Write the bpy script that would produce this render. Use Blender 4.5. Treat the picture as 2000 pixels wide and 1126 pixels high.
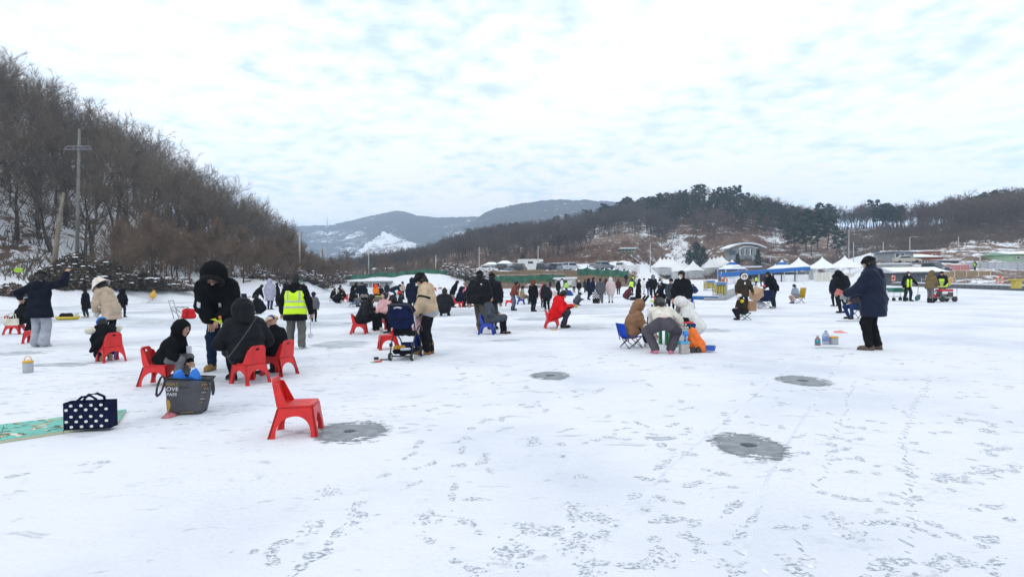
import bpy, bmesh, math, random
import numpy as np
from mathutils import Vector, Matrix, Euler
for o in list(bpy.data.objects): bpy.data.objects.remove(o)
SC = bpy.context.scene
COL = SC.collection
PI = math.pi
R = math.radians
# ---------------------------------------------------------------- camera
F = 1150.0
CAMZ = 1.5
PITCH, ROLL = R(0.95), R(-0.63)
cd = bpy.data.cameras.new('camera')
cam = bpy.data.objects.new('camera', cd); COL.objects.link(cam)
cd.sensor_width = 36.0; cd.lens = F/2000*36.0
cd.clip_start = 0.1; cd.clip_end = 12000
CROT = Euler((PI/2-PITCH, 0, 0)).to_matrix() @ Matrix.Rotation(ROLL, 3, 'Z')
cam.matrix_world = Matrix.Translation((0, 0, CAMZ)) @ CROT.to_4x4()
SC.camera = cam
def ray(px, py): return CROT @ Vector(((px-1000)/F, (563-py)/F, -1))
def gp(px, py, z=0.0):
    d = ray(px, py); t = (z-CAMZ)/d.z
    return Vector((d.x*t, d.y*t, z))
def at(px, py, Y):
    d = ray(px, py); t = Y/d.y
    return Vector((d.x*t, Y, CAMZ+d.z*t))
# ---------------------------------------------------------------- world and sun
SUN_EL, SUN_AZ = R(38), R(215)          # azimuth from +Y towards +X
W = bpy.data.worlds.new('World'); SC.world = W; W.use_nodes = True
nt = W.node_tree; nt.nodes.clear()
def N(t, **k):
    n = nt.nodes.new(t)
    for a, b in k.items(): setattr(n, a, b)
    return n
L = nt.links.new
out = N('ShaderNodeOutputWorld')
sky = N('ShaderNodeTexSky', sky_type='NISHITA', sun_disc=False, sun_elevation=SUN_EL, sun_rotation=SUN_AZ)
sky.dust_density = 0.4; sky.air_density = 1.0; sky.ozone_density = 1.0
bsky = N('ShaderNodeBackground'); bsky.inputs[1].default_value = 0.15; L(sky.outputs[0], bsky.inputs[0])
tc = N('ShaderNodeTexCoord'); sep = N('ShaderNodeSeparateXYZ'); L(tc.outputs['Generated'], sep.inputs[0])
def MT(op, a, b=None, c=None):
    n = N('ShaderNodeMath', operation=op)
    for i, v in enumerate((a, b, c)):
        if v is None: continue
        if isinstance(v, (int, float)): n.inputs[i].default_value = v
        else: L(v, n.inputs[i])
    return n.outputs[0]
zz = MT('ADD', MT('MAXIMUM', sep.outputs[2], 0.0), 0.16)
cmb = N('ShaderNodeCombineXYZ'); L(MT('DIVIDE', sep.outputs[0], zz), cmb.inputs[0]); L(MT('DIVIDE', sep.outputs[1], zz), cmb.inputs[1])
n1 = N('ShaderNodeTexNoise'); n1.inputs['Scale'].default_value = 1.5; n1.inputs['Detail'].default_value = 7; n1.inputs['Roughness'].default_value = 0.52; n1.inputs['Distortion'].default_value = 0.25
n2 = N('ShaderNodeTexNoise'); n2.inputs['Scale'].default_value = 9.5; n2.inputs['Detail'].default_value = 5; n2.inputs['Roughness'].default_value = 0.5
vn = N('ShaderNodeVectorMath', operation='ADD'); vn.inputs[1].default_value = (12.7, -3.3, 0); L(cmb.outputs[0], vn.inputs[0])
L(vn.outputs[0], n1.inputs['Vector']); L(cmb.outputs[0], n2.inputs['Vector'])
mix = MT('ADD', MT('MULTIPLY', n1.outputs[0], 0.5), MT('MULTIPLY', n2.outputs[0], 0.5))
rmp = N('ShaderNodeValToRGB'); L(mix, rmp.inputs[0])
rmp.color_ramp.elements[0].position = 0.345; rmp.color_ramp.elements[0].color = (0.82, 0.82, 0.82, 1)
rmp.color_ramp.elements[1].position = 0.465; rmp.color_ramp.elements[1].color = (1, 1, 1, 1)
ccol = N('ShaderNodeValToRGB'); L(mix, ccol.inputs[0])
ccol.color_ramp.elements[0].position = 0.36; ccol.color_ramp.elements[0].color = (0.72, 0.865, 0.975, 1)
ccol.color_ramp.elements[1].position = 0.545; ccol.color_ramp.elements[1].color = (0.98, 0.985, 1.0, 1)
bcl = N('ShaderNodeBackground'); bcl.inputs[1].default_value = 1.25; L(ccol.outputs[0], bcl.inputs[0])
ms = N('ShaderNodeMixShader'); L(rmp.outputs[0], ms.inputs[0]); L(bsky.outputs[0], ms.inputs[1]); L(bcl.outputs[0], ms.inputs[2]); L(ms.outputs[0], out.inputs[0])
sd = bpy.data.lights.new('sun', 'SUN'); sd.energy = 0.6; sd.angle = R(18); sd.color = (1, 0.96, 0.90)
so = bpy.data.objects.new('sun', sd); COL.objects.link(so)
sdir = Vector((math.sin(SUN_AZ)*math.cos(SUN_EL), math.cos(SUN_AZ)*math.cos(SUN_EL), math.sin(SUN_EL)))
so.rotation_euler = sdir.to_track_quat('Z', 'Y').to_euler()
vs = SC.view_settings
vs.view_transform = 'Standard'; vs.look = 'None'; vs.exposure = 0.03; vs.gamma = 1.0; vs.use_curve_mapping = False
SC.cycles.max_bounces = 6; SC.cycles.diffuse_bounces = 3; SC.cycles.transparent_max_bounces = 12
SC.cycles.volume_bounces = 2; SC.cycles.use_denoising = True
# ---------------------------------------------------------------- materials
MATS = {}
def mat(name, col, rough=0.85, var=0.15, scale=6.0, bump=0.0, bscale=40.0, spec=0.3, metal=0.0, alpha=1.0, trans=0.0, sheen=0.0):
    key = (name,)+tuple(col)+(rough, var, scale, bump)
    if key in MATS: return MATS[key]
    m = bpy.data.materials.new(name); m.use_nodes = True
    t = m.node_tree; b = t.nodes['Principled BSDF']
    b.inputs['Roughness'].default_value = rough; b.inputs['Specular IOR Level'].default_value = spec
    b.inputs['Metallic'].default_value = metal
    if trans: b.inputs['Transmission Weight'].default_value = trans
    if sheen: b.inputs['Sheen Weight'].default_value = sheen
    b.inputs['Base Color'].default_value = (*col, 1)
    if var > 0 or bump > 0:
        tcn = t.nodes.new('ShaderNodeTexCoord')
    if var > 0:
        n = t.nodes.new('ShaderNodeTexNoise'); n.inputs['Scale'].default_value = scale; n.inputs['Detail'].default_value = 5
        t.links.new(tcn.outputs['Object'], n.inputs['Vector'])
        r = t.nodes.new('ShaderNodeValToRGB'); t.links.new(n.outputs[0], r.inputs[0])
        r.color_ramp.elements[0].position = 0.3; r.color_ramp.elements[1].position = 0.7
        r.color_ramp.elements[0].color = (*[c*(1-var) for c in col], 1)
        r.color_ramp.elements[1].color = (*[min(1, c*(1+var)) for c in col], 1)
        t.links.new(r.outputs[0], b.inputs['Base Color'])
    if bump > 0:
        n = t.nodes.new('ShaderNodeTexNoise'); n.inputs['Scale'].default_value = bscale; n.inputs['Detail'].default_value = 3
        t.links.new(tcn.outputs['Object'], n.inputs['Vector'])
        bp = t.nodes.new('ShaderNodeBump'); bp.inputs['Strength'].default_value = bump; bp.inputs['Distance'].default_value = 0.01
        t.links.new(n.outputs[0], bp.inputs['Height']); t.links.new(bp.outputs[0], b.inputs['Normal'])
    MATS[key] = m
    return m
def fab(col, rough=0.9): return mat('fabric', col, rough, 0.22, 7.0, 0.35, 60.0, 0.05)
def puf(col): return mat('padded_nylon', col, 0.55, 0.18, 5.0, 0.25, 25.0, 0.10)
def plas(col, rough=0.42): return mat('plastic', col, rough, 0.06, 4.0, 0.0, 10, 0.5)
def metl(col, rough=0.45): return mat('metal', col, rough, 0.12, 9.0, 0.0, 10, 0.5, 0.6)
def pnt(col, rough=0.6, var=0.10, scale=1.5): return mat('paint', col, rough, var, scale, 0.1, 20.0, 0.4)
# ---------------------------------------------------------------- objects
def tag(o, label=None, cat=None, group=None, kind=None):
    if label: o['label'] = label
    if cat: o['category'] = cat
    if group: o['group'] = group
    if kind: o['kind'] = kind
    return o
def empty(name, loc=(0, 0, 0), rz=0.0, label=None, cat=None, group=None, parent=None):
    o = bpy.data.objects.new(name, None); COL.objects.link(o)
    o.location = loc; o.rotation_euler = (0, 0, rz); o.empty_display_size = 0.2
    if parent is not None: o.parent = parent
    return tag(o, label, cat, group)
def mesh_np(name, V, Fs, m=None, parent=None, smooth=False, bevel=0.0, loc=None):
    """V (n,3); Fs list of int arrays (k,3) or (k,4), or a python list of faces"""
    me = bpy.data.meshes.new(name)
    V = np.asarray(V, dtype=np.float32).reshape(-1, 3)
    if isinstance(Fs, np.ndarray): Fs = [Fs]
    if len(Fs) and isinstance(Fs[0], np.ndarray):
        Fs = [f for f in Fs if len(f)]
        nl = sum(f.size for f in Fs); npol = sum(len(f) for f in Fs)
        me.vertices.add(len(V)); me.vertices.foreach_set('co', V.ravel())
        me.loops.add(nl); me.loops.foreach_set('vertex_index', np.concatenate([f.ravel() for f in Fs]).astype(np.int32))
        tot = np.concatenate([np.full(len(f), f.shape[1], np.int32) for f in Fs])
        me.polygons.add(npol); me.polygons.foreach_set('loop_start', np.concatenate([[0], np.cumsum(tot)[:-1]]).astype(np.int32))
        try: me.polygons.foreach_set('loop_total', tot)
        except Exception: pass
        me.update(calc_edges=True)
    else:
        me.from_pydata([tuple(map(float, v)) for v in V], [], [tuple(f) for f in Fs]); me.update()
    if smooth:
        me.polygons.foreach_set('use_smooth', np.ones(len(me.polygons), dtype=bool))
    if m is not None: me.materials.append(m)
    o = bpy.data.objects.new(name, me); COL.objects.link(o)
    if parent is not None: o.parent = parent
    if loc is not None: o.location = loc
    if bevel:
        b = o.modifiers.new('bevel', 'BEVEL'); b.width = bevel; b.segments = 2; b.limit_method = 'ANGLE'; b.angle_limit = R(40)
    return o
def link_copy(src, parent=None):
    c = src.copy(); COL.objects.link(c)
    if parent is not None: c.parent = parent
    return c
def copy_tree(root, loc, rz, label=None, scale=None):
    r = root.copy(); COL.objects.link(r); r.location = loc; r.rotation_euler = (0, 0, rz)
    if scale: r.scale = scale
    if label: r['label'] = label
    for ch in root.children:
        c = link_copy(ch, r)
        for g in ch.children: link_copy(g, c)
    return r
class MB:
    """collects simple shapes into one mesh"""
    def __init__(s): s.v = []; s.f = []
    def add(s, V, Fc):
        b = len(s.v); s.v += [tuple(map(float, p)) for p in V]; s.f += [tuple(i+b for i in f) for f in Fc]; return s
    def box(s, c, d, rz=0.0, rx=0.0, ry=0.0):
        M = Euler((rx, ry, rz)).to_matrix(); c = Vector(c)
        P = [c + M @ Vector((sx*d[0]/2, sy*d[1]/2, sz*d[2]/2)) for sx in (-1, 1) for sy in (-1, 1) for sz in (-1, 1)]
        return s.add(P, [(0, 1, 3, 2), (4, 6, 7, 5), (0, 4, 5, 1), (2, 3, 7, 6), (0, 2, 6, 4), (1, 5, 7, 3)])
    def tube(s, pts, r, n=6, cap=True, closed=False):
        pts = [Vector(p) for p in pts]; m = len(pts)
        if not isinstance(r, (list, tuple)): r = [r]*m
        P = []; ref = None
        for i, p in enumerate(pts):
            a = pts[(i-1) % m] if (closed or i > 0) else p
            b = pts[(i+1) % m] if (closed or i < m-1) else p
            d = (b-a).normalized() if (b-a).length > 1e-9 else Vector((0, 0, 1))
            if ref is None: ref = Vector((0, 0, 1)) if abs(d.z) < 0.9 else Vector((1, 0, 0))
            x = d.cross(ref)
            if x.length < 1e-6: x = d.cross(Vector((1, 0.3, 0)))
            x.normalize(); y = d.cross(x); ref = -y if False else ref
            for k in range(n):
                t = 2*PI*k/n; P.append(p + (x*math.cos(t)+y*math.sin(t))*r[i])
        Fc = []
        for i in range(m if closed else m-1):
            for k in range(n):
                a = i*n+k; b = i*n+(k+1) % n; c = ((i+1) % m)*n+(k+1) % n; d = ((i+1) % m)*n+k
                Fc.append((a, d, c, b))
        if cap and not closed:
            Fc.append(tuple(range(n))); Fc.append(tuple(reversed(range((m-1)*n, m*n))))
        return s.add(P, Fc)
    def lathe(s, prof, c=(0, 0, 0), n=16):
        c = Vector(c); P = []; Fc = []
        for r, z in prof:
            for k in range(n):
                t = 2*PI*k/n; P.append(c+Vector((r*math.cos(t), r*math.sin(t), z)))
        for i in range(len(prof)-1):
            for k in range(n):
                Fc.append((i*n+k, i*n+(k+1) % n, (i+1)*n+(k+1) % n, (i+1)*n+k))
        Fc.append(tuple(reversed(range(n)))); Fc.append(tuple(range((len(prof)-1)*n, len(prof)*n)))
        return s.add(P, Fc)
    def prism(s, poly, w, M=None):
        """poly: 2-D outline (x,z) extruded along y by +-w/2, then mapped by M"""
        n = len(poly); P = [Vector((x, -w/2, z)) for x, z in poly]+[Vector((x, w/2, z)) for x, z in poly]
        if M is not None: P = [M @ p for p in P]
        Fc = [tuple(range(n)), tuple(reversed(range(n, 2*n)))]+[(i, n+i, n+(i+1) % n, (i+1) % n) for i in range(n)]
        return s.add(P, Fc)
    def quad(s, a, b, c, d): return s.add([a, b, c, d], [(0, 1, 2, 3)])
    def build(s, name, m, parent=None, smooth=False, bevel=0.0, loc=None):
        o = mesh_np(name, s.v, s.f, m, parent, smooth, bevel, loc)
        bm = bmesh.new(); bm.from_mesh(o.data); bmesh.ops.recalc_face_normals(bm, faces=bm.faces); bm.to_mesh(o.data); bm.free()
        if smooth:
            for p in o.data.polygons: p.use_smooth = True
        return o
def plate(outline, holes, thick, M=None):
    """flat outline with holes in (x,z), thickness along y; returns V,F"""
    bm = bmesh.new()
    for lp in [outline]+list(holes):
        vs_ = [bm.verts.new((x, 0, z)) for x, z in lp]
        for i in range(len(vs_)): bm.edges.new((vs_[i], vs_[(i+1) % len(vs_)]))
    bmesh.ops.triangle_fill(bm, edges=bm.edges[:], use_beauty=True)
    r = bmesh.ops.extrude_face_region(bm, geom=bm.faces[:])
    for e in r['geom']:
        if isinstance(e, bmesh.types.BMVert): e.co.y += thick
    bmesh.ops.recalc_face_normals(bm, faces=bm.faces)
    bm.verts.index_update()
    V = [v.co.copy() for v in bm.verts]; Fc = [tuple(v.index for v in f.verts) for f in bm.faces]
    bm.free()
    if M is not None: V = [M @ v for v in V]
    return V, Fc
def ell(cx, cz, rx, rz, n=14, a0=0.0): return [(cx+rx*math.cos(a0+2*PI*k/n), cz+rz*math.sin(a0+2*PI*k/n)) for k in range(n)]
# vectorised tubes for plants: segs = arrays p0,p1,r0,r1
def seg_tubes(p0, p1, r0, r1, n=3):
    p0 = np.asarray(p0, float).reshape(-1, 3); p1 = np.asarray(p1, float).reshape(-1, 3)
    r0 = np.asarray(r0, float).reshape(-1, 1); r1 = np.asarray(r1, float).reshape(-1, 1)
    d = p1-p0; d /= np.maximum(np.linalg.norm(d, axis=1, keepdims=True), 1e-9)
    ref = np.where(np.abs(d[:, 2:3]) < 0.9, np.array([[0, 0, 1.0]]), np.array([[1.0, 0, 0]]))
    x = np.cross(d, ref); x /= np.linalg.norm(x, axis=1, keepdims=True); y = np.cross(d, x)
    m = len(p0); V = np.zeros((m, 2*n, 3))
    for k in range(n):
        t = 2*PI*k/n; o = x*math.cos(t)+y*math.sin(t)
        V[:, k] = p0+o*r0; V[:, n+k] = p1+o*r1
    base = (np.arange(m)*2*n)[:, None]
    Fq = np.concatenate([base+np.array([[k, (k+1) % n, n+(k+1) % n, n+k]]) for k in range(n)])
    return V.reshape(-1, 3), Fq.astype(np.int32)
def spikes(p0, p1, r0, n=3):
    """cones to a point: n triangles each"""
    p0 = np.asarray(p0, float).reshape(-1, 3); p1 = np.asarray(p1, float).reshape(-1, 3); r0 = np.asarray(r0, float).reshape(-1, 1)
    d = p1-p0; d /= np.maximum(np.linalg.norm(d, axis=1, keepdims=True), 1e-9)
    ref = np.where(np.abs(d[:, 2:3]) < 0.9, np.array([[0, 0, 1.0]]), np.array([[1.0, 0, 0]]))
    x = np.cross(d, ref); x /= np.linalg.norm(x, axis=1, keepdims=True); y = np.cross(d, x)
    m = len(p0); V = np.zeros((m, n+1, 3))
    for k in range(n):
        t = 2*PI*k/n; V[:, k] = p0+(x*math.cos(t)+y*math.sin(t))*r0
    V[:, n] = p1
    base = (np.arange(m)*(n+1))[:, None]
    Ft = np.concatenate([base+np.array([[k, (k+1) % n, n]]) for k in range(n)])
    return V.reshape(-1, 3), Ft.astype(np.int32)
def vnoise(x, y, seed=0):
    """cheap smooth 2-D value noise, arrays in, -1..1"""
    def h(i, j):
        n = (i*374761393+j*668265263+seed*982451653) & 0x7fffffff
        n = ((n ^ (n >> 13))*1274126177) & 0x7fffffff
        return ((n ^ (n >> 16)) & 0xffff)/32767.5-1
    xi = np.floor(x).astype(np.int64); yi = np.floor(y).astype(np.int64); fx = x-xi; fy = y-yi
    fx = fx*fx*(3-2*fx); fy = fy*fy*(3-2*fy)
    return (h(xi, yi)*(1-fx)+h(xi+1, yi)*fx)*(1-fy)+(h(xi, yi+1)*(1-fx)+h(xi+1, yi+1)*fx)*fy
def fbm(x, y, seed=0, o=4):
    t = 0; a = 1.0; s = 0
    for k in range(o): t = t+vnoise(x*2**k, y*2**k, seed+k)*a; s += a; a *= 0.5
    return t/s
# ================================================================ SETTING
def nodes_of(name):
    m = bpy.data.materials.new(name); m.use_nodes = True
    t = m.node_tree; b = t.nodes['Principled BSDF']
    def nn(ty, **k):
        n = t.nodes.new(ty)
        for a, v in k.items():
            if a in ('op',): n.operation = v
            else: setattr(n, a, v)
        return n
    return m, t, b, nn
def noise(t, nn, vec, scale, detail=5, rough=0.55, mapscale=None, dist=0.0):
    if mapscale is not None:
        mp = nn('ShaderNodeMapping'); mp.inputs['Scale'].default_value = mapscale; t.links.new(vec, mp.inputs[0]); vec = mp.outputs[0]
    n = nn('ShaderNodeTexNoise'); n.inputs['Scale'].default_value = scale; n.inputs['Detail'].default_value = detail; n.inputs['Roughness'].default_value = rough; n.inputs['Distortion'].default_value = dist
    t.links.new(vec, n.inputs['Vector']); return n.outputs[0]
def math2(t, nn, op, a, b=None, clamp=False):
    n = nn('ShaderNodeMath', op=op); n.use_clamp = clamp
    for i, v in enumerate((a, b)):
        if v is None: continue
        if isinstance(v, (int, float)): n.inputs[i].default_value = v
        else: t.links.new(v, n.inputs[i])
    return n.outputs[0]
def smooth(t, nn, v, lo, hi):
    n = nn('ShaderNodeMapRange', interpolation_type='SMOOTHSTEP')
    n.inputs[1].default_value = lo; n.inputs[2].default_value = hi; t.links.new(v, n.inputs[0]); return n.outputs[0]
def mixc(t, nn, f, a, b):
    n = nn('ShaderNodeMix', data_type='RGBA')
    if isinstance(f, (int, float)): n.inputs[0].default_value = f
    else: t.links.new(f, n.inputs[0])
    for i, v in ((6, a), (7, b)):
        if isinstance(v, tuple): n.inputs[i].default_value = (*v, 1)
        else: t.links.new(v, n.inputs[i])
    return n.outputs[2]
SNOW = (0.86, 0.89, 0.94)
def snow_ice_material():
    m, t, b, nn = nodes_of('snow_on_ice')
    tcn = nn('ShaderNodeTexCoord'); v = tcn.outputs['Object']
    sp = nn('ShaderNodeSeparateXYZ'); t.links.new(v, sp.inputs[0]); X, Y = sp.outputs[0], sp.outputs[1]
    # long wind-scoured bands of bare ice, far across the lake, more of them towards -X
    band = noise(t, nn, v, 1.0, 4, 0.5, (0.10, 0.26, 1), 0.4)
    farw = smooth(t, nn, Y, 9.0, 22.0)
    leftw = math2(t, nn, 'SUBTRACT', 1.0, smooth(t, nn, X, -1.0, 14.0))
    thr = math2(t, nn, 'ADD', math2(t, nn, 'MULTIPLY', leftw, 0.115), band)
    bandm = math2(t, nn, 'MULTIPLY', smooth(t, nn, thr, 0.57, 0.68), farw)
    bandm = math2(t, nn, 'MULTIPLY', bandm, smooth(t, nn, noise(t, nn, v, 1.0, 6, 0.7, (1.5, 2.6, 1)), 0.36, 0.52))
    # scuffed thin snow where people walk: small flecks of ice
    fleck = noise(t, nn, v, 1.0, 6, 0.62, (2.4, 5.0, 1), 0.8)
    area = noise(t, nn, v, 0.22, 2)
    lw2 = math2(t, nn, 'SUBTRACT', 1.0, smooth(t, nn, X, -6.0, 3.0))
    mid = math2(t, nn, 'MULTIPLY', smooth(t, nn, Y, 4.5, 8.0), 1.0)
    fl = math2(t, nn, 'ADD', fleck, math2(t, nn, 'MULTIPLY', area, 0.20))
    fl = math2(t, nn, 'ADD', fl, math2(t, nn, 'MULTIPLY', math2(t, nn, 'MULTIPLY', lw2, mid), 0.055))
    flm = math2(t, nn, 'MULTIPLY', smooth(t, nn, fl, 0.715, 0.79), 0.70)
    ice = math2(t, nn, 'MAXIMUM', bandm, flm)
    thin = smooth(t, nn, noise(t, nn, v, 0.33, 4), 0.42, 0.72)
    grain = smooth(t, nn, noise(t, nn, v, 1.0, 4, 0.75, (26, 38, 1)), 0.50, 0.72)
    tone = mixc(t, nn, math2(t, nn, 'MULTIPLY', thin, 0.95), (0.775, 0.790, 0.835), (0.60, 0.64, 0.72))
    tone = mixc(t, nn, math2(t, nn, 'MULTIPLY', math2(t, nn, 'MULTIPLY', grain, smooth(t, nn, noise(t, nn, v, 0.6, 3), 0.40, 0.62)), 0.55), tone, (0.50, 0.54, 0.60))
    rub = math2(t, nn, 'MULTIPLY', smooth(t, nn, noise(t, nn, v, 1.0, 5, 0.6, (0.9, 1.5, 1), 1.2), 0.56, 0.68), smooth(t, nn, noise(t, nn, v, 1.0, 5, 0.7, (9, 15, 1)), 0.42, 0.62))
    tone = mixc(t, nn, math2(t, nn, 'MULTIPLY', rub, 0.42), tone, (0.44, 0.48, 0.54))
    icec = mixc(t, nn, noise(t, nn, v, 1.0, 5, 0.6, (3, 9, 1)), (0.30, 0.34, 0.38), (0.56, 0.60, 0.64))
    col = mixc(t, nn, math2(t, nn, 'MULTIPLY', ice, 0.85), tone, icec)
    t.links.new(col, b.inputs['Base Color'])
    t.links.new(math2(t, nn, 'SUBTRACT', 0.88, math2(t, nn, 'MULTIPLY', ice, 0.40)), b.inputs['Roughness'])
    b.inputs['Specular IOR Level'].default_value = 0.25
    h1 = noise(t, nn, v, 1.0, 4, 0.6, (1.2, 2.2, 1)); h2 = noise(t, nn, v, 55.0, 4, 0.7)
    hh = math2(t, nn, 'ADD', math2(t, nn, 'MULTIPLY', h1, 2.2), math2(t, nn, 'MULTIPLY', h2, 0.30))
    hh = math2(t, nn, 'SUBTRACT', hh, math2(t, nn, 'MULTIPLY', ice, 0.25))
    bp = nn('ShaderNodeBump'); bp.inputs['Strength'].default_value = 0.75; bp.inputs['Distance'].default_value = 0.03
    t.links.new(hh, bp.inputs['Height']); t.links.new(bp.outputs[0], b.inputs['Normal'])
    return m
M_ICE = snow_ice_material()
def wet_material():
    m, t, b, nn = nodes_of('wet_ice')
    tcn = nn('ShaderNodeTexCoord'); v = tcn.outputs['Object']
    a = noise(t, nn, v, 1.0, 6, 0.65, (7, 11, 1), 0.5)
    c = mixc(t, nn, smooth(t, nn, a, 0.3, 0.7), (0.155, 0.175, 0.195), (0.29, 0.315, 0.34))
    s = noise(t, nn, v, 1.0, 6, 0.75, (30, 46, 1))
    c = mixc(t, nn, math2(t, nn, 'MULTIPLY', smooth(t, nn, s, 0.60, 0.70), 0.7), c, (0.74, 0.78, 0.84))
    t.links.new(c, b.inputs['Base Color']); b.inputs['Roughness'].default_value = 0.5; b.inputs['Specular IOR Level'].default_value = 0.3
    return m
M_WET = wet_material()
M_WATER = mat('dark_water', (0.02, 0.03, 0.035), 0.12, 0.0)
# fishing holes: (px,py of the hole, hole radius, patch half size x,y in metres)
HOLES = [(1462, 869, .070, .245, .35, 'wide scraped patch with a dark hole closest to the camera', 3),
         (683, 842, .060, .30, .34, 'scraped patch with a hole beside the empty red chair', 4),
         (1075, 733, .075, .24, .32, 'small round scraped patch with a hole alone in the snow', 5),
         (1568, 743, .080, .285, .36, 'scraped patch with a hole below the water bottle', 6)]
rnd = random.Random(5)
def irregular(rx, ry, n, seed, jag=0.16):
    rr = random.Random(seed); ph = [rr.uniform(0, 6.28) for _ in range(6)]; P = []
    for k in range(n):
        t = 2*PI*k/n
        q = 1+jag*(math.sin(2*t+ph[0])*.5+math.sin(3*t+ph[1])*.5+math.sin(5*t+ph[2])*.35)+rr.uniform(-jag, jag)*0.55
        P.append((rx*q*math.cos(t), ry*q*math.sin(t)))
    return P
hole_c = [(gp(h[0], h[1]), h[2]) for h in HOLES]
def build_ice():
    bm = bmesh.new()
    X0, X1, Y0, Y1 = -12.0, 12.0, 1.0, 16.0
    loops = [[(X0, Y0), (X1, Y0), (X1, Y1), (X0, Y1)]]
    for c, r in hole_c: loops.append([(c.x+r*math.cos(2*PI*k/20), c.y+r*math.sin(2*PI*k/20)) for k in range(20)])
    for lp in loops:
        vs_ = [bm.verts.new((x, y, 0)) for x, y in lp]
        for i in range(len(vs_)): bm.edges.new((vs_[i], vs_[(i+1) % len(vs_)]))
    bmesh.ops.triangle_fill(bm, edges=bm.edges[:], use_beauty=True)
    for f in bm.faces:
        if f.normal.z < 0: f.normal_flip()
    B = 2400
    for q in ([(-B, -B), (B, -B), (B, Y0), (-B, Y0)], [(-B, Y1), (B, Y1), (B, B), (-B, B)], [(-B, Y0), (X0, Y0), (X0, Y1), (-B, Y1)], [(X1, Y0), (B, Y0), (B, Y1), (X1, Y1)]):
        bm.faces.new([bm.verts.new((x, y, 0)) for x, y in q])
    me = bpy.data.meshes.new('frozen_lake'); bm.to_mesh(me); bm.free(); me.materials.append(M_ICE)
    o = bpy.data.objects.new('frozen_lake', me); COL.objects.link(o); tag(o, kind='structure')
build_ice()
M_HOLEWALL = mat('ice_wall', (0.22, 0.26, 0.29), 0.4, 0.2, 20)
for (px, py, r, rx, ry, lab, sd_), (c, _) in zip(HOLES, hole_c):
    e = empty('ice_hole', c, 0, lab, 'ice hole', 'fishing holes cut in the ice')
    n = 120; o_ = irregular(rx, ry, n, sd_, 0.17)
    V = [(r*1.02*math.cos(2*PI*k/n), r*1.02*math.sin(2*PI*k/n), 0.004) for k in range(n)]+[(x, y, 0.004) for x, y in o_]
    mesh_np('wet_patch', V, [(k, n+k, n+(k+1) % n, (k+1) % n) for k in range(n)], M_WET, e)
    w = MB(); m_ = 20
    w.add([(r*math.cos(2*PI*k/m_), r*math.sin(2*PI*k/m_), z) for z in (0.004, -0.2) for k in range(m_)], [(k, (k+1) % m_, m_+(k+1) % m_, m_+k) for k in range(m_)])
    w.build('hole_wall', M_HOLEWALL, e)
    q = MB(); q.add([(r*math.cos(2*PI*k/m_), r*math.sin(2*PI*k/m_), -0.075) for k in range(m_)], [tuple(range(m_))]); q.build('hole_water', M_WATER, e)
    # frayed flecks of scraped ice around the patch edge
    fr = MB(); rr = random.Random(sd_*7)
    for k in range(190):
        t = rr.uniform(0, 6.283); s_ = 1+abs(rr.gauss(0, .14))
        x, y = rx*s_*math.cos(t), ry*s_*math.sin(t); l = rr.uniform(.012, .060); wd = rr.uniform(.003, .010)
        p = irregular(l, wd, 7, rr.random(), .3); fr.add([(x+a, y+b, .0045+k*2e-6) for a, b in p], [tuple(range(7))])
    tag(fr.build('scraped_flecks', M_WET, e), kind='stuff')
# a few plain scraped patches further out (no open hole visible)
M_WET2 = mat('scoured_ice', (.47, .51, .555), .55, .28, 3.0, .2, 20)
def patch(px, py, rx, ry, seed, lab):
    c = gp(px, py); rr = random.Random(seed); m = MB(); n = 46
    for k in range(n):
        x, y = rr.gauss(0, rx*.32), rr.gauss(0, ry*.26); f = max(.25, 1-abs(x)/rx*.6); a = rr.uniform(.16, .42)*rx*f; P = irregular(a, rr.uniform(.03, .13)*ry+.01, 16, rr.random(), .45); an = rr.gauss(.05, .12); x *= .8
        m.add([(x+p*math.cos(an)-q*math.sin(an), y+p*math.sin(an)+q*math.cos(an), .003+k*2e-5) for p, q in P], [tuple(range(16))])
    o = m.build('scraped_ice_patch', M_WET2, None, loc=c)
    tag(o, lab, 'ice patch', 'bare ice patches scraped clear of snow')
for a in [(1150, 640, .75, .8, 'bare ice patch in front of the man in red', 11), (1385, 645, .9, 1.0, 'bare ice patch beyond the white hooded anglers', 12),
          (665, 672, 1.0, 1.25, 'wide grey bare ice patch behind the red chairs and stroller', 13), (110, 712, .75, .38, 'bare ice patch beside the child in the fur hood coat', 14),
          (640, 632, 1.6, 1.3, 'bare ice patch beside the angler in the yellow vest', 15), (985, 664, .55, .35, 'bare ice patch by the teenager on the blue chair', 16),
          (1620, 679, .45, .28, 'bare ice patch under the bottle and bait tubs', 17), (20, 690, .9, .6, 'bare ice patch beside the man in wide grey trousers', 18),
          (1665, 627, .9, .5, 'dark ice strip at the feet of the angler in blue jeans', 19), (1290, 855, .16, .12, 'small faint scraped patch next to the widest hole', 20),
          (1040, 622, 1.1, 1.4, 'bare ice patch at the feet of the three standing anglers', 21), (880, 613, 1.6, 1.8, 'bare ice patch under the squatting angler in black', 22)]:
    patch(a[0], a[1], a[2], a[3], a[5], a[4])
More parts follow.
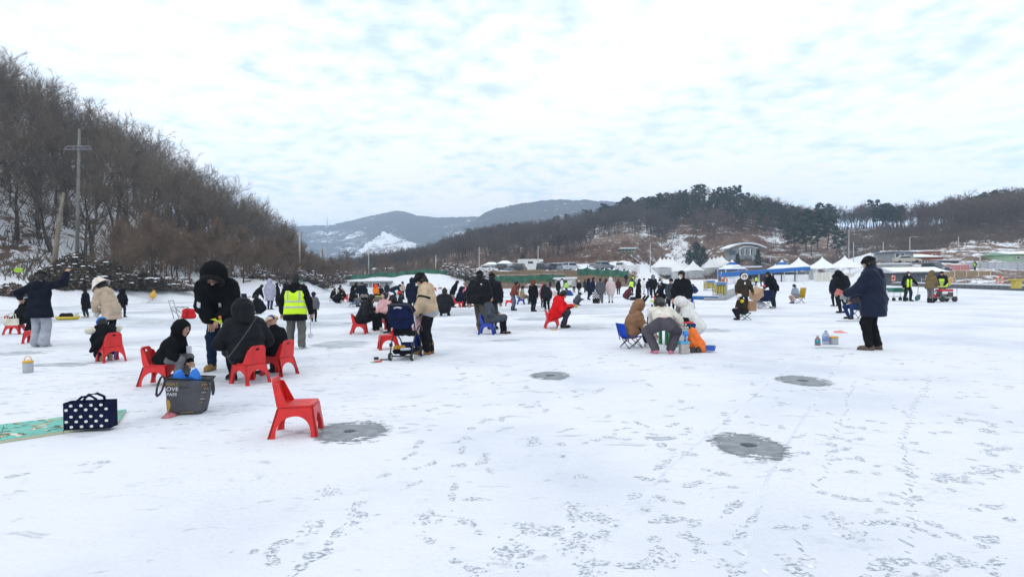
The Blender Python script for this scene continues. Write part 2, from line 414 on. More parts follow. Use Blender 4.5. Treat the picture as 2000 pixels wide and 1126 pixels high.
# ---------------------------------------------------------------- footprints and tracks in the thin snow
def print_material():
    m, t, b, nn = nodes_of('trodden_ice'); tcn = nn('ShaderNodeTexCoord'); v = tcn.outputs['Object']
    f = smooth(t, nn, noise(t, nn, v, 1.0, 5, 0.7, (30, 44, 1)), 0.455, 0.53); g = noise(t, nn, v, 3.0, 3)
    c = mixc(t, nn, g, (0.20, 0.23, 0.27), (0.42, 0.46, 0.52)); t.links.new(mixc(t, nn, math2(t, nn, 'MULTIPLY', f, 0.96), c, (0.72, 0.75, 0.80)), b.inputs['Base Color']); b.inputs['Roughness'].default_value = 0.7
    return m
M_PRINT = print_material()
M_RIDGE = mat('pushed_snow', (0.80, 0.82, 0.87), 0.9, 0.03, 20.0, 0.4, 60)
pr, rg, tr, gv = MB(), MB(), MB(), MB()
M_GROOVE = mat('groove_snow', (.665, .70, .77), .85, .14, 5)
M_TRACK = mat('track_ice', (.40, .44, .50), .7, .3, 20)
def blob(mb, x, y, rx, ry, ang, z, seed, n=9, dome=0.0):
    P = irregular(rx, ry, n, seed, .3); ca, sa = math.cos(ang), math.sin(ang)
    z += (len(mb.f) % 997)*1.0e-6
    Q = [(x+a*ca-b*sa, y+a*sa+b*ca, z) for a, b in P]
    if dome: mb.add(Q+[(x, y, z+dome)], [(i, (i+1) % n, n) for i in range(n)])
    else: mb.add(Q, [tuple(range(n))])
def footprint(x, y, ang, strength=1.0):
    rr = rnd; ca, sa = math.cos(ang), math.sin(ang); k = rr.uniform(.85, 1.12)
    for u, l, w in ((.055, .085, .046), (-.085, .052, .036)):          # fore part and heel
        if rr.random() < .22: continue
        u += rr.gauss(0, .012); blob(pr, x+u*ca, y+u*sa, l*k*rr.uniform(.55, 1), w*k*rr.uniform(.7, 1), ang+rr.gauss(0, .12), .0006, rr.random(), 12)
    for i in range(rr.randint(0, 3)):
        u = rr.uniform(-.2, .2); blob(pr, x+u*ca+rr.gauss(0, .05), y+u*sa+rr.gauss(0, .05), rr.uniform(.006, .02), rr.uniform(.004, .009), ang+rr.gauss(0, .5), .0006, rr.random(), 8)
    if rr.random() < .4:
        u = rr.uniform(-.14, .14); w = rr.choice((-1, 1))*rr.uniform(.05, .065)
        blob(rg, x+u*ca-w*sa, y+u*sa+w*ca, rr.uniform(.012, .03), rr.uniform(.005, .010), ang+rr.uniform(-.4, .4), .001, rr.random(), 8, rr.uniform(.003, .007))
def trail(a, b, step=.38, st=1.0, jit=.05):
    p, q = gp(*a), gp(*b); d = q-p; n = max(2, int(d.length/step)); an = math.atan2(d.y, d.x)
    nx, ny = -math.sin(an), math.cos(an)
    for i in range(n):
        if rnd.random() < .15: continue
        s = .085 if i % 2 else -.085; f = i/n
        footprint(p.x+d.x*f+nx*s+rnd.gauss(0, jit), p.y+d.y*f+ny*s+rnd.gauss(0, jit), an+rnd.gauss(0, .2), st*rnd.uniform(.7, 1.2))
for a, b, st in [((640, 1030), (1020, 800), 1.1), ((600, 1100), (760, 950), 1.1), ((1000, 1080), (1180, 905), 1.25), ((1100, 1060), (1300, 950), 1.1), ((880, 895), (1160, 830), .9),
                 ((1420, 1040), (1480, 930), 1.0), ((1200, 960), (1480, 760), .9), ((1900, 780), (2000, 940), 1.2), ((1480, 900), (2000, 820), .8), ((1530, 760), (1990, 780), .7),
                 ((1560, 790), (1900, 905), .8), ((650, 960), (900, 880), 1.0), ((1000, 1100), (900, 960), 1.0), ((1130, 1126), (1240, 1000), 1.1), ((1700, 1010), (1990, 960), .8),
                 ((900, 740), (1240, 700), .7), ((1250, 720), (1700, 690), .7), ((700, 780), (960, 770), .8), ((1350, 880), (1550, 930), 1.0), ((30, 930), (420, 880), .35), ((1750, 700), (2000, 730), .8),
                 ((1150, 850), (1400, 800), .8), ((1600, 900), (1780, 870), .9), ((1060, 800), (1100, 760), .8)]: trail(a, b, .40, st)
for _ in range(210):
    px, py = rnd.uniform(520, 2000), 690+440*rnd.random()**1.3
    if px < 900 and py > 900 and rnd.random() < .7: continue
    p = gp(px, py); footprint(p.x, p.y, rnd.uniform(0, 6.28), rnd.uniform(.4, 1.0))
for _ in range(150):                                   # lines scuffed along the lake towards the left-hand bank
    px, py = rnd.uniform(0, 700), rnd.uniform(640, 840); p = gp(px, py); an = rnd.gauss(.25, .25)
    for k in range(rnd.randint(2, 5)):
        blob(pr, p.x+math.cos(an)*k*.13+rnd.gauss(0, .03), p.y+math.sin(an)*k*.13+rnd.gauss(0, .03), rnd.uniform(.02, .07), rnd.uniform(.006, .016), an+rnd.gauss(0, .2), .0006, rnd.random())
for cx, cy in [(1040, 1030), (1130, 1062), (1297, 1095), (1635, 1015), (1155, 1105), (990, 1085), (1180, 1015), (1120, 990), (1000, 1070), (1560, 1100), (1440, 1115), (1670, 1045), (700, 1000), (610, 1030), (640, 960), (840, 1008)]:
    p = gp(cx, cy)
    for k in range(26): blob(pr, p.x+rnd.gauss(0, .045), p.y+rnd.gauss(0, .06), rnd.uniform(.006, .024), rnd.uniform(.005, .013), rnd.uniform(0, 3), .0006, rnd.random(), 11)
    for k in range(1): blob(rg, p.x+rnd.gauss(0, .08), p.y+rnd.gauss(0, .08), rnd.uniform(.02, .04), rnd.uniform(.008, .015), rnd.uniform(0, 3), .001, rnd.random(), 8, .012)
def track(pts, wdt=.05, dash=.35, ridge=True):
    P = [gp(*p) for p in pts]
    for a, b in zip(P[:-1], P[1:]):
        d = b-a; L_ = d.length; n = max(1, int(L_/.11)); an = math.atan2(d.y, d.x); nx, ny = -math.sin(an), math.cos(an)
        hw = wdt*.30; gz = .0003+.0001*len(gv.f)
        if dash < .3: gv.add([(a.x+nx*hw, a.y+ny*hw, gz), (a.x-nx*hw, a.y-ny*hw, gz), (b.x-nx*hw, b.y-ny*hw, gz), (b.x+nx*hw, b.y+ny*hw, gz)], [(0, 1, 2, 3)])
        for i in range(n):
            f = (i+.5)/n; x, y = a.x+d.x*f, a.y+d.y*f; wob = math.sin(i*.35+a.x)*.018
            if rnd.random() < dash: blob(tr, x+nx*wob+rnd.gauss(0, .012), y+ny*wob+rnd.gauss(0, .02), rnd.uniform(.016, .055), rnd.uniform(.006, .014), an+rnd.choice((0, .6, 1.2))+rnd.gauss(0, .2), .0006, rnd.random(), 7)
            if ridge and rnd.random() < .10:
                s = rnd.choice((-1, 1))*wdt*.55
                blob(rg, x+nx*s, y+ny*s, .05, .007, an, .001, rnd.random(), 8, rnd.uniform(.002, .005))
track([(1160, 1080), (1310, 910), (1560, 700)], .05, .16); track([(1440, 1126), (1500, 930), (1560, 830), (1650, 690)], .05, .22)
track([(1570, 1126), (1575, 1000), (1640, 830), (1670, 740)], .05, .8); track([(1790, 1126), (1772, 980), (1768, 830), (1820, 730)], .06, 1.0)
track([(1990, 960), (1830, 850), (1730, 780)], .05, .45); track([(880, 760), (1160, 690), (1560, 660)], .04, .2)
ob = pr.build('footprints', M_PRINT); tag(ob, kind='stuff')
ob = gv.build('sled_grooves', M_GROOVE); tag(ob, kind='stuff')
ob = tr.build('sled_tracks', M_TRACK); tag(ob, kind='stuff')
ob = rg.build('snow_ridges', M_RIDGE, None, True); tag(ob, kind='stuff')
# ---------------------------------------------------------------- terrain (hillsides round the lake), heights by azimuth u and depth Y
COLS = [(-1600, [(16, -.5), (22, 0), (27, 1.6), (45, 6), (80, 24), (120, 36), (250, 30), (900, 10)]),
        (-300, [(30, -.5), (34, 0), (38, 1.6), (47, 3.0), (62, 14), (82, 27), (115, 35), (250, 28), (900, 10)]),
        (0, [(33, -.5), (37, 0), (41, 1.5), (50, 2.5), (68, 15), (86, 24.5), (120, 30), (250, 22), (900, 10)]),
        (170, [(37, -.5), (41, 0), (45, 1.5), (56, 2.6), (74, 12), (96, 20), (130, 24), (250, 20), (900, 10)]),
        (300, [(42, -.5), (46, 0), (50, 1.5), (61, 2.4), (82, 9), (110, 16.5), (150, 18), (250, 15), (900, 10)]),
        (420, [(47, -.5), (51, 0), (55, 1.5), (66, 2.2), (90, 6.5), (115, 10.5), (150, 12), (250, 8), (900, 10)]),
        (520, [(54, -.5), (58, 0), (62, 1.5), (74, 2.0), (95, 4.5), (122, 6.5), (160, 5), (250, 4), (900, 10)]),
        (600, [(68, -.5), (73, 0), (77, 1.4), (100, 1.8), (130, 2.2), (160, 2), (250, 3), (900, 8)]),
        (650, [(84, -.5), (88, 0), (93, 1.6), (130, 2.0), (160, 2), (300, 3), (520, 14), (900, 10)]),
        (760, [(86, -.5), (90, 0), (96, 2.0), (130, 2.2), (180, 3), (300, 6), (470, 15), (600, 14), (900, 10)]),
        (860, [(86, -.5), (90, 0), (96, 2.2), (130, 2.4), (170, 4), (260, 10), (420, 20), (600, 16), (900, 10)]),
        (930, [(86, -.5), (90, 0), (95, .9), (114, 2.9), (140, 3.1), (175, 5), (260, 15), (400, 28), (600, 20), (900, 10)]),
        (1050, [(86, -.5), (90, 0), (95, .8), (115, 3.1), (140, 3.2), (175, 6), (260, 18), (390, 31), (600, 20), (900, 10)]),
        (1150, [(86, -.5), (90, 0), (95, .8), (116, 3.1), (140, 3.3), (170, 7), (250, 19), (370, 34), (600, 22), (900, 10)]),
        (1230, [(92, -.5), (97, 0), (102, .8), (120, 2.6), (140, 3.3), (175, 9), (250, 22), (345, 38), (600, 22), (900, 10)]),
        (1300, [(108, -.5), (114, 0), (119, .6), (170, .75), (205, 2), (240, 17), (310, 37.5), (500, 25), (900, 10)]),
        (1380, [(104, -.5), (110, 0), (115, .6), (170, .8), (195, 3), (235, 19), (300, 39), (500, 25), (900, 10)]),
        (1460, [(99, -.5), (105, 0), (108, .3), (148, .8), (160, 5.5), (172, 7.4), (188, 8.2), (230, 18), (280, 32), (500, 25), (900, 10)]),
        (1550, [(99, -.5), (105, 0), (108, .3), (150, .8), (165, 4.5), (182, 7), (225, 15), (270, 23), (500, 20), (900, 10)]),
        (1640, [(99, -.5), (105, 0), (108, .3), (140, .8), (165, 6), (220, 14), (265, 21.5), (400, 20), (900, 10)]),
        (1720, [(84, -.5), (88, 0), (92, 1.0), (110, 3.2), (150, 6.5), (200, 12), (262, 22), (400, 20), (900, 10)]),
        (1820, [(76, -.5), (80, 0), (84, .8), (92, 1.1), (99, 2.1), (110, 3.0), (126, 3.8), (140, 6), (190, 12), (258, 22.5), (400, 20), (900, 10)]),
        (1900, [(70, -.5), (74, 0), (78, .8), (92, 1.0), (100, 2.1), (109, 2.3), (126, 4.5), (140, 6.5), (190, 14), (250, 25.5), (400, 24), (900, 10)]),
        (2000, [(64, -.5), (68, 0), (72, .9), (92, 1.1), (100, 1.9), (109, 2.0), (128, 4.5), (140, 6), (185, 15), (240, 28), (400, 26), (900, 10)]),
        (3600, [(50, -.5), (55, 0), (60, 1.7), (95, 4), (135, 8), (185, 20), (240, 34), (400, 30), (900, 10)])]
UG = np.concatenate([np.arange(-1600, -300, 50), np.arange(-300, 2300, 10), np.arange(2300, 3601, 50)]).astype(float)
YG = np.concatenate([np.arange(14, 130, 1.0), np.arange(130, 320, 3.0), np.geomspace(320, 900, 24)])
_cu = np.array([c[0] for c in COLS], float)
_cz = np.array([np.interp(YG, [p[0] for p in c[1]], [p[1] for p in c[1]], left=-1.0) for c in COLS])
_zz = np.array([np.interp(UG, _cu, _cz[:, j]) for j in range(len(YG))])            # (Y,u)
_XX = (UG[None, :]-1000)/F*YG[:, None]; _YY = np.repeat(YG[:, None], len(UG), 1)
_amp = np.clip(_zz/6, 0, 1)
_zz = _zz+_amp*fbm(_XX/14, _YY/14, 3)*1.5+np.clip(_zz*2, 0, 1)*fbm(_XX/2.2, _YY/2.2, 9, 3)*.32
def ground(u, Y):
    j = np.clip(np.searchsorted(YG, Y)-1, 0, len(YG)-2); i = np.clip(np.searchsorted(UG, u)-1, 0, len(UG)-2)
    a = (Y-YG[j])/(YG[j+1]-YG[j]); b = (u-UG[i])/(UG[i+1]-UG[i])
    return float((_zz[j, i]*(1-b)+_zz[j, i+1]*b)*(1-a)+(_zz[j+1, i]*(1-b)+_zz[j+1, i+1]*b)*a)
def gpos(u, Y, dz=0.0): return Vector(((u-1000)/F*Y, Y, max(0, ground(u, Y))+dz))
def terr_material():
    m, t, b, nn = nodes_of('winter_hillside')
    tcn = nn('ShaderNodeTexCoord'); v = tcn.outputs['Object']
    at_ = nn('ShaderNodeAttribute'); at_.attribute_name = 'snow'
    n = noise(t, nn, v, 0.16, 7, 0.68); n2_ = noise(t, nn, v, 0.9, 5, 0.6)
    s = math2(t, nn, 'ADD', at_.outputs['Fac'], math2(t, nn, 'MULTIPLY', math2(t, nn, 'SUBTRACT', n, 0.5), 1.9))
    s = math2(t, nn, 'ADD', s, math2(t, nn, 'MULTIPLY', math2(t, nn, 'SUBTRACT', n2_, 0.5), 0.9))
    f = smooth(t, nn, s, 0.46, 0.56)
    br = mixc(t, nn, noise(t, nn, v, 0.5, 6, 0.6), (0.085, 0.052, 0.034), (0.20, 0.130, 0.085))
    t.links.new(mixc(t, nn, f, br, (0.74, 0.76, 0.80)), b.inputs['Base Color']); b.inputs['Roughness'].default_value = 0.95
    bp = nn('ShaderNodeBump'); bp.inputs['Strength'].default_value = 0.7; bp.inputs['Distance'].default_value = 0.4
    t.links.new(n2_, bp.inputs['Height']); t.links.new(bp.outputs[0], b.inputs['Normal'])
    return m
def terrain():
    V = np.stack([_XX, _YY, _zz], -1).reshape(-1, 3); nu, ny = len(UG), len(YG)
    idx = np.arange(ny*nu).reshape(ny, nu)
    Fq = np.stack([idx[:-1, :-1], idx[:-1, 1:], idx[1:, 1:], idx[1:, :-1]], -1).reshape(-1, 4)
    o = mesh_np('hillside', V, Fq, terr_material(), smooth=True); tag(o, kind='structure')
    U = np.repeat(UG[None], ny, 0); Y = _YY
    s = np.full(U.shape, .40)
    s = np.where(U < 640, .66, s)
    bank = np.clip(1-(np.abs(_zz-1.0))/1.6, 0, 1)*(Y < 135)
    s = np.where((U < 905) & (Y < 135), np.maximum(s, .45+.65*bank), s)
    s = np.where((U > 905) & (U < 1240) & (Y < 118), .12+(.25*(_zz < .7)), s)               # tan dam face
    s = np.where((U > 905) & (U < 1240) & (Y >= 118) & (Y < 150), .75, s)                    # car park
    s = np.where((U > 1000) & (U < 1330) & (Y >= 150) & (Y < 235), .30, s)                   # russet meadow
    s = np.where((U > 1240) & (U < 1290) & (Y < 190), .95, s)
    s = np.where((U > 1290) & (U < 1700) & (Y < 175), .85, s)
    s = np.where((U > 1290) & (U < 1640) & (Y >= 150) & (Y < 280), .33, s)
    s = np.where((U > 640) & (U < 1150) & (Y >= 185), .30, s)
    s = np.maximum(s, .80*np.exp(-((U-1325)/26)**2-((Y-225)/28)**2)); s = np.maximum(s, .78*np.exp(-((U-1515)/30)**2-((Y-225)/30)**2))
    s = np.where((U > 1640) & (Y > 252), .68, s)
    s = np.where((U > 1700) & (Y >= 160) & (Y <= 252), .27, s)
    s = np.where((U > 1640) & (U <= 1745) & (Y > 130) & (Y < 205), .80, s)
    s = np.where((U > 1700) & (Y < 100), .34, s)
    s = np.where((U > 1700) & (Y >= 100) & (Y < 165), .46, s)
    a = o.data.attributes.new('snow', 'FLOAT', 'POINT'); a.data.foreach_set('value', s.ravel().astype(np.float32))
terrain()
# ---------------------------------------------------------------- far mountains
def mount_material():
    m, t, b, nn = nodes_of('mountain_forest')
    tcn = nn('ShaderNodeTexCoord'); v = tcn.outputs['Object']
    at_ = nn('ShaderNodeAttribute'); at_.attribute_name = 'snow'
    n = noise(t, nn, v, 0.012, 8, 0.66); n2_ = noise(t, nn, v, 0.07, 6, 0.7)
    s = math2(t, nn, 'ADD', at_.outputs['Fac'], math2(t, nn, 'MULTIPLY', math2(t, nn, 'SUBTRACT', n, 0.5), 1.5))
    s = math2(t, nn, 'ADD', s, math2(t, nn, 'MULTIPLY', math2(t, nn, 'SUBTRACT', n2_, 0.5), 1.4))
    c = mixc(t, nn, n2_, (0.028, 0.036, 0.042), (0.085, 0.082, 0.085))
    t.links.new(mixc(t, nn, smooth(t, nn, s, 0.56, 0.80), c, (0.78, 0.81, 0.86)), b.inputs['Base Color']); b.inputs['Roughness'].default_value = 1.0
    return m
M_MOUNT = mount_material()
def mountain(prof, Y0, Yr, seed, scar=False):
    us = np.arange(prof[0][0], prof[-1][0]+1, 3.0); v = np.interp(us, [p[0] for p in prof], [p[1] for p in prof])
    k = np.ones(9)/9; v = np.convolve(np.pad(v, 4, mode='edge'), k, 'valid')
    T = np.concatenate([np.linspace(0, 1, 90), np.linspace(1.03, 1.6, 12)])
    Y = Y0+(Yr-Y0)*T; Zr = v/F*Yr
    sh = np.where(T <= 1, T**1.15, np.clip(1-(T-1)*1.4, 0, 1))
    XX = (us[None]-1000)/F*Y[:, None]; YY = np.repeat(Y[:, None], len(us), 1)
    g = fbm(XX/150+YY/700, YY/420, seed, 4)
    Z = sh[:, None]*Zr[None]*(1+.22*g*(1-np.abs(2*np.clip(T, 0, 1)-1))[:, None])+fbm(XX/9, YY/9, seed+5, 3)*3.2*np.clip(sh, .1, 1)[:, None]-3
    idx = np.arange(Z.size).reshape(Z.shape)
    Fq = np.stack([idx[:-1, :-1], idx[:-1, 1:], idx[1:, 1:], idx[1:, :-1]], -1).reshape(-1, 4)
    o = mesh_np('mountain', np.stack([XX, YY, Z], -1).reshape(-1, 3), Fq, M_MOUNT, smooth=True); tag(o, kind='structure')
    s = .40+.28*fbm(XX/120, Z/60, seed+11, 4)
    if scar:
        vv = Z/YY*F; U = np.repeat(us[None], len(Y), 0)
        up = np.interp(U, [640, 690, 720, 752, 775, 812], [20, 52, 74, 95, 84, 72], left=-99, right=-99)+fbm(U/9, vv/9, 2)*5
        lo = np.interp(U, [640, 690, 720, 752, 812], [10, 44, 50, 58, 68])
        s = np.where((vv < up) & (vv > lo-10) & (U > 680), .82, s)
        up2 = np.interp(U, [636, 660, 672], [22, 36, 40], left=-99, right=-99)
        s = np.where((vv < up2) & (vv > up2-14), 1.2, s)
    a = o.data.attributes.new('snow', 'FLOAT', 'POINT'); a.data.foreach_set('value', s.ravel().astype(np.float32))
mountain([(200, 60), (450, 100), (570, 111), (640, 110), (700, 122), (740, 132), (785, 139), (820, 127), (870, 123), (920, 125), (980, 120), (1100, 90)], 950, 1750, 1, True)
mountain([(820, 20), (880, 95), (930, 121), (960, 139), (1000, 147), (1080, 157), (1150, 155), (1200, 152), (1300, 140), (1500, 120), (1700, 90)], 850, 1400, 2)
# lattice mast on the far ridge
def mast():
    c = at(639, 440, 1735); e = empty('radio_mast', c, 0, 'thin radio mast on the far blue ridge', 'mast')
    m = MB(); w = 1.2; h = 24
    for sx, sy in ((-1, -1), (1, -1), (1, 1), (-1, 1)): m.tube([(sx*w, sy*w, -6), (sx*w*.3, sy*w*.3, h)], .28, 4)
    for k in range(6):
        z = k*4; s = w*(1-.7*k/6); m.tube([(-s, -s, z), (s, s, z+4)], .16, 3); m.tube([(s, -s, z), (-s, s, z+4)], .16, 3)
    m.build('lattice', metl((.3, .3, .32)), e)
mast()
# ---------------------------------------------------------------- haze
hz = MB(); hz.box((0, 1500, 128), (5600, 8000, 262))
def haze():
    m = bpy.data.materials.new('thin_haze'); m.use_nodes = True; t = m.node_tree; t.nodes.clear()
    o = t.nodes.new('ShaderNodeOutputMaterial'); p = t.nodes.new('ShaderNodeVolumePrincipled')
    p.inputs['Color'].default_value = (0.60, 0.78, 1.0, 1); p.inputs['Density'].default_value = HAZE; p.inputs['Anisotropy'].default_value = 0.0
    t.links.new(p.outputs[0], o.inputs['Volume'])
    ob_ = hz.build('haze', m); tag(ob_, kind='stuff')
HAZE = 0.00040
haze()
# ================================================================ TREES AND BRUSH
def gen_bare(seed, H, nl=11, nb=6, nt=9, spread=.42, twl=.9, low=.22, lean=.06, twr=.013, up=.35, rnd_=False):
    rr = np.random.RandomState(seed); p = np.zeros(3); d = np.array([rr.normal(0, lean), rr.normal(0, lean), 1.0]); d /= np.linalg.norm(d)
    r0 = H*.016; K = 8; pts = [p.copy()]; rad = [r0*1.25]
    for k in range(K):
        d = d+rr.normal(0, .07, 3)*np.array([1, 1, .2]); d /= np.linalg.norm(d); p = p+d*H*(.60 if rnd_ else .82)/K; pts.append(p.copy()); rad.append(r0*(1-.85*(k+1)/K))
    T = [pts[:-1], pts[1:], rad[:-1], rad[1:]]
    A0, A1, B0, B1 = [], [], [], []; S0, S1, SR = [], [], []
    ga = rr.uniform(0, 6.28)
    for i in range(nl):
        t = low+(1-low)*(i+rr.uniform(0, .8))/nl; t = min(t, .99); f = t*K; k = int(f); q = np.array(pts[k])*(1-(f-k))+np.array(pts[min(k+1, K)])*(f-k)
        ga += 2.4+rr.normal(0, .3); el = rr.uniform(.35, .95)+.35*t
        dl = np.array([math.cos(ga)*math.cos(el), math.sin(ga)*math.cos(el), math.sin(el)])
        ln = H*((.24+.20*math.sin(PI*min(1, t*.85+.1))) if rnd_ else (spread*(1-t)**.8*.85+.15))*rr.uniform(.75, 1.2); rl = max(r0*(1-.85*t)*.55, H*.0024)
        lp = [q]; lr = [rl]; dd = dl.copy()
        for s in range(4):
            dd = dd+np.array([0, 0, up*.25])+rr.normal(0, .14, 3); dd /= np.linalg.norm(dd); lp.append(lp[-1]+dd*ln/4); lr.append(rl*(1-.8*(s+1)/4))
        A0 += lp[:-1]; A1 += lp[1:]; B0 += lr[:-1]; B1 += lr[1:]
        for j in range(nb):
            tt = .2+.8*(j+rr.rand())/nb; tt = min(tt, .99); g = tt*4; kk = int(g); c = lp[kk]*(1-(g-kk))+lp[kk+1]*(g-kk)
            ax = lp[kk+1]-lp[kk]; ax /= np.linalg.norm(ax); rv = rr.normal(0, 1, 3); rv -= ax*rv.dot(ax); rv /= np.linalg.norm(rv)
            db = ax*.75+rv*.75+np.array([0, 0, up*.6]); db /= np.linalg.norm(db); lb = ln*.42*(1.15-.5*tt)*rr.uniform(.7, 1.2); rb = max(lr[kk]*.5, H*.0012)
            m1 = c+db*lb*.5; d2 = db+rr.normal(0, .25, 3)+np.array([0, 0, up*.4]); d2 /= np.linalg.norm(d2); m2 = m1+d2*lb*.5
            A0 += [c, m1]; A1 += [m1, m2]; B0 += [rb, rb*.7]; B1 += [rb*.7, rb*.4]
            for x in range(nt):
                a = rr.rand(); base = c+(m1-c)*2*a if a < .5 else m1+(m2-m1)*(2*a-1); dx = (db if a < .5 else d2)
                rv = rr.normal(0, 1, 3); rv /= np.linalg.norm(rv); dt = dx*.7+rv*.75+np.array([0, 0, up*.7]); dt /= np.linalg.norm(dt)
                S0.append(base); S1.append(base+dt*twl*rr.uniform(.5, 1.2)*H/12); SR.append(twr*H/12)
    tv, tf = seg_tubes(*T, n=6); cv, cf = seg_tubes(A0, A1, B0, B1, n=4 if nt > 6 else 3); sv, sf = spikes(S0, S1, SR)
    sn0 = [a for a, b, r in zip(A0, A1, B0) if abs((np.array(b)-np.array(a))[2]) < .55*np.linalg.norm(np.array(b)-np.array(a)) and r > H*.002]
    return (tv, [tf]), (np.concatenate([cv, sv]), [cf, sf+len(cv)]), (A0, A1, B0)
def gen_pine(seed, H, conical=False):
    rr = np.random.RandomState(seed); pts = [np.zeros(3)]; d = np.array([rr.normal(0, .05), rr.normal(0, .05), 1.0])
    for k in range(6):
        d = d+rr.normal(0, .05, 3)*np.array([1, 1, 0]); d /= np.linalg.norm(d); pts.append(pts[-1]+d*H*.94/6)
    rad = [H*.017*(1-.13*k) for k in range(7)]
    A0, A1, B0, B1 = [list(pts[:-1]), list(pts[1:]), rad[:-1], rad[1:]]
    Q = []; npads = 34 if conical else 24
    for i in range(npads):
        t = (.12+.86*i/npads) if conical else (.34+.64*(i+rr.rand()*.6)/npads); f = t*6; k = min(int(f), 5); q = pts[k]*(1-(f-k))+pts[k+1]*(f-k)
        a = i*2.4+rr.normal(0, .3); rmax = H*(.27*(1-t)+.02) if conical else H*(.05+.20*math.sqrt(max(0, 1-((t-.55)/.5)**2)))
        rd = rmax*rr.uniform(.35, 1.0); c = q+np.array([math.cos(a)*rd, math.sin(a)*rd, (-.25 if conical else .12)*rd+rr.normal(0, .1)])
        A0.append(q); A1.append(c); B0.append(H*.006); B1.append(H*.002)
        pr_ = H*rr.uniform(.055, .085); n = 46
        o = rr.normal(0, 1, (n, 3)); o /= np.linalg.norm(o, axis=1, keepdims=True); o *= rr.rand(n, 1)**.45*pr_; o[:, 2] *= .5
        o[:, 2] += .04*H*0
        Q.append(c+o)
    C = np.concatenate(Q); n = len(C); s = H*rr.uniform(.014, .032, (n, 1))
    ax = rr.normal(0, 1, (n, 3)); ax /= np.linalg.norm(ax, axis=1, keepdims=True); bx = np.cross(ax, rr.normal(0, 1, (n, 3))); bx /= np.linalg.norm(bx, axis=1, keepdims=True)
    V = np.stack([C-ax*s-bx*s*.5, C+ax*s-bx*s*.5, C+ax*s+bx*s*.5, C-ax*s+bx*s*.5], 1).reshape(-1, 3); Fq = np.arange(4*n).reshape(-1, 4).astype(np.int32)
    tv, tf = seg_tubes(A0, A1, B0, B1, n=5)
    return (tv, [tf]), (V, [Fq])
def bark(c): return mat('bark', c, 0.95, 0.30, 1.2, 0.4, 12)
M_BARK = [bark((.075, .060, .048)), bark((.062, .052, .047)), bark((.095, .078, .062))]
M_TWIG = [mat('bare_twigs', c, 0.95, 0.25, .4) for c in ((.135, .110, .086), (.112, .098, .088), (.165, .135, .108))]
M_RUST = mat('russet_twigs', (.150, .108, .078), 0.95, 0.3, .6)
M_NEEDLE = [mat('pine_needles', c, 0.9, 0.45, .5) for c in ((.036, .058, .040), (.048, .066, .036))]
M_PBARK = bark((.11, .07, .05))
def tree_empty(name, parts, loc, rz, sc, label, cat, group):
    e = empty(name, loc, rz, label, cat, group); e.scale = (sc, sc, sc*random.uniform(.92, 1.1))
    for pn, src in parts: c = src.copy(); COL.objects.link(c); c.parent = e
    return e
PROTO = []
def mesh_only(name, VF, m):
    o = mesh_np(name, VF[0], VF[1], m, smooth=True); COL.objects.unlink(o); PROTO.append(o); return o
class Kind:
    """a kind of tree: shared meshes, each placed tree is an object of its own with trunk and crown"""
    def __init__(s, name, variants): s.name = name; s.v = variants
    def place(s, k, loc, rz, sc, label, cat, group):
        e = empty(s.name, loc, rz, label, cat, group); e.scale = (sc, sc, sc*(1+.12*math.sin(loc.x*7+loc.y*3)))
        for pn, o in s.v[k % len(s.v)]:
            c = bpy.data.objects.new(pn, o.data); COL.objects.link(c); c.parent = e
        return e
bare_v = []
for k in range(7):
    t, c, _ = gen_bare(100+k, 12, 13, 8, 10, .46, 1.05, .42 if k % 2 else .30, .09, .0145, .30, True)
    bare_v.append([('trunk', mesh_only('trunk', t, M_BARK[k % 3])), ('crown', mesh_only('crown', c, M_TWIG[k % 3]))])
BARE = Kind('bare_tree', bare_v)
rust_v = []
for k in range(4):
    t, c, _ = gen_bare(200+k, 5, 14, 7, 12, .6, 2.2, .04, .12, twr=.030, up=.5)
    rust_v.append([('trunk', mesh_only('trunk', t, M_BARK[0])), ('crown', mesh_only('crown', c, M_RUST))])
RUST = Kind('shrub', rust_v)
pine_v = []
for k in range(5):
    t, c = gen_pine(300+k, 11)
    pine_v.append([('trunk', mesh_only('trunk', t, M_PBARK)), ('crown', mesh_only('crown', c, M_NEEDLE[k % 2]))])
PINE = Kind('pine_tree', pine_v)
fir_v = []
for k in range(2):
    t, c = gen_pine(320+k, 11, True); fir_v.append([('trunk', mesh_only('trunk', t, M_PBARK)), ('crown', mesh_only('crown', c, M_NEEDLE[0]))])
FIR = Kind('fir_tree', fir_v)
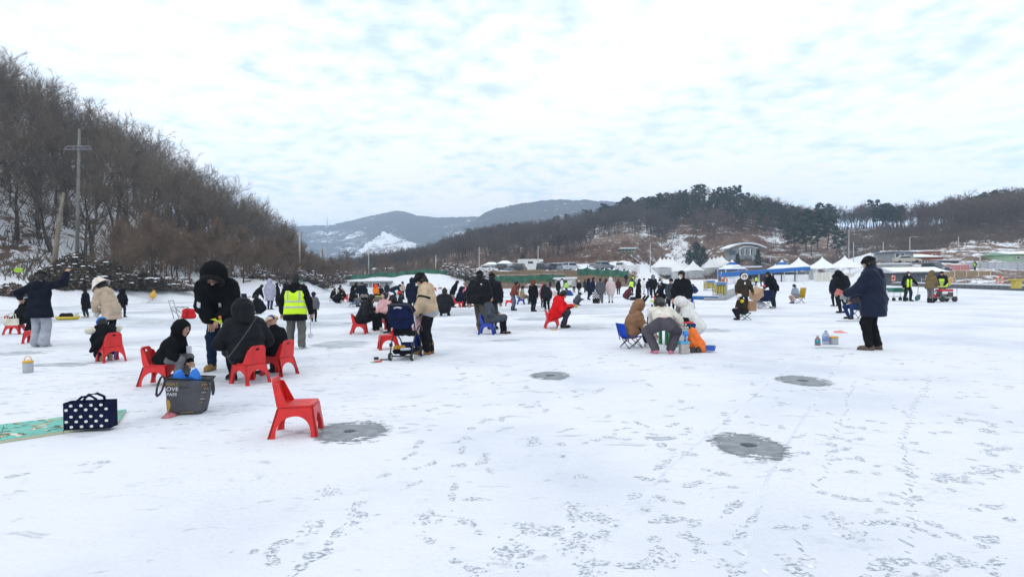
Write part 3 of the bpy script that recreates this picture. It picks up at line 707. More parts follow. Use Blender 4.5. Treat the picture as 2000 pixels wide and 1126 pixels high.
def snowy_brush(seed, W_, H_, nleaf, m_leaf, name, label, loc, group, snow=True, rz=0):
    rr = np.random.RandomState(seed); e = empty(name, loc, rz, label, 'bush', group)
    S0, S1 = [], []
    for i in range(int(nleaf*.25)):
        a = rr.uniform(0, 6.28); b = rr.rand()**.5*.5; p = np.array([math.cos(a)*b*W_, math.sin(a)*b*W_*.5, 0]); q = p*1.25+np.array([rr.normal(0, .3), rr.normal(0, .3), H_*rr.uniform(.5, 1.05)*(1-b*.9)])
        S0.append(p); S1.append(q)
    v, f = spikes(S0, S1, np.full(len(S0), .022)); mesh_np('twigs', v, [f], M_BARK[0], e)
    n = nleaf; a = rr.uniform(0, 6.28, n); b = rr.rand(n)**.5; h = rr.rand(n)**.8
    C = np.stack([np.cos(a)*b*W_*.62, np.sin(a)*b*W_*.34, h*H_*(1.02-.55*b**2)], 1); s = rr.uniform(.05, .13, (n, 1))
    ax = rr.normal(0, 1, (n, 3)); ax /= np.linalg.norm(ax, axis=1, keepdims=True); bx = np.cross(ax, rr.normal(0, 1, (n, 3))); bx /= np.linalg.norm(bx, axis=1, keepdims=True)
    V = np.stack([C-ax*s-bx*s*.5, C+ax*s-bx*s*.5, C+ax*s+bx*s*.5, C-ax*s+bx*s*.5], 1).reshape(-1, 3)
    mesh_np('foliage', V, [np.arange(4*n).reshape(-1, 4).astype(np.int32)], m_leaf, e)
    if snow:
        sb = MB(); R2 = random.Random(seed)
        for k in range(int(17*W_)):
            a = R2.uniform(0, 6.28); b = R2.random()**.5; r_ = R2.uniform(.07, .28)
            c = (math.cos(a)*b*W_*.6, math.sin(a)*b*W_*.33-.08, H_*(1.0-.55*b*b)*R2.uniform(.35, 1.04))
            n_ = 7; P = irregular(r_, r_*.7, n_, R2.random(), .3)
            sb.add([(c[0]+x, c[1]+y, c[2]) for x, y in P]+[(c[0]+x*.6, c[1]+y*.6, c[2]+r_*.30) for x, y in P], [(i, (i+1) % n_, n_+(i+1) % n_, n_+i) for i in range(n_)]+[tuple(range(n_, 2*n_))])
        sb.build('snow_clumps', M_RIDGE, e, True)
    return e
rp = random.Random(11)
G_L = 'bare trees on the steep wooded slope'
def on_slope(n, lo, hi, f, rej=None):
    out_ = []; tries = 0
    while len(out_) < n and tries < n*60:
        tries += 1; u = rp.uniform(lo, hi); y = f(u, rp.random())
        x = (u-1000)/F*y
        if rej and rej(u, y): continue
        if any((x-a)**2+(y-b)**2 < 4.2 for a, b, _ in out_): continue
        out_.append((x, y, u))
    return out_
def lrange(u, r):
    b0 = np.interp(u, [-300, 0, 170, 300, 420, 520, 600, 650], [44, 47, 53, 58, 64, 72, 92, 118]); b1 = np.interp(u, [-300, 0, 170, 300, 420, 520, 600, 650], [86, 88, 98, 112, 116, 124, 140, 150])
    return b0+(b1-b0)*r**.8
cnt = 0
for (x, y, u) in on_slope(225, -330, 640, lrange):
    s = rp.uniform(.78, 1.12)*np.interp(u, [0, 420, 520, 600, 645], [1.08, 1.0, .84, .55, .4])
    BARE.place(rp.randrange(7), Vector((x, y, ground(u, y)-.1)), rp.uniform(0, 6.28), s, 'bare leafless tree among many alike on the steep wooded slope', 'tree', G_L)
# russet twiggy shrubs at the foot of the slope
for (x, y, u) in on_slope(60, 225, 668, lambda u, r: np.interp(u, [225, 300, 420, 520, 600, 668], [46, 50, 55, 62, 78, 95])+r*13):
    RUST.place(rp.randrange(4), Vector((x, y, ground(u, y)-.1)), rp.uniform(0, 6.28), rp.uniform(.6, 1.15)*np.interp(u, [225, 560, 668], [1, .95, .7]), 'russet twiggy shrub at the foot of the wooded slope', 'shrub', 'russet shrubs along the bank')
for (x, y, u) in on_slope(34, 640, 900, lambda u, r: 112+r*45):
    RUST.place(rp.randrange(4), Vector((x, y, ground(u, y)-.1)), rp.uniform(0, 6.28), rp.uniform(.5, .85), 'low russet shrub beyond the green net fence', 'shrub', 'russet shrubs beyond the net fence')
M_DARKLEAF = mat('dry_dark_leaves', (.082, .064, .046), .9, .5, 2.0)
M_DRY = mat('dry_brush', (.13, .095, .075), .95, .4, 1.0)
for k, (u, Y, w, h, lab) in enumerate([(120, 43.5, 3.6, 2.0, 'snow-dusted dark brushwood mound below the leaning dead trunk'), (205, 45.5, 4.0, 2.2, 'snow-dusted dark brushwood mound behind the woman in the bucket hat'),
        (150, 47, 3.5, 2.4, 'snow-dusted dark bush at the foot of the concrete pole'), (275, 48, 3.4, 1.6, 'low dark bush with snow next to the yellow bag'), (22, 39.5, 1.8, .9, 'grey dry brush behind the man in wide grey trousers'),
        (340, 49.5, 3.4, 1.3, 'dry brush on the snowy bank behind the red bag')]):
    snowy_brush(40+k, w, h, 2600 if k < 4 else 900, M_DARKLEAF if k < 4 else M_DRY, 'bush', lab, gpos(u, Y, -.1), None)
for k in range(16):
    u = rp.uniform(500, 680); Y = np.interp(u, [500, 600, 680], [60, 77, 95])+rp.uniform(0, 5)
    snowy_brush(60+k, rp.uniform(2, 3.6), rp.uniform(1.0, 1.8), 700, M_DRY, 'bush', 'grey dry brush with snow on the bank by the lake', gpos(u, Y, -.1), 'dry brush on the snowy bank')
for k, (u, Y) in enumerate([(905, 96), (918, 97), (935, 96), (895, 99), (880, 99), (950, 99)]):
    snowy_brush(90+k, 3.6, 2.6, 500, M_DRY, 'bush', 'snow-laden brush heaped behind the pair in black jackets', gpos(u, Y, -.2), 'snow-laden brush on the shore')
# pines and firs on the hill across the lake
def crestY(u): return np.interp(u, [1000, 1150, 1230, 1300, 1380, 1460, 1550, 1640, 1720, 1900, 2000], [390, 370, 345, 310, 300, 280, 270, 265, 262, 250, 240])
G_P = 'pines on the hill across the lake'
for (x, y, u) in on_slope(112, 1140, 1570, lambda u, r: crestY(u)-(r**1.5)*48):
    PINE.place(rp.randrange(5), Vector((x, y, ground(u, y)-.2)), rp.uniform(0, 6.28), rp.uniform(.75, 1.1), 'dark green pine among many alike along the crest of the hill', 'tree', G_P)
for (x, y, u) in on_slope(26, 850, 1140, lambda u, r: np.interp(u, [850, 1000, 1140], [420, 395, 372])-r*60):
    PINE.place(rp.randrange(5), Vector((x, y, ground(u, y)-.2)), rp.uniform(0, 6.28), rp.uniform(.6, .9), 'small pine showing among the bare trees of the lower ridge', 'tree', 'pines on the lower ridge')
for (x, y, u) in on_slope(18, 1590, 1990, lambda u, r: crestY(u)-r*14, lambda u, y: not (1705 < u < 1765 or 1885 < u < 1990 or 1600 < u < 1625)):
    PINE.place(rp.randrange(5), Vector((x, y, ground(u, y)-.2)), rp.uniform(0, 6.28), rp.uniform(.85, 1.15), 'pine standing among bare trees on the ridge above the houses', 'tree', 'pines on the ridge above the houses')
for k, (u, Y, s) in enumerate([(1555, 186, 1.15), (1575, 190, 1.35), (1598, 192, 1.4), (1616, 188, 1.15), (1585, 183, 1.0), (1632, 176, .8)]):
    PINE.place(k, gpos(u, Y, -.2), k*1.7, s, 'big dark pine of the clump behind the white canopies', 'tree', 'clump of pines behind the canopies')
for k, (u, Y, s, lab) in enumerate([(1362, 178, 1.0, 'dark fir with drooping branches above the pointed tents'), (1376, 182, .8, 'smaller fir beside the tall fir above the tents'), (1347, 186, .75, 'short fir next to the snowy gully above the tents'),
                                    (1020, 152, .42, 'small round conifer by the white house with the car park'), (1440, 160, .4, 'low conifer below the arched roof house'), (1481, 158, .5, 'low dark conifer in front of the arched roof house terrace')]):
    FIR.place(k, gpos(u, Y, -.2), k, s, lab, 'tree', None)
# the rest of the woods: one mass, too many to count
far_v = [gen_bare(400+k, 10, 8, 5, 5, .42, 1.5, .40, .08, .05, .30, True) for k in range(5)]
def woods(name, pts, m_t, scl, seed):
    rr = np.random.RandomState(seed); VT, FT, n0 = [], [], 0
    for (x, y, u) in pts:
        t, c, _ = far_v[rr.randint(5)]; a = rr.uniform(0, 6.28); s = scl*rr.uniform(.7, 1.15); z = ground(u, y)-.2
        ca, sa = math.cos(a), math.sin(a)
        for V, Fs in (t, c):
            W2 = np.stack([(V[:, 0]*ca-V[:, 1]*sa)*s+x, (V[:, 0]*sa+V[:, 1]*ca)*s+y, V[:, 2]*s*rr.uniform(.97, 1.03)+z], 1)
            VT.append(W2)
            for f in Fs: FT.append(f+n0)
            n0 += len(V)
    o = mesh_np(name, np.concatenate(VT), FT, m_t, smooth=True); tag(o, kind='stuff'); return o
def fast_pts(n, lo, hi, f, rej=None):
    o = []
    while len(o) < n:
        u = rp.uniform(lo, hi); y = f(u, rp.random())
        if rej and rej(u, y): continue
        o.append(((u-1000)/F*y, y, u))
    return o
M_W1 = mat('grey_woods', (.088, .074, .068), .95, .35, .05); M_W2 = mat('brown_woods', (.105, .078, .060), .95, .35, .05); M_W3 = mat('rust_woods', (.14, .075, .050), .95, .3, .05)
woods('bare_woods', fast_pts(700, 640, 1150, lambda u, r: 185+r*(np.interp(u, [640, 760, 930, 1150], [520, 470, 400, 372])-185)), M_W1, .95, 1)
woods('bare_woods', fast_pts(450, 640, 1150, lambda u, r: 185+r*(np.interp(u, [640, 760, 930, 1150], [520, 470, 400, 372])-185)), M_W2, .82, 11)
woods('bare_woods', fast_pts(360, 1120, 1320, lambda u, r: 235+r*(crestY(u)-235)), M_W1, .95, 2)
woods('bare_woods', fast_pts(210, 1300, 1580, lambda u, r: 225+r*(crestY(u)-220), lambda u, y: abs(u-1325) < 22 and y < 260), M_W2, .95, 3)
woods('bare_woods', fast_pts(90, 1470, 1570, lambda u, r: crestY(u)-r*25), M_W1, 1.15, 7)
woods('bare_woods', fast_pts(170, 1540, 1900, lambda u, r: crestY(u)-r*14+6), M_W1, 1.15, 4)
woods('bare_woods', fast_pts(210, 1840, 2150, lambda u, r: crestY(min(u, 2000))-r*52), M_W2, 1.1, 5)
woods('rust_woods', fast_pts(26, 1755, 1870, lambda u, r: crestY(u)-r*12), M_W3, 1.0, 6)
def scrub(name, pts, m_t, h, seed, k=9):
    rr = np.random.RandomState(seed); S0, S1, SR = [], [], []
    for (x, y, u) in pts:
        z = ground(u, y)-.1
        for i in range(k):
            b = np.array([x+rr.normal(0, .5), y+rr.normal(0, .5), z]); S0.append(b); S1.append(b+np.array([rr.normal(0, .5), rr.normal(0, .5), 1])*h*rr.uniform(.5, 1.2)); SR.append(.055)
    v, f = spikes(S0, S1, SR); o = mesh_np(name, v, [f], m_t); tag(o, kind='stuff')
scrub('undergrowth', fast_pts(1500, 1050, 1560, lambda u, r: np.interp(u, [1050, 1240, 1290, 1560], [150, 150, 205, 180])+r*60), M_W3, 1.3, 1)
scrub('undergrowth', fast_pts(2600, 1640, 2150, lambda u, r: 158+r*96), M_W2, 2.2, 2)
woods('brown_woods', fast_pts(150, 1720, 2150, lambda u, r: 180+r*66), M_W2, .62, 12)
scrub('undergrowth', fast_pts(900, 640, 1060, lambda u, r: 140+r*70), mat('russet_scrub', (.15, .095, .065), .95, .3, .1), 1.6, 3)
scrub('undergrowth', fast_pts(700, -250, 640, lambda u, r: lrange(u, r)-4), M_TWIG[0], 1.5, 4)
scrub('dry_grass', fast_pts(900, 930, 1240, lambda u, r: np.interp(u, [930, 1150, 1240], [96, 96, 103])+r*20), mat('dry_grass', (.26, .18, .10), .95, .3, .2), .45, 5, 6)
scrub('undergrowth', fast_pts(420, 1385, 1640, lambda u, r: 146+r*24), M_W2, 1.5, 8)
# leaning dead trunk by the concrete pole
def dead_trunk():
    p0, p1 = gpos(100, 47), at(124, 376, 48); e = empty('dead_trunk', p0, 0, 'leaning pale dead trunk with snapped top beside the concrete pole', 'dead tree')
    d = p1-p0; m = MB(); m.tube([(0, 0, -.3), d*.3+Vector((.05, 0, 0)), d*.65, d], [.24, .20, .16, .10], 9); m.build('trunk', bark((.20, .17, .13)), e, True)
    b = MB(); b.tube([d*.45, d*.5+Vector((-.5, 0, .5))], [.05, .02], 5); b.tube([d*.8, d*.84+Vector((.4, 0, .35))], [.04, .015], 5); b.build('branch_stubs', bark((.20, .17, .13)), e)
dead_trunk()
# snow lying along the boughs of the nearest trees
# ================================================================ POLES, WIRES, FENCES, HOUSES, CARS, TENTS, DOCK
M_CONC = mat('concrete', (.30, .29, .27), .9, .2, 2.0, .2, 15)
M_SNOWCAP = mat('roof_snow', (.84, .87, .92), .9, .04, 3, .3, 8)
M_GLASSD = mat('window_glass', (.03, .04, .05), .15, 0.0, spec=.6)
def pole(px, y0, y1, Y, r, label, cat='pole', col=(.17, .165, .15), group=None, px1=None, name='utility_pole', arm=None, lamp=False, stripes=False, antenna=False):
    u = px; base = gpos(u, Y); top = at(px1 if px1 else px, y0, Y)
    base = Vector((at(px, y1, Y).x, Y, base.z-.3)); e = empty(name, base, 0, label, cat, group); d = top-base
    m = MB(); m.tube([(0, 0, 0), d], [r, r*.62], 10); m.build('post', mat('pole_concrete', col, .85, .2, 1.5), e, True)
    if arm:
        a = MB(); w = arm
        for f, ln in ((.865, 1.0), (.885, .8)):
            p = d*f; a.box((p.x, p.y-.12, p.z), (w*ln, .07, .055), rz=.05)
        a.build('crossarm', metl((.22, .23, .25)), e)
        for k in range(4):
            i = MB(); p = d*.865; i.lathe([(.05, 0), (.07, .05), (.05, .1), (.06, .16), (.02, .2)], (p.x+(k-1.5)*w*.3, p.y-.12, p.z+.045), 8); i.build('insulator', plas((.22, .14, .10)), e, True)
        c = MB(); p = d*.875; c.box((p.x+.25, p.y+.05, p.z+.1), (.7, .25, .22), ry=.25); c.build('switch_box', metl((.12, .12, .13)), e)
    if lamp:
        a = MB(); a.tube([d*.97, d*.99+Vector((.5, 0, .25)), d*.98+Vector((1.2, 0, .2))], .045, 6); a.build('lamp_arm', metl((.4, .4, .4)), e)
        h = MB(); h.box(tuple(d*.98+Vector((1.35, 0, .17))), (.5, .2, .1)); h.build('lamp_head', metl((.5, .5, .5)), e, bevel=.02)
    if stripes:
        for k in range(4):
            z = 1.0+k*.32; s = MB(); q = r*(1-.38*z/d.length)+.006
            s.lathe([(q, z), (q, z+.30)], (d.x*z/d.z, 0, 0), 12); s.build('warning_band', pnt((.75, .55, .03) if k % 2 == 0 else (.02, .02, .02)), e, True)
    if antenna:
        for k in range(3):
            a = MB(); t = 2*PI*k/3+.4; a.box(tuple(d*.9+Vector((math.cos(t)*.45, math.sin(t)*.45, 0))), (.22, .22, 1.7)); a.build('antenna_panel', pnt((.5, .5, .5)), e, bevel=.03)
    return e, base, d
pole(149, 252, 533, 50, .165, 'tall concrete utility pole with crossarm rising before the wooded slope', 'utility pole', px1=155, arm=2.3)
pole(585, 456, 545, 80, .17, 'street lamp post with yellow and black bands behind the angler in the yellow vest', 'street lamp', (.42, .40, .38), name='street_lamp', lamp=True, stripes=True)
pole(629, 486, 540, 104, .17, 'pole carrying mobile antenna panels at the end of the wooded slope', 'mast', (.2, .2, .2), name='antenna_pole', antenna=True)
GP_ = 'thin poles around the lake'
for px, y0, Y, lab in [(527, 497, 72, 'thin grey pole standing among the russet shrubs'), (595, 508, 90, 'short thin pole just beside the banded street lamp'), (720, 483, 124, 'thin pole in front of the blue mountain snow scar'), (713, 530, 100, 'short white pole behind the net fence near the grey shed'),
                       (851, 498, 124, 'pole with small crossarm below the low wooded ridge'), (936, 482, 140, 'thin pole beside the white house'), (1051, 480, 128, 'pale pole behind the camper van'), (1658, 448, 150, 'tall pale pole behind the white canopies and navy parka man'),
                       (1667, 472, 148, 'shorter pole close beside the tall pale pole'), (1725, 472, 142, 'pole between the snow field and the grey house'), (1777, 463, 142, 'pole rising above the grey house'), (1872, 462, 140, 'pole above the brick house snow field'), (1989, 467, 128, 'pole by the green building'), (1914, 487, 108, 'thin pole by the grey corrugated wall')]:
    pole(px, y0, 540, Y, .11 if Y > 90 else .08, lab, 'pole', (.48, .47, .45), GP_, name='post_pole', lamp=(px in (720, 1777, 1989)))
pole(1270, 475, 534, 150, .13, 'street lamp pole beside the first row of pointed tents', 'street lamp', (.45, .45, .45), name='street_lamp', lamp=True)
def wire(a, b, sag, label, r=.016, group='overhead power lines'):
    P = []
    for k in range(25):
        t = k/24; p = a.lerp(b, t); p.z -= sag*4*t*(1-t); P.append(p-a)
    m = MB(); m.tube(P, r, 4); o = m.build('power_line', mat('cable', (.06, .06, .065), .7, 0), None, True, loc=a); tag(o, label, 'cable', group)
wire(at(-160, 130, 44), at(154, 268, 50), .25, 'upper power line coming down to the top of the concrete pole')
wire(at(-160, 235, 44), at(151, 328, 50), .35, 'lower power line meeting the concrete pole below its crossarm')
wire(at(151, 328, 50), at(585, 466, 80), .45, 'power line from the concrete pole down to the street lamp')
wire(at(585, 466, 80), at(629, 492, 104), .3, 'short power line from the street lamp to the antenna pole')
wire(at(720, 486, 124), at(851, 500, 124), .5, 'power line between the two poles before the low ridge')
# ---------------------------------------------------------------- green net fences
M_NET = mat('green_net', (.045, .15, .095), .8, .4, 1.5, .3, 6)
def net_fence(line, h, label, name='net_fence', rail=False):
    P = [gpos(u, Y) for u, Y in line]; e = empty(name, P[0], 0, label, 'fence'); o = P[0]; rr = random.Random(len(P))
    for i in range(len(P)-1):
        a, b = P[i]-o, P[i+1]-o; h0, h1 = h*rr.uniform(.85, 1.1), h*rr.uniform(.85, 1.1); n = 6; V = []
        for k in range(n+1):
            t = k/n; p = a.lerp(b, t); s = (h0+(h1-h0)*t)*(1-.16*math.sin(PI*t)); V += [(p.x, p.y+.12*math.sin(t*9+i), p.z-.15), (p.x, p.y+.06*math.sin(t*9+i+2), p.z+s)]
        mesh_np('net_panel', V, [(2*k, 2*k+2, 2*k+3, 2*k+1) for k in range(n)], M_NET, e)
    for i, p in enumerate(P):
        m = MB(); q = p-o; m.tube([q+Vector((0, .1, -.3)), q+Vector((0, .1, h*1.25))], .05, 6); m.build('fence_post', metl((.10, .13, .11)), e)
    if rail:
        m = MB(); m.tube([p-o+Vector((0, -.1, h*1.02)) for p in P], .03, 4); m.build('top_rail', metl((.5, .55, .5)), e)
net_fence([(u, np.interp(u, [560, 600, 650, 760, 870], [66, 79, 95, 98, 98])) for u in range(565, 880, 22)], .85, 'sagging green net fence along the snowy bank behind the grey shed')
net_fence([(u, 96.5) for u in range(896, 1126, 23)], 1.25, 'green net fence at the foot of the tan dam below the parked cars', rail=True)
net_fence([(u, np.interp(u, [1128, 1240], [103, 109])) for u in range(1128, 1246, 20)], 1.5, 'green net sheet on the tan bank below the white hut')
net_fence([(u, np.interp(u, [160, 250], [53, 56])) for u in range(168, 262, 18)], 1.3, 'green net half hidden behind the snow-dusted brush')
# ---------------------------------------------------------------- simple buildings
def win(e, c, w, h, fm=None, n=1):
    """window in a wall facing -Y: frame part with pane sub-parts"""
    f = MB(); t = .08
    f.box((c[0], c[1], c[2]+h/2-t/2), (w, .1, t)); f.box((c[0], c[1], c[2]-h/2+t/2), (w, .1, t))
    for k in range(n+1): f.box((c[0]-w/2+t/2+(w-t)*k/n, c[1], c[2]), (t, .1, h-2*t-.002))
    o = f.build('window', fm or pnt((.75, .75, .74)), e)
    for k in range(n):
        p = MB(); pw = (w-t)/n; p.box((c[0]-w/2+t/2+pw*(k+.5), c[1]+.03, c[2]), (pw-t, .02, h-2*t)); p.build('pane', M_GLASSD, o)
def house(name, px0, px1, ytop, ybot, Y, depth, wallc, label, roof='flat', roofc=(.5, .5, .5), snow=True, wins=(), over=.35, slope=0.0, base=None, doors=(), cat='house', wallmat=None):
    a, b = at(px0, ybot, Y), at(px1, ybot, Y); top = at((px0+px1)/2, ytop, Y).z; w = b.x-a.x; gz = min(a.z, ground((px0+px1)/2, Y)); z0 = a.z; H = top-z0
    e = empty(name, (a.x+w/2, Y, z0), 0, label, cat); Hw = H*(.72 if roof in ('gable', 'hip') else .90)
    m = MB(); m.box((0, depth/2, (Hw-1.2)/2-.0), (w, depth, Hw+1.2)); m.build('wall', wallmat or pnt(wallc, .8, .15, .6), e)
    if roof == 'flat':
        r_ = MB(); r_.box((0, depth/2, Hw+H*.04+.002), (w+2*over, depth+2*over, H*.08), ry=slope); r_.build('roof', pnt(roofc), e)
        if snow: s = MB(); s.box((0, depth/2, Hw+H*.08+.09), (w+2*over-.1, depth+2*over-.1, .16), ry=slope); s.build('roof_snow', M_SNOWCAP, e, bevel=.05)
    else:
        x, y0, y1 = w/2+over, -over, depth+over; rx = 0 if roof == 'gable' else min(w/2, depth/2)*.8
        V = [(-x, y0, Hw), (x, y0, Hw), (x, y1, Hw), (-x, y1, Hw), (-x+rx, (y0+y1)/2, H), (x-rx, (y0+y1)/2, H)]
        Fc = [(0, 1, 5, 4), (2, 3, 4, 5), (1, 2, 5), (3, 0, 4), (0, 3, 2, 1)]
        mesh_np('roof', V, Fc, pnt(roofc), e)
        if snow:
            V2 = [(p[0]*.97, (p[1]-depth/2)*.96+depth/2, p[2]+.12+.03*(i > 3)) for i, p in enumerate(V)]; mesh_np('roof_snow', V2, Fc, M_SNOWCAP, e)
    for wx, wz, ww, wh, n in wins: win(e, (wx*w, -.055, wz*H), ww, wh, None, n)
    for dx, dw, dh, dc in doors: d = MB(); d.box((dx*w, -.04, dh/2), (dw, .08, dh)); d.build('door', pnt(dc), e)
    return e, w, H
house('white_house', 972, 1000, 509, 532, 150, 7, (.74, .74, .72), 'two-storey white house block with square windows by the car park', 'hip', (.6, .6, .6), True, [(-.28, .48, 1.0, .75, 2), (.28, .48, 1.0, .75, 2)], doors=[(0, .8, 1.0, (.1, .1, .12))])
house('white_house', 946, 973, 512, 531, 151, 7, (.62, .62, .60), 'low white house wing with wide snow roof and grey base wall', 'hip', (.6, .6, .6), True, [(-.3, .45, 1.1, .8, 2), (.05, .45, 1.1, .8, 2), (.36, .45, .8, .8, 1)])
house('farm_house', 726, 762, 523, 534, 165, 8, (.45, .44, .42), 'low house under a thick snow roof behind russet brush', 'gable', (.6, .6, .6), True, [(-.2, .4, 1.5, .7, 2)])
house('white_hut', 1222, 1250, 518, 533, 132, 3.0, (.72, .72, .70), 'small white hut with flat roof above the snowy ramp', 'flat', (.7, .7, .7), True, [], .12, 0, doors=[(.2, .6, 1.2, (.6, .6, .6))], cat='hut')
house('grey_house', 1747, 1784, 490, 519, 126, 7, (.27, .29, .30), 'grey two-storey house with one wide dark window', 'flat', (.16, .20, .24), False, [(-.22, .70, 2.1, 1.0, 2), (.2, .2, 1.4, .9, 1)], .45, .03)
house('brick_house', 1786, 1842, 496, 520, 128, 8, (.30, .105, .065), 'red brick house with snow on its low roofs', 'hip', (.34, .12, .07), True, [(-.15, .32, 1.3, .9, 2), (.12, .32, .9, .9, 1)], .6)
house('brick_house', 1812, 1836, 490, 505, 137, 5, (.34, .12, .075), 'small red brick upper block behind the brick house', 'flat', (.4, .16, .1), True, [(0, .5, .9, .6, 1)], .3)
house('barn', 1842, 1872, 508, 521, 124, 5, (.05, .05, .05), 'black open-fronted barn beside the brick house', 'flat', (.3, .3, .3), True, [], .3, .02, cat='barn')
house('green_building', 1976, 2040, 491, 511, 122, 8, (.32, .46, .30), 'pale green building at the edge beyond the grey wall', 'gable', (.30, .48, .34), True, [(-.3, .4, .9, .5, 1), (.05, .4, .9, .5, 1)], .4)
house('low_shed', 1890, 1962, 499, 509, 132, 6, (.40, .48, .44), 'long low shed with snowy roof behind the grey wall', 'flat', (.5, .52, .5), True, [], .3, .0, cat='shed')
house('site_cabin', 1728, 1776, 515, 532, 104, 3, (.38, .40, .38), 'grey-green site cabin with a small row of white windows', 'flat', (.5, .5, .5), True, [(.05, .55, 1.5, .55, 3)], .15, cat='cabin')
house('dark_cabin', 1752, 1840, 523, 556, 80, 4.5, (.085, .092, .10), 'dark grey lakeside cabin with white window and snowy low roof', 'gable', (.5, .5, .5), True, [(.22, .42, 1.15, .62, 2)], .7, doors=[(-.28, .8, 1.6, (.05, .05, .05))], cat='cabin')
house('grey_shed', 683, 757, 549, 567, 91, 3.2, (.24, .25, .25), 'grey flat-roofed shed on the shore behind the crowd', 'flat', (.34, .33, .32), True, [(-.1, .55, 1.2, .8, 1), (.2, .55, 1.2, .8, 1)], .3, cat='shed')
def hut_far():
    e, w, H = house('white_shed', 1086, 1124, 543, 560, 93, 3, (.62, .63, .60), 'white shed with open dark front on the shore below the dam', 'flat', (.8, .8, .8), True, [], .3, -.02, doors=[(.28, 1.1, 1.0, (.75, .76, .72)), (-.2, 1.6, 1.05, (.05, .05, .05))], cat='shed')  # wide near-black door slab paints the shade inside the open front
hut_far()
def watch_tower():
    b = at(1227, 506, 172); e = empty('watch_tower', b, 0, 'small mint green lookout pavilion on columns above the meadow', 'pavilion')
    g = pnt((.38, .50, .42))
    for x in (-1.5, -.5, .5, 1.5):
        for y in (0, 2.6): m = MB(); m.box((x, y, .2), (.5, .5, 2.6)); m.build('column', g, e)
    m = MB(); m.box((0, 1.3, 1.62), (4.2, 3.6, .22)); m.build('floor_slab', g, e)
    m = MB(); m.box((0, 1.3, 2.35), (3.2, 2.8, 1.2)); m.build('cabin_glass', M_GLASSD, e)
    for x in (-2.0, -1, 0, 1, 2.0): m = MB(); m.box((x, -.4, 1.73+.55), (.08, .08, 1.1)); m.build('rail_post', g, e)
    m = MB(); m.box((0, -.4, 2.2), (4.1, .06, .3)); m.build('rail', g, e)
    m = MB(); m.box((0, 1.3, 3.08), (4.6, 4.0, .22)); m.build('roof', g, e); m = MB(); m.box((.1, 1.3, 3.29), (4.5, 3.9, .18)); m.build('roof_snow', M_SNOWCAP, e)
watch_tower()
def villa():
    b = at(1457, 498, 166); e = empty('arched_house', b, 0, 'white villa with a broad arched snow roof over tall glass doors', 'house'); w = 9.0; e.scale = (.86, .86, .80)
    wc = pnt((.30, .33, .34))
    m = MB(); m.box((0, 3.2, .6), (w, 6, 4.4)); m.build('wall', wc, e)
    def arch(W, z0, rise, th, y0, y1, nm, mt):
        n = 14; V = []
        for k in range(n+1):
            t = -1+2*k/n; x = t*W/2; z = z0+rise*(1-t*t)
            V += [(x, y0, z), (x, y1, z), (x, y0, z+th), (x, y1, z+th)]
        Fc = []
        for k in range(n):
            a = 4*k; c = a+4; Fc += [(a, c, c+1, a+1), (a+2, a+3, c+3, c+2), (a, a+2, c+2, c), (a+1, c+1, c+3, a+3)]
        Fc += [(0, 1, 3, 2), (4*n, 4*n+2, 4*n+3, 4*n+1)]
        mesh_np(nm, V, Fc, mt, e)
    arch(12.5, 2.2, 1.7, .25, -1.4, 7, 'roof', pnt((.55, .58, .60))); arch(12.3, 2.47, 1.7, .22, -1.3, 6.9, 'roof_snow', M_SNOWCAP)
    arch(6.2, 2.0, .9, .2, -2.2, -1.45, 'porch_arch', pnt((.7, .72, .72)))
    for x in (-2.7, -1.1, .6, 2.6): m = MB(); m.box((x, -1.9, 1.0), (.25, .25, 2.3)); m.build('column', pnt((.7, .72, .72)), e)
    for x in (-1.9, -.25, 1.6): win(e, (x, .12, 1.15), 1.3, 1.9, None, 2)
    m = MB(); m.box((-4.4, .18, .9), (2.2, .05, 1.6)); m.build('garage_door', pnt((.10, .12, .14)), e)
    m = MB(); m.box((3.6, -2.6, -.5), (6.5, 2.4, .25)); m.build('terrace', pnt((.5, .52, .52)), e)
    for x in (.8, 3.6, 6.4): m = MB(); m.box((x, -3.5, -1.7), (.25, .25, 2.3)); m.build('terrace_leg', pnt((.5, .52, .52)), e)
villa()
def panel_fence(name, px0, px1, y0, y1, Y, n, pc, postc, label, cat='fence'):
    a, b = at(px0, y1, Y), at(px1, y1, Y); h = at(px0, y0, Y).z-a.z; e = empty(name, a, 0, label, cat); w = (b.x-a.x)/n; s = (b.z-a.z)/n
    for k in range(n): m = MB(); m.box((w*(k+.5), 0, h/2+s*k), (w-.08, .06, h*.92)); m.build('fence_panel', pc, e)
    for k in range(n+1): m = MB(); m.box((w*k, -.05, h/2-.2+s*k), (.12, .12, h+.5)); m.build('fence_post', postc, e)
    m = MB(); m.box((w*n/2, -.04, h+.03), (w*n, .1, .08), ry=-math.atan2(s, w)); m.build('top_rail', postc, e)
panel_fence('terrace_fence', 1840, 1934, 529, 541, 92, 4, pnt((.36, .26, .15)), pnt((.70, .62, .48)), 'tan panel fence with pale posts on the lakeside terrace')
panel_fence('pink_fence', 1838, 1893, 517, 528, 99, 3, pnt((.62, .25, .25)), pnt((.7, .45, .42)), 'pink panel fence on the upper terrace behind the generator')
panel_fence('corrugated_wall', 1886, 2060, 511, 529, 108, 12, pnt((.44, .46, .48)), pnt((.40, .42, .44)), 'long light grey corrugated wall above the terrace', 'wall')
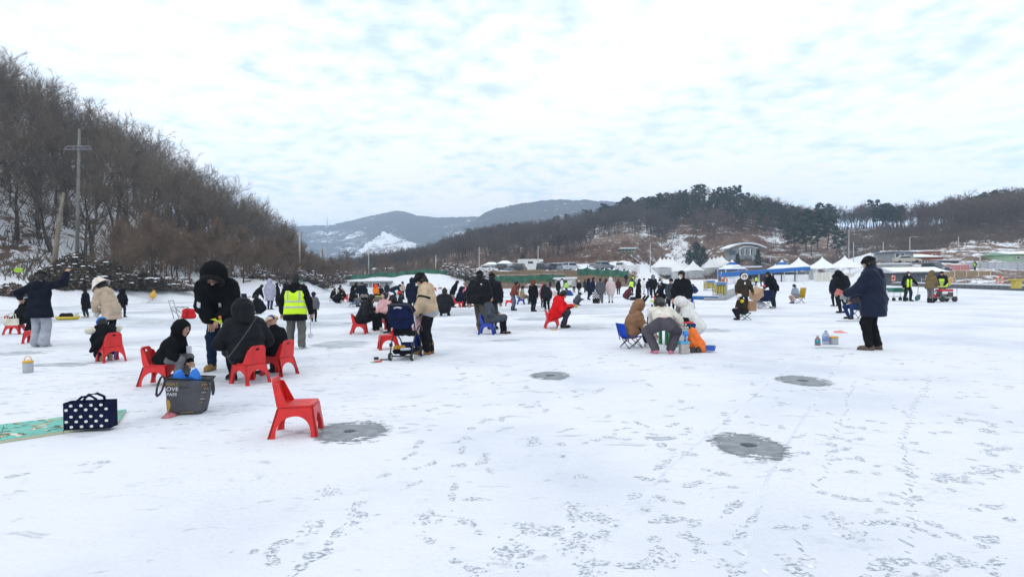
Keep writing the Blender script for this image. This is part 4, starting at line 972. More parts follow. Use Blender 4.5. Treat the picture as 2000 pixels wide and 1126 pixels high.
# ---------------------------------------------------------------- parked cars
def car_proto(kind, col, label, loc, rz):
    e = empty('parked_car' if kind != 'camper' else 'camper_van', loc, rz, label, 'car' if kind not in ('camper', 'truck') else kind, 'cars parked by the lake')
    L_, Wd = 4.5, 1.8; hb = .95 if kind != 'suv' else 1.1; hr = 1.45 if kind == 'sedan' else 1.72
    if kind == 'camper': L_, Wd, hb, hr = 5.6, 2.1, 1.3, 2.7
    pa = pnt(col, .35, .05)
    x = L_/2
    prof = [(-x, .32), (-x, hb*.92), (-x+.15, hb), (x-1.2, hb), (x-.1, hb*.82), (x, hb*.62), (x, .32)]
    m = MB(); m.prism(prof, Wd); m.build('body', pa, e, bevel=.06)
    if kind == 'camper': cp = [(-x+.05, hb+.01), (-x+.05, hr), (x-.2, hr), (x-.1, hr-.5), (x-1.1, hr-.75), (x-1.3, hb+.01)]
    elif kind == 'sedan': cp = [(-x+.55, hb+.005), (-x+1.15, hr), (x-2.1, hr), (x-1.25, hb+.005)]
    else: cp = [(-x+.15, hb+.005), (-x+.45, hr), (x-2.0, hr), (x-1.25, hb+.005)]
    m = MB(); m.prism(cp, Wd*.86); m.build('cabin', pa, e, bevel=.05)
    cx = [p[0] for p in cp]; g = MB()
    if kind != 'camper':
        zc, zt = hb+.06, hr-.09
        for sy in (-1, 1): g.add([(cp[0][0]+.28, sy*(Wd*.43+.004), zc), (cp[3][0]-.25, sy*(Wd*.43+.004), zc), (cp[2][0]-.02, sy*(Wd*.43+.004), zt), (cp[1][0]+.04, sy*(Wd*.43+.004), zt)], [(0, 1, 2, 3)])
        def lerp(a, b, t): return (a[0]+(b[0]-a[0])*t, a[1]+(b[1]-a[1])*t)
        for a, b, s in ((cp[3], cp[2], .012), (cp[0], cp[1], -.012)):
            p, q = lerp(a, b, .12), lerp(a, b, .9); g.add([(p[0]+s, -Wd*.38, p[1]), (p[0]+s, Wd*.38, p[1]), (q[0]+s, Wd*.34, q[1]), (q[0]+s, -Wd*.34, q[1])], [(0, 1, 2, 3)])
    else:
        for sy in (-1, 1): g.add([(-.9, sy*(Wd*.43+.004), 1.7), (.3, sy*(Wd*.43+.004), 1.7), (.3, sy*(Wd*.43+.004), 2.2), (-.9, sy*(Wd*.43+.004), 2.2)], [(0, 1, 2, 3)])
        g.add([(x-1.27, -.8, 1.4), (x-1.27, .8, 1.4), (x-1.12, .8, 1.9), (x-1.12, -.8, 1.9)], [(0, 1, 2, 3)])
    g.build('windows', M_GLASSD, e)
    for sx in (-1, 1):
        for sy in (-1, 1):
            w = MB(); w.lathe([(.10, -.1), (.31, -.1), (.33, -.07), (.33, .07), (.31, .1), (.10, .1)], (0, 0, 0), 14); o = w.build('wheel', plas((.02, .02, .02), .8), e, True); o.rotation_euler = (PI/2, 0, 0); o.location = (sx*(x-.85), sy*(Wd/2-.1), .33)
    for sy in (-1, 1):
        h = MB(); h.box((x-.02, sy*Wd*.34, hb*.68), (.08, .38, .15)); h.build('headlight', mat('lamp_glass', (.7, .72, .75), .15, 0, spec=.6), e)
        h = MB(); h.box((-x+.0, sy*Wd*.40, hb*.75), (.06, .22, .2)); h.build('tail_light', plas((.35, .02, .02), .2), e)
    if kind != 'camper' and col[0] < .8:
        s = MB(); s.box(((cp[1][0]+cp[2][0])/2, 0, hr+.03), (cp[2][0]-cp[1][0]-.1, Wd*.8, .05)); s.build('roof_snow', M_SNOWCAP, e, bevel=.02)
    return e
for px, Y, rz, kind, col, lab in [(984, 126, 1.2, 'suv', (.05, .055, .06), 'black parked car beside the white house door'), (1001, 125, .6, 'sedan', (.16, .17, .19), 'dark grey parked sedan seen at an angle by the white house'), (1018, 126, 1.35, 'suv', (.03, .03, .035), 'black parked vehicle next to the camper van'),
                                  (1037, 131, .25, 'camper', (.74, .74, .72), 'white camper van with raised roof in the car park'), (1056, 125, 1.5, 'suv', (.02, .03, .035), 'dark green parked vehicle just past the camper van'), (1068, 126, 1.25, 'sedan', (.35, .42, .48), 'pale blue parked sedan'),
                                  (1079, 124, .7, 'sedan', (.05, .06, .07), 'black parked sedan seen at an angle'), (1091, 126, 1.2, 'suv', (.50, .52, .55), 'silver parked car between the black sedan and a grey one'), (1103, 125, .9, 'suv', (.22, .24, .27), 'grey parked car with snow on its roof'),
                                  (1117, 124, .8, 'suv', (.45, .48, .52), 'silver parked car beside the long snow heap'), (1163, 126, 1.0, 'sedan', (.30, .34, .40), 'blue-grey parked car past the snow heap'), (1181, 125, .7, 'suv', (.20, .21, .24), 'dark silver parked car last in the row'),
                                  (1212, 124, 1.3, 'suv', (.62, .63, .64), 'white parked car beside the small white hut'), (952, 124, .1, 'sedan', (.68, .68, .68), 'white flat car in front of the low house wing'),
                                  (1827, 97, -1.45, 'suv', (.04, .05, .06), 'dark SUV parked by the pink fence'), (1771, 112, -.3, 'sedan', (.45, .42, .35), 'pale car parked in front of the grey house')]:
    car_proto(kind, col, lab, gpos(px, Y, .02), rz)
sh = MB(); sh.lathe([(2.9, 0), (2.6, .5), (1.8, .85), (.3, 1.0)], (0, 0, 0), 14); o = sh.build('snow_heap', M_RIDGE, None, True, loc=gpos(1141, 125, -.1)); o.scale = (1.25, .7, 1); tag(o, 'long ploughed snow heap between the parked cars', 'snow heap')
# ---------------------------------------------------------------- pointed marquee tents
M_CANVAS = mat('white_canvas', (.82, .83, .84), .75, .04, 1.0, .15, 3)
M_CLEAR = mat('grey_tent_wall', (.50, .53, .54), .6, .15, .8)
M_BLUEC = mat('blue_canvas', (.02, .13, .40), .7, .12, 1.0)
def tent_meshes(w, he, hp, blue=False):
    P = []; n = 7
    lev = []
    for k in range(n+1):
        t = k/n; s = w/2*((1-t)**1.45); z = he+(hp-he)*t; lev.append((max(s, .015), z))
    def ringf(a, b):
        V, Fc = [], []
        for s, z in lev[a:b+1]:
            for i in range(8):
                x, y = [(-1, -1), (0, -1), (1, -1), (1, 0), (1, 1), (0, 1), (-1, 1), (-1, 0)][i]; sag = 0 if i % 2 == 0 else -.04*s
                V.append((x*s, y*s, z+sag))
        for k in range(b-a):
            for i in range(8): Fc.append((k*8+i, k*8+(i+1) % 8, (k+1)*8+(i+1) % 8, (k+1)*8+i))
        return V, Fc
    return ringf
def tent(name, base, rz, w, he, hp, label, group, blue=False, walls=(0, 1, 2, 3)):
    e = empty(name, base, rz, label, 'tent', group); rf = tent_meshes(w, he, hp)
    if blue:
        for a, b, nm, mt in ((0, 3, 'canopy', M_CANVAS), (3, 5, 'canopy_band', M_BLUEC), (5, 7, 'canopy_tip', M_CANVAS)): mesh_np(nm, *rf(a, b), mt, e)
    else: mesh_np('canopy', *rf(0, 7), M_CANVAS, e)
    h = w/2; c = [(-h, -h), (h, -h), (h, h), (-h, h)]
    for i in range(4):
        (x0, y0), (x1, y1) = c[i], c[(i+1) % 4]; V = []
        for k in range(9):
            t = k/8; dz = .22*(4*t*(1-t)); V += [(x0+(x1-x0)*t, y0+(y1-y0)*t, he), (x0+(x1-x0)*t, y0+(y1-y0)*t, he-.34+dz)]
        mesh_np('valance', V, [(2*k, 2*k+1, 2*k+3, 2*k+2) for k in range(8)], M_BLUEC if blue else M_CANVAS, e)
        m = MB(); m.box((x0*.985, y0*.985, he/2-.1), (.09, .09, he+.2)); m.build('leg', pnt((.75, .76, .77)), e)
        if i in walls and i != 2:
            m = MB(); xm, ym = (x0+x1)/2*.97, (y0+y1)/2*.97; m.box((xm, ym, he/2-.12), (w*.94 if y0 == y1 else .03, w*.94 if x0 == x1 else .03, he-.35)); m.build('tent_wall', M_CLEAR, e)
            if i == 0:
                for xx in (-w*.23, 0, w*.23): m = MB(); m.box((xx, y0*.97-.04, he*.32), (.05, .04, he*.6)); m.build('wall_pole', pnt((.7, .72, .74)), e)
    return e
fx = [1290, 1321, 1354, 1387]
for r_ in range(3, -1, -1):
    for k, px in enumerate(fx):
        b = at(px+7.6*r_, 545, 176+r_*4.6); b.z = max(b.z, ground(px, 176+r_*4.6)-.3)
        tent('pointed_tent', b, .12, 4.85, 2.4, 5.5-.05*r_, ['pointed white tent standing in the front row of the tent village', 'pointed white tent in the second row of the tent village', 'pointed white tent in the third row of the tent village', 'pointed white tent in the rear row of the tent village'][r_], 'pointed white tents of the tent village', walls=(0, 1, 3))
for px, Y, w, lab in [(1560, 134, 4.9, 'wide white canopy next to the blue-banded canopy'), (1606, 132, 4.9, 'wide white canopy between two others like it'), (1650, 126, 5.2, 'widest white canopy closest to the navy parka man')]:
    b = at(px, 552, Y); b.z = max(b.z, 0.2); tent('canopy_tent', b, .02, w*1.04, 2.9, 5.5, lab, 'white canopies along the shore', walls=(3,))
for px, lab in [(1430, 'blue-banded canopy with white tip beside the tent village'), (1527, 'blue-banded canopy rising over the long blue awning')]:
    b = at(px, 552, 128); tent('banded_canopy', b, .03, 4.6, 3.0, 5.1, lab, None, True, ())
def stall():
    a = at(1409, 553, 112); b = at(1583, 552, 110); e = empty('long_stall', a, math.atan2(b.y-a.y, b.x-a.x), 'long market stall under a blue awning with white wall panels', 'stall'); w = (b-a).length; m = MB()
    h0 = at(1409, 541, 112).z-a.z; h1 = at(1583, 527.5, 110).z-b.z; hh0 = at(1409, 533, 112).z-a.z; hh1 = at(1583, 521.5, 110).z-b.z
    m.add([(0, 0, h0), (w, 0, h1), (w, 0, hh1), (0, 0, hh0), (0, 3, h0+.1), (w, 3, h1+.1), (w, 3, hh1+.1), (0, 3, hh0+.1)], [(0, 1, 2, 3), (5, 4, 7, 6), (3, 2, 6, 7), (1, 0, 4, 5), (0, 3, 7, 4), (1, 5, 6, 2)]); m.build('awning', M_BLUEC, e)
    for k in range(8): x = w*k/7; p = MB(); p.box((x*.995+.02, .1, 1.0), (.1, .1, 2.4)); p.build('leg', pnt((.6, .6, .6)), e)
    for k, (f0, f1) in enumerate([(.04, .30), (.60, .68), (.69, .83), (.84, .99)]):
        p = MB(); p.box((w*(f0+f1)/2, .35, .75), (w*(f1-f0)-.1, .05, 1.5)); p.build('wall_panel', pnt((.74, .74, .76)), e)
    p = MB(); p.box((w*.45, 1.2, .45), (w*.3, .7, .9)); p.build('counter', pnt((.35, .30, .25)), e)
    p = MB(); p.box((w/2, 2.9, 1.0), (w, .06, 2.0)); p.build('back_wall', pnt((.25, .25, .25)), e)
    s = MB(); s.box((w*.36, 4.2, hh0+1.2), (w*.32, 2.0, .25)); s.build('rear_awning', M_CANVAS, e)
stall()
def bbox_panel(name, px0, px1, y0, y1, Y, m_, label, cat, d=.06):
    a, b, c = at(px0, y1, Y), at(px1, y1, Y), at(px0, y0, Y); m = MB(); m.box(((b.x-a.x)/2, 0, (c.z-a.z)/2), (b.x-a.x, d, c.z-a.z)); o = m.build(name, m_, None, loc=a, bevel=.01); tag(o, label, cat); return o
# shoreline barrier in front of the canopies
panel_fence('shore_barrier', 1590, 1668, 533, 552, 108, 5, pnt((.60, .58, .50)), pnt((.72, .72, .70)), 'pale barrier panels below the white canopies', 'barrier')
# ---------------------------------------------------------------- floating dock and lifebuoys
M_FLOAT = mat('float_plastic', (.105, .11, .115), .7, .2, 2.0)
def dock():
    a, b = gp(1738, 557.5), gp(2080, 571); e = empty('floating_dock', a, math.atan2(b.y-a.y, b.x-a.x), 'dark floating dock edged with snow along the shore by the generator', 'dock'); L_ = (b-a).length; n = int(L_/1.3)
    for k in range(n): m = MB(); m.box((L_*(k+.5)/n, .6, .19), (L_/n-.06, 1.2, .38)); m.build('float_block', M_FLOAT, e, bevel=.04)
    m = MB(); m.box((L_/2, .9, .44), (L_, 1.0, .1)); m.build('deck_snow', M_SNOWCAP, e)
    for k in range(0, 14): m = MB(); x = L_*(.2+.8*k/13); m.tube([(x, 1.1, .4), (x, 1.1, 1.1)], .025, 5); m.build('rail_post', metl((.5, .5, .5)), e)
    m = MB(); m.tube([(L_*.2, 1.1, .85), (L_, 1.1, .85)], .022, 5); m.build('rail', metl((.5, .5, .5)), e)
dock()
def lifebuoy(px, py, Y, r, label, rz=0.1, col=(.70, .10, .02), stand=True):
    c = at(px, py, Y); e = empty('lifebuoy', c, rz, label, 'lifebuoy', 'orange lifebuoys on the docks'); P = [(r*math.cos(2*PI*k/20), 0, r*math.sin(2*PI*k/20)) for k in range(20)]
    m = MB(); m.tube(P, r*.24, 8, closed=True); m.build('ring', plas(col, .5), e, True)
    for k in range(4):
        t = PI/4+k*PI/2; q = MB(); P2 = [((r)*math.cos(t+s), 0, r*math.sin(t+s)) for s in (-.16, 0, .16)]; q.tube(P2, r*.27, 8); q.build('white_band', plas((.75, .75, .75), .5), e, True)
    if stand: q = MB(); q.tube([(0, .12, -c.z+.3), (0, .12, r)], .03, 6); q.build('stand_post', metl((.5, .45, .1)), e)
lifebuoy(1953, 546, 62, .36, 'orange lifebuoy standing upright on the floating dock'); lifebuoy(1745, 543, 77, .34, 'orange lifebuoy beside the dark lakeside cabin', .5)
lifebuoy(1858, 546, 69, .30, 'orange lifebuoy on the dock behind the generator', .4); lifebuoy(1378, 558, 62, .36, 'red and white lifebuoy edge-on by the yellow racks', 1.15, (.55, .05, .03)); lifebuoy(1415, 547, 70, .36, 'orange lifebuoy on the rail beyond the yellow racks', .3)
M_YEL = plas((.46, .36, .05), .6)
def rack(px, py, w, h, d, label, rz=.2):
    c = gp(px, py); e = empty('life_vest_rack', c, rz, label, 'rack', 'yellow racks on the docks')
    for x in (-w/2, w/2):
        for y in (0, d): m = MB(); m.box((x, y, h/2), (.05, .05, h)); m.build('leg', metl((.4, .42, .4)), e)
    for z in (.12, h*.98): m = MB(); m.box((0, d/2, z), (w+.1, d+.1, .05)); m.build('shelf', metl((.4, .42, .4)), e)
    rr = random.Random(int(px))
    for k in range(4): m = MB(); m.box((-w/2+w*(k+.5)/4, d/2, h*.58), (w/4-.02, d*.7, h*rr.uniform(.55, .75)), ry=rr.uniform(-.06, .06)); m.build('hanging_vest', M_YEL if k != 2 else plas((.45, .40, .12), .6), e, bevel=.05)
    m = MB(); m.box((0, -.04, h*.9), (w*.9, .03, .16)); m.build('sign_strip', pnt((.10, .22, .5)), e)
rack(1388, 568, .95, 1.1, .5, 'yellow life vest rack beside the red edge-on lifebuoy'); rack(1409, 581, .8, 1.1, .5, 'yellow life vest rack standing closer at the end of the grey walkway', .05)
def winch(px, py, s, label):
    c = gp(px, py, .45); e = empty('yellow_stand', c, .2, label, 'stand'); m = MB(); m.box((0, 0, .35*s), (.7*s, .35, .7*s)); m.build('body', M_YEL, e, bevel=.04); m = MB(); m.box((0, 0, .74*s), (1.1*s, .45, .12*s)); m.build('top_bar', M_YEL, e, bevel=.02)
winch(1985, 563, .8, 'yellow stand on the floating dock near the upright lifebuoy'); winch(1850, 557, .8, 'yellow stand on the dock half hidden behind the generator')
def walkway():
    a = gp(1418, 586); e = empty('grey_walkway', a, 0, 'grey snow-edged walkway with rails leading from the ice to the long stall', 'walkway'); b = gp(1475, 556)-a; p = [Vector((-1.4, 0, 0)), Vector((0, 0, 0)), b, b+Vector((-1.4, .3, 0))]
    m = MB(); m.add([q+Vector((0, 0, .02)) for q in p]+[q+Vector((0, 0, .16)) for q in p], [(4, 5, 6, 7), (0, 3, 2, 1), (0, 1, 5, 4), (1, 2, 6, 5), (2, 3, 7, 6), (3, 0, 4, 7)]); m.build('deck', pnt((.30, .31, .32), .9), e)
    for k in range(8):
        q = b*(k/7); m = MB(); m.tube([q+Vector((0, 0, .1)), q+Vector((0, 0, 1.0))], .03, 5); m.build('rail_post', metl((.35, .36, .38)), e)
    m = MB(); m.tube([Vector((0, 0, .98)), b+Vector((0, 0, .98))], .03, 5); m.tube([Vector((0, 0, .55)), b+Vector((0, 0, .55))], .025, 5); m.build('rail', metl((.35, .36, .38)), e)
walkway()
def barrier():
    a, b = gp(1338, 584), gp(1402, 586); e = empty('blue_barrier', a, math.atan2(b.y-a.y, b.x-a.x), 'low blue barrier board lying along the ice by the walkway', 'barrier'); w = (b-a).length
    for k in range(3): m = MB(); m.box((w*(k+.5)/3, 0, .12), (w/3-.02, .14, .24)); m.build('board', pnt((.02, .12, .32)), e, bevel=.015)
    m = MB(); m.box((w/2, .02, .262), (w, .18, .04)); m.build('snow_cap', M_SNOWCAP, e)
barrier()
def bag_on_stake():
    c = gpos(297, 46.2); e = empty('yellow_bag_stake', c, 0, 'yellow-orange plastic bag tied to a stake on the snowy bank', 'bag'); m = MB(); m.tube([(0, 0, -.2), (0.05, 0, .9)], .015, 5); m.build('stake', M_BARK[2], e)
    m = MB(); m.lathe([(.02, .18), (.20, .22), (.26, .42), (.18, .62), (.08, .72), (.12, .8)], (0, -.05, 0), 10); o = m.build('bag', plas((.70, .40, .05), .5), e, True); o.rotation_euler = (.1, .3, 0)
bag_on_stake()
# ================================================================ PEOPLE: bodies and clothes grown from smooth blends of limbs
def surfnet(f, lo, hi, h):
    lo = np.asarray(lo, float)-h*1.6; n = np.ceil((np.asarray(hi, float)+h*1.6-lo)/h).astype(int)+1
    ax = [lo[i]+h*np.arange(n[i]) for i in range(3)]
    P = np.stack(np.meshgrid(*ax, indexing='ij'), -1).reshape(-1, 3).astype(np.float32)
    V = f(P).reshape(n); S = V < 0
    c = [(i, j, k) for i in (0, 1) for j in (0, 1) for k in (0, 1)]
    def sl(A, o): return A[o[0]:A.shape[0]-1+o[0], o[1]:A.shape[1]-1+o[1], o[2]:A.shape[2]-1+o[2]]
    cnt_ = sum(sl(S, o).astype(np.int8) for o in c); act = (cnt_ > 0) & (cnt_ < 8)
    if not act.any(): return np.zeros((0, 3)), np.zeros((0, 4), np.int32)
    ii = np.argwhere(act); idx = -np.ones(act.shape, np.int64); idx[act] = np.arange(len(ii))
    cv = [V[ii[:, 0]+o[0], ii[:, 1]+o[1], ii[:, 2]+o[2]] for o in c]
    acc = np.zeros((len(ii), 3)); num = np.zeros((len(ii), 1))
    for a in range(8):
        for b in range(a+1, 8):
            df = np.array(c[b])-np.array(c[a])
            if df.sum() != 1 or (df < 0).any(): continue
            va, vb = cv[a], cv[b]; m = (va < 0) != (vb < 0); t = np.where(m, va/np.where(va == vb, 1, va-vb), 0)
            acc += np.where(m[:, None], np.array(c[a])+df*t[:, None], 0); num += m[:, None]
    X = lo+h*(ii+acc/np.maximum(num, 1))
    Q = []
    for axn in range(3):
        u, v = (axn+1) % 3, (axn+2) % 3
        A = [slice(None)]*3; B = [slice(None)]*3; A[axn] = slice(0, -1); B[axn] = slice(1, None)
        A[u] = B[u] = slice(1, -1); A[v] = B[v] = slice(1, -1)
        s0, s1 = S[tuple(A)], S[tuple(B)]; e = np.argwhere(s0 != s1)
        if not len(e): continue
        fl = s0[e[:, 0], e[:, 1], e[:, 2]]; e = e.copy(); e[:, u] += 1; e[:, v] += 1
        def g(du, dv):
            q = e.copy(); q[:, u] += du; q[:, v] += dv; return idx[q[:, 0], q[:, 1], q[:, 2]]
        q = np.stack([g(-1, -1), g(0, -1), g(0, 0), g(-1, 0)], 1); q[~fl] = q[~fl][:, ::-1]; Q.append(q)
    Q = np.concatenate(Q); Q = Q[(Q >= 0).all(1)]
    return X, Q.astype(np.int32)
def cap(P, a, b, ra, rb):
    a = np.asarray(a, np.float32); d = np.asarray(b, np.float32)-a; l2 = float(d @ d)
    if l2 < 1e-9: return np.sqrt(((P-a)**2).sum(1))-ra
    t = np.clip((P-a) @ d/l2, 0, 1); return np.sqrt(((P-a-t[:, None]*d)**2).sum(1))-(ra+(rb-ra)*t)
def smin(a, b, k):
    h_ = np.maximum(k-np.abs(a-b), 0)/k; return np.minimum(a, b)-h_*h_*k*.25
def smax(a, b, k): return -smin(-a, -b, k)
def capq(P, c, q):
    """limb with quilted rolls along its length"""
    a, b, ra, rb = c[:4]; a = np.asarray(a, np.float32); d = np.asarray(b, np.float32)-a; l = float(np.sqrt(d @ d))+1e-6
    t = np.clip((P-a) @ d/(l*l), 0, 1); s = t*l
    return np.sqrt(((P-a-t[:, None]*d)**2).sum(1))-(ra+(rb-ra)*t)-.016*(np.abs(np.sin(PI*s/q))-.5)
def blend(caps, k=.05, q=0, wr=0.0, seed=0, cut=()):
    rr = np.random.RandomState(seed); K = rr.normal(0, 1, (4, 3)); K /= np.linalg.norm(K, axis=1, keepdims=True); K *= rr.uniform(22, 48, (4, 1)); ph = rr.uniform(0, 6.28, 4)
    def f(P):
        D = None
        for c in caps:
            d = capq(P, c, q) if q else cap(P, *c[:4]); D = d if D is None else smin(D, d, k)
        if wr:
            A = np.sin(P @ K[0].astype(np.float32)+ph[0])*np.sin(P @ K[1].astype(np.float32)+ph[1])+.7*np.sin(P @ K[2].astype(np.float32)*1.5+ph[2])*np.sin(P @ K[3].astype(np.float32)+ph[3]); D = D+wr*A
        for c in cut: D = c(P, D)
        return D
    lo = np.min([np.minimum(np.array(c[0])-max(c[2], c[3]), np.array(c[1])-max(c[2], c[3])) for c in caps], 0)-.02
    hi = np.max([np.maximum(np.array(c[0])+max(c[2], c[3]), np.array(c[1])+max(c[2], c[3])) for c in caps], 0)+.02
    return f, lo, hi
# ---- shared pieces in head space: +X face, +Z up, origin at the centre of the skull (adult size)
def _head(P):
    Q = P*np.array([1, 1/.86, 1], np.float32)
    D = smin(cap(Q, (-.012, 0, .028), (.0, 0, .02), .096, .092), cap(Q, (.018, 0, -.03), (.048, 0, -.082), .062, .036), .05)
    D = smin(D, cap(P, (-.022, 0, -.06), (-.045, 0, -.20), .052, .056), .03)
    D = smin(D, cap(P, (.086, 0, .008), (.112, 0, -.026), .008, .0135), .016)
    for s in (-1, 1):
        D = smin(D, cap(P, (-.004, s*.082, .012), (-.010, s*.084, -.022), .012, .009), .012)
        D = smax(D, -cap(P, (.102, s*.033, .010), (.100, s*.036, .009), .015, .013), .014)
        D = smin(D, cap(P, (.086, s*.018, .030), (.074, s*.052, .028), .007, .006), .016)
        D = smin(D, cap(P, (.072, s*.045, -.020), (.066, s*.048, -.028), .016, .016), .02)
    D = smin(D, cap(P, (.088, -.016, -.056), (.088, .016, -.056), .008, .008), .012)
    return D
def _skull(P, r):
    Q = P*np.array([1, 1/.90, 1], np.float32); return cap(Q, (-.014, 0, .028), (-.002, 0, .022), .097+r, .094+r)
def cutp(n, d): n = np.asarray(n, np.float32); return lambda P: P @ n-d
def _beanie(P): return smax(np.minimum(_skull(P, .016+.0), smax(_skull(P, .026), np.abs(P[:, 2]-.045-.2*P[:, 0]*-1*.5)-.022, .01)), -(P[:, 2]-.022+.10*P[:, 0]), .008)
def _cap(P):
    A = smax(_skull(P, .014), -(P[:, 2]-.035), .008); Q = (P-np.array([.115, 0, .040], np.float32))/np.array([.075, .075, .009], np.float32); l = np.sqrt((Q**2).sum(1)); return smin(A, (l-1)*.012, .012)
def _bucket(P):
    r = np.sqrt(P[:, 0]**2+P[:, 1]**2); A = smax(_skull(P, .022), -(P[:, 2]-.02), .01); B = np.abs(r-(.115+(.035-P[:, 2])*.75))/1.25-.007; B = smax(B, np.abs(P[:, 2]-.0)-.042, .006); return smin(A, B, .014)
def _hair(P):
    A = _skull(P, .014)+.004*np.sin(P[:, 1]*130+P[:, 0]*60)*np.sin(P[:, 2]*90); A = smin(A, cap(P, (-.05, 0, -.02), (-.06, 0, -.07), .075, .058), .03); return smax(A, -cap(P, (.125, 0, -.035), (.2, 0, -.06), .098, .11), .012)
def _longhair(P):
    A = smin(_hair(P), cap(P, (-.055, 0, -.03), (-.085, 0, -.20), .085, .06), .04)
    for s in (-1, 1): A = smin(A, cap(P, (-.0, s*.078, .0), (-.005, s*.085, -.16), .034, .026), .03)
    return A
def _pony(P): return smin(smin(_hair(P), cap(P, (-.10, 0, .03), (-.125, 0, .02), .03, .034), .02), cap(P, (-.125, 0, .02), (-.14, 0, -.13), .036, .016), .02)
def _hood(P):
    A = smin(cap(P, (-.03, 0, .025), (-.015, 0, .01), .142, .138), cap(P, (-.05, 0, -.04), (-.06, 0, -.17), .125, .115), .06)
    A = A+.006*np.sin(P[:, 2]*55+P[:, 0]*30)*np.sin(P[:, 0]*48); A = smax(A, -cap(P, (.045, 0, -.012), (.32, 0, -.06), .088, .10), .025); return smax(A, P[:, 0]-.085-.1*P[:, 2], .02)
def _fur(P):
    r = np.sqrt((P[:, 1]*1.0)**2+(P[:, 2]+.01)**2); n = .010*np.sin(P[:, 1]*190+P[:, 0]*90)*np.sin(P[:, 2]*170)*np.sin(P[:, 0]*200+1); return np.sqrt((r-.112)**2+(P[:, 0]-.078-.1*P[:, 2])**2)-.036+n
def _mask(P):
    Q = P*np.array([1, 1/.86, 1], np.float32); A = smin(cap(Q, (.018, 0, -.025), (.052, 0, -.08), .068, .044), cap(P, (.080, 0, -.006), (.116, 0, -.03), .014, .020), .03); return smax(smax(A, cap(P, (.075, 0, -.045), (.085, 0, -.055), .062, .062), .01), P[:, 2]-.004, .006)
def _glasses(P):
    D = None
    for s in (-1, 1):
        r = np.sqrt((P[:, 1]-s*.034)**2+(P[:, 2]-.010)**2); d = np.sqrt((r-.024)**2+(P[:, 0]-.104)**2)-.0042; D = d if D is None else np.minimum(D, d); D = np.minimum(D, cap(P, (.10, s*.058, .012), (-.0, s*.088, .012), .0038, .0038))
    return np.minimum(D, cap(P, (.106, -.01, .014), (.106, .01, .014), .004, .004))
def _lips(P): return np.minimum(cap(P, (.095, -.016, -.053), (.095, .016, -.053), .0050, .0050), cap(P, (.094, -.012, -.062), (.094, .012, -.062), .0052, .0052))
def _brow(P): return np.minimum(cap(P, (.091, .016, .036), (.078, .05, .034), .0045, .003), cap(P, (.091, -.016, .036), (.078, -.05, .034), .0045, .003))
HB = ((-.2, -.2, -.3), (.24, .2, .2))
PIECE = {}
def piece(nm, f, h, lo=HB[0], hi=HB[1]): PIECE[nm] = surfnet(f, lo, hi, h)
for nm, f, h in (('head', _head, .0085), ('beanie', _beanie, .012), ('cap', _cap, .0085), ('bucket', _bucket, .0105), ('hair', _hair, .011), ('longhair', _longhair, .012), ('pony', _pony, .011), ('hood', _hood, .014), ('fur', _fur, .011), ('mask', _mask, .009), ('glasses', _glasses, .0042), ('lips', _lips, .0042), ('brow', _brow, .0042)): piece(nm, f, h)
for nm, f, h in (('head', _head, .020), ('beanie', _beanie, .022), ('cap', _cap, .017), ('bucket', _bucket, .017), ('hair', _hair, .022), ('longhair', _longhair, .024), ('pony', _pony, .022), ('hood', _hood, .026), ('fur', _fur, .022), ('mask', _mask, .016)): piece(nm+'_far', f, h)
# ---- hand: +X along the fingers, palm faces -Z, thumb on +Y (mirrored for the other side)
def _hand(P):
    D = None
    for i, y in enumerate((-.032, -.011, .010, .030)):
        d = cap(P, (0, y*.55, 0), (.082, y, .002), .017, .0115); D = d if D is None else smin(D, d, .016)
    L_ = (.058, .070, .076, .068)
    E = None
    for i, y in enumerate((-.033, -.011, .011, .032)):
        l = L_[i]; a = (.080, y, .002); b = (.080+l*.50, y*1.12, -.012); c = (.080+l*.80, y*1.14, -.036); e = (.080+l*.82, y*1.14, -.056)
        d = np.minimum(np.minimum(cap(P, a, b, .0105, .0095), cap(P, b, c, .0095, .0085)), cap(P, c, e, .0085, .0075)); E = d if E is None else np.minimum(E, d)
    D = smin(D, E, .010); T = np.minimum(cap(P, (.012, .022, -.004), (.048, .056, -.016), .016, .0125), cap(P, (.048, .056, -.016), (.080, .066, -.034), .0115, .009))
    D = smin(D, T, .012); return smin(D, cap(P, (-.05, 0, 0), (0, 0, 0), .024, .027), .02)
piece('hand', _hand, .0052, (-.06, -.06, -.08), (.16, .09, .03)); piece('hand_far', _hand, .011, (-.06, -.06, -.08), (.16, .09, .03))
def _mitt(P): return smin(cap(P, (-.03, 0, 0), (.05, 0, 0), .042, .048), smin(cap(P, (.05, 0, 0), (.12, 0, -.03), .046, .034), cap(P, (.01, .03, -.01), (.07, .065, -.03), .022, .016), .02), .03)
def _glove(P): return _hand(P)-.0055
piece('mitt', _mitt, .011, (-.08, -.07, -.09), (.18, .1, .06)); piece('glove', _glove, .0062, (-.06, -.07, -.09), (.17, .1, .04)); piece('glove_far', _glove, .012, (-.06, -.07, -.09), (.17, .1, .04))
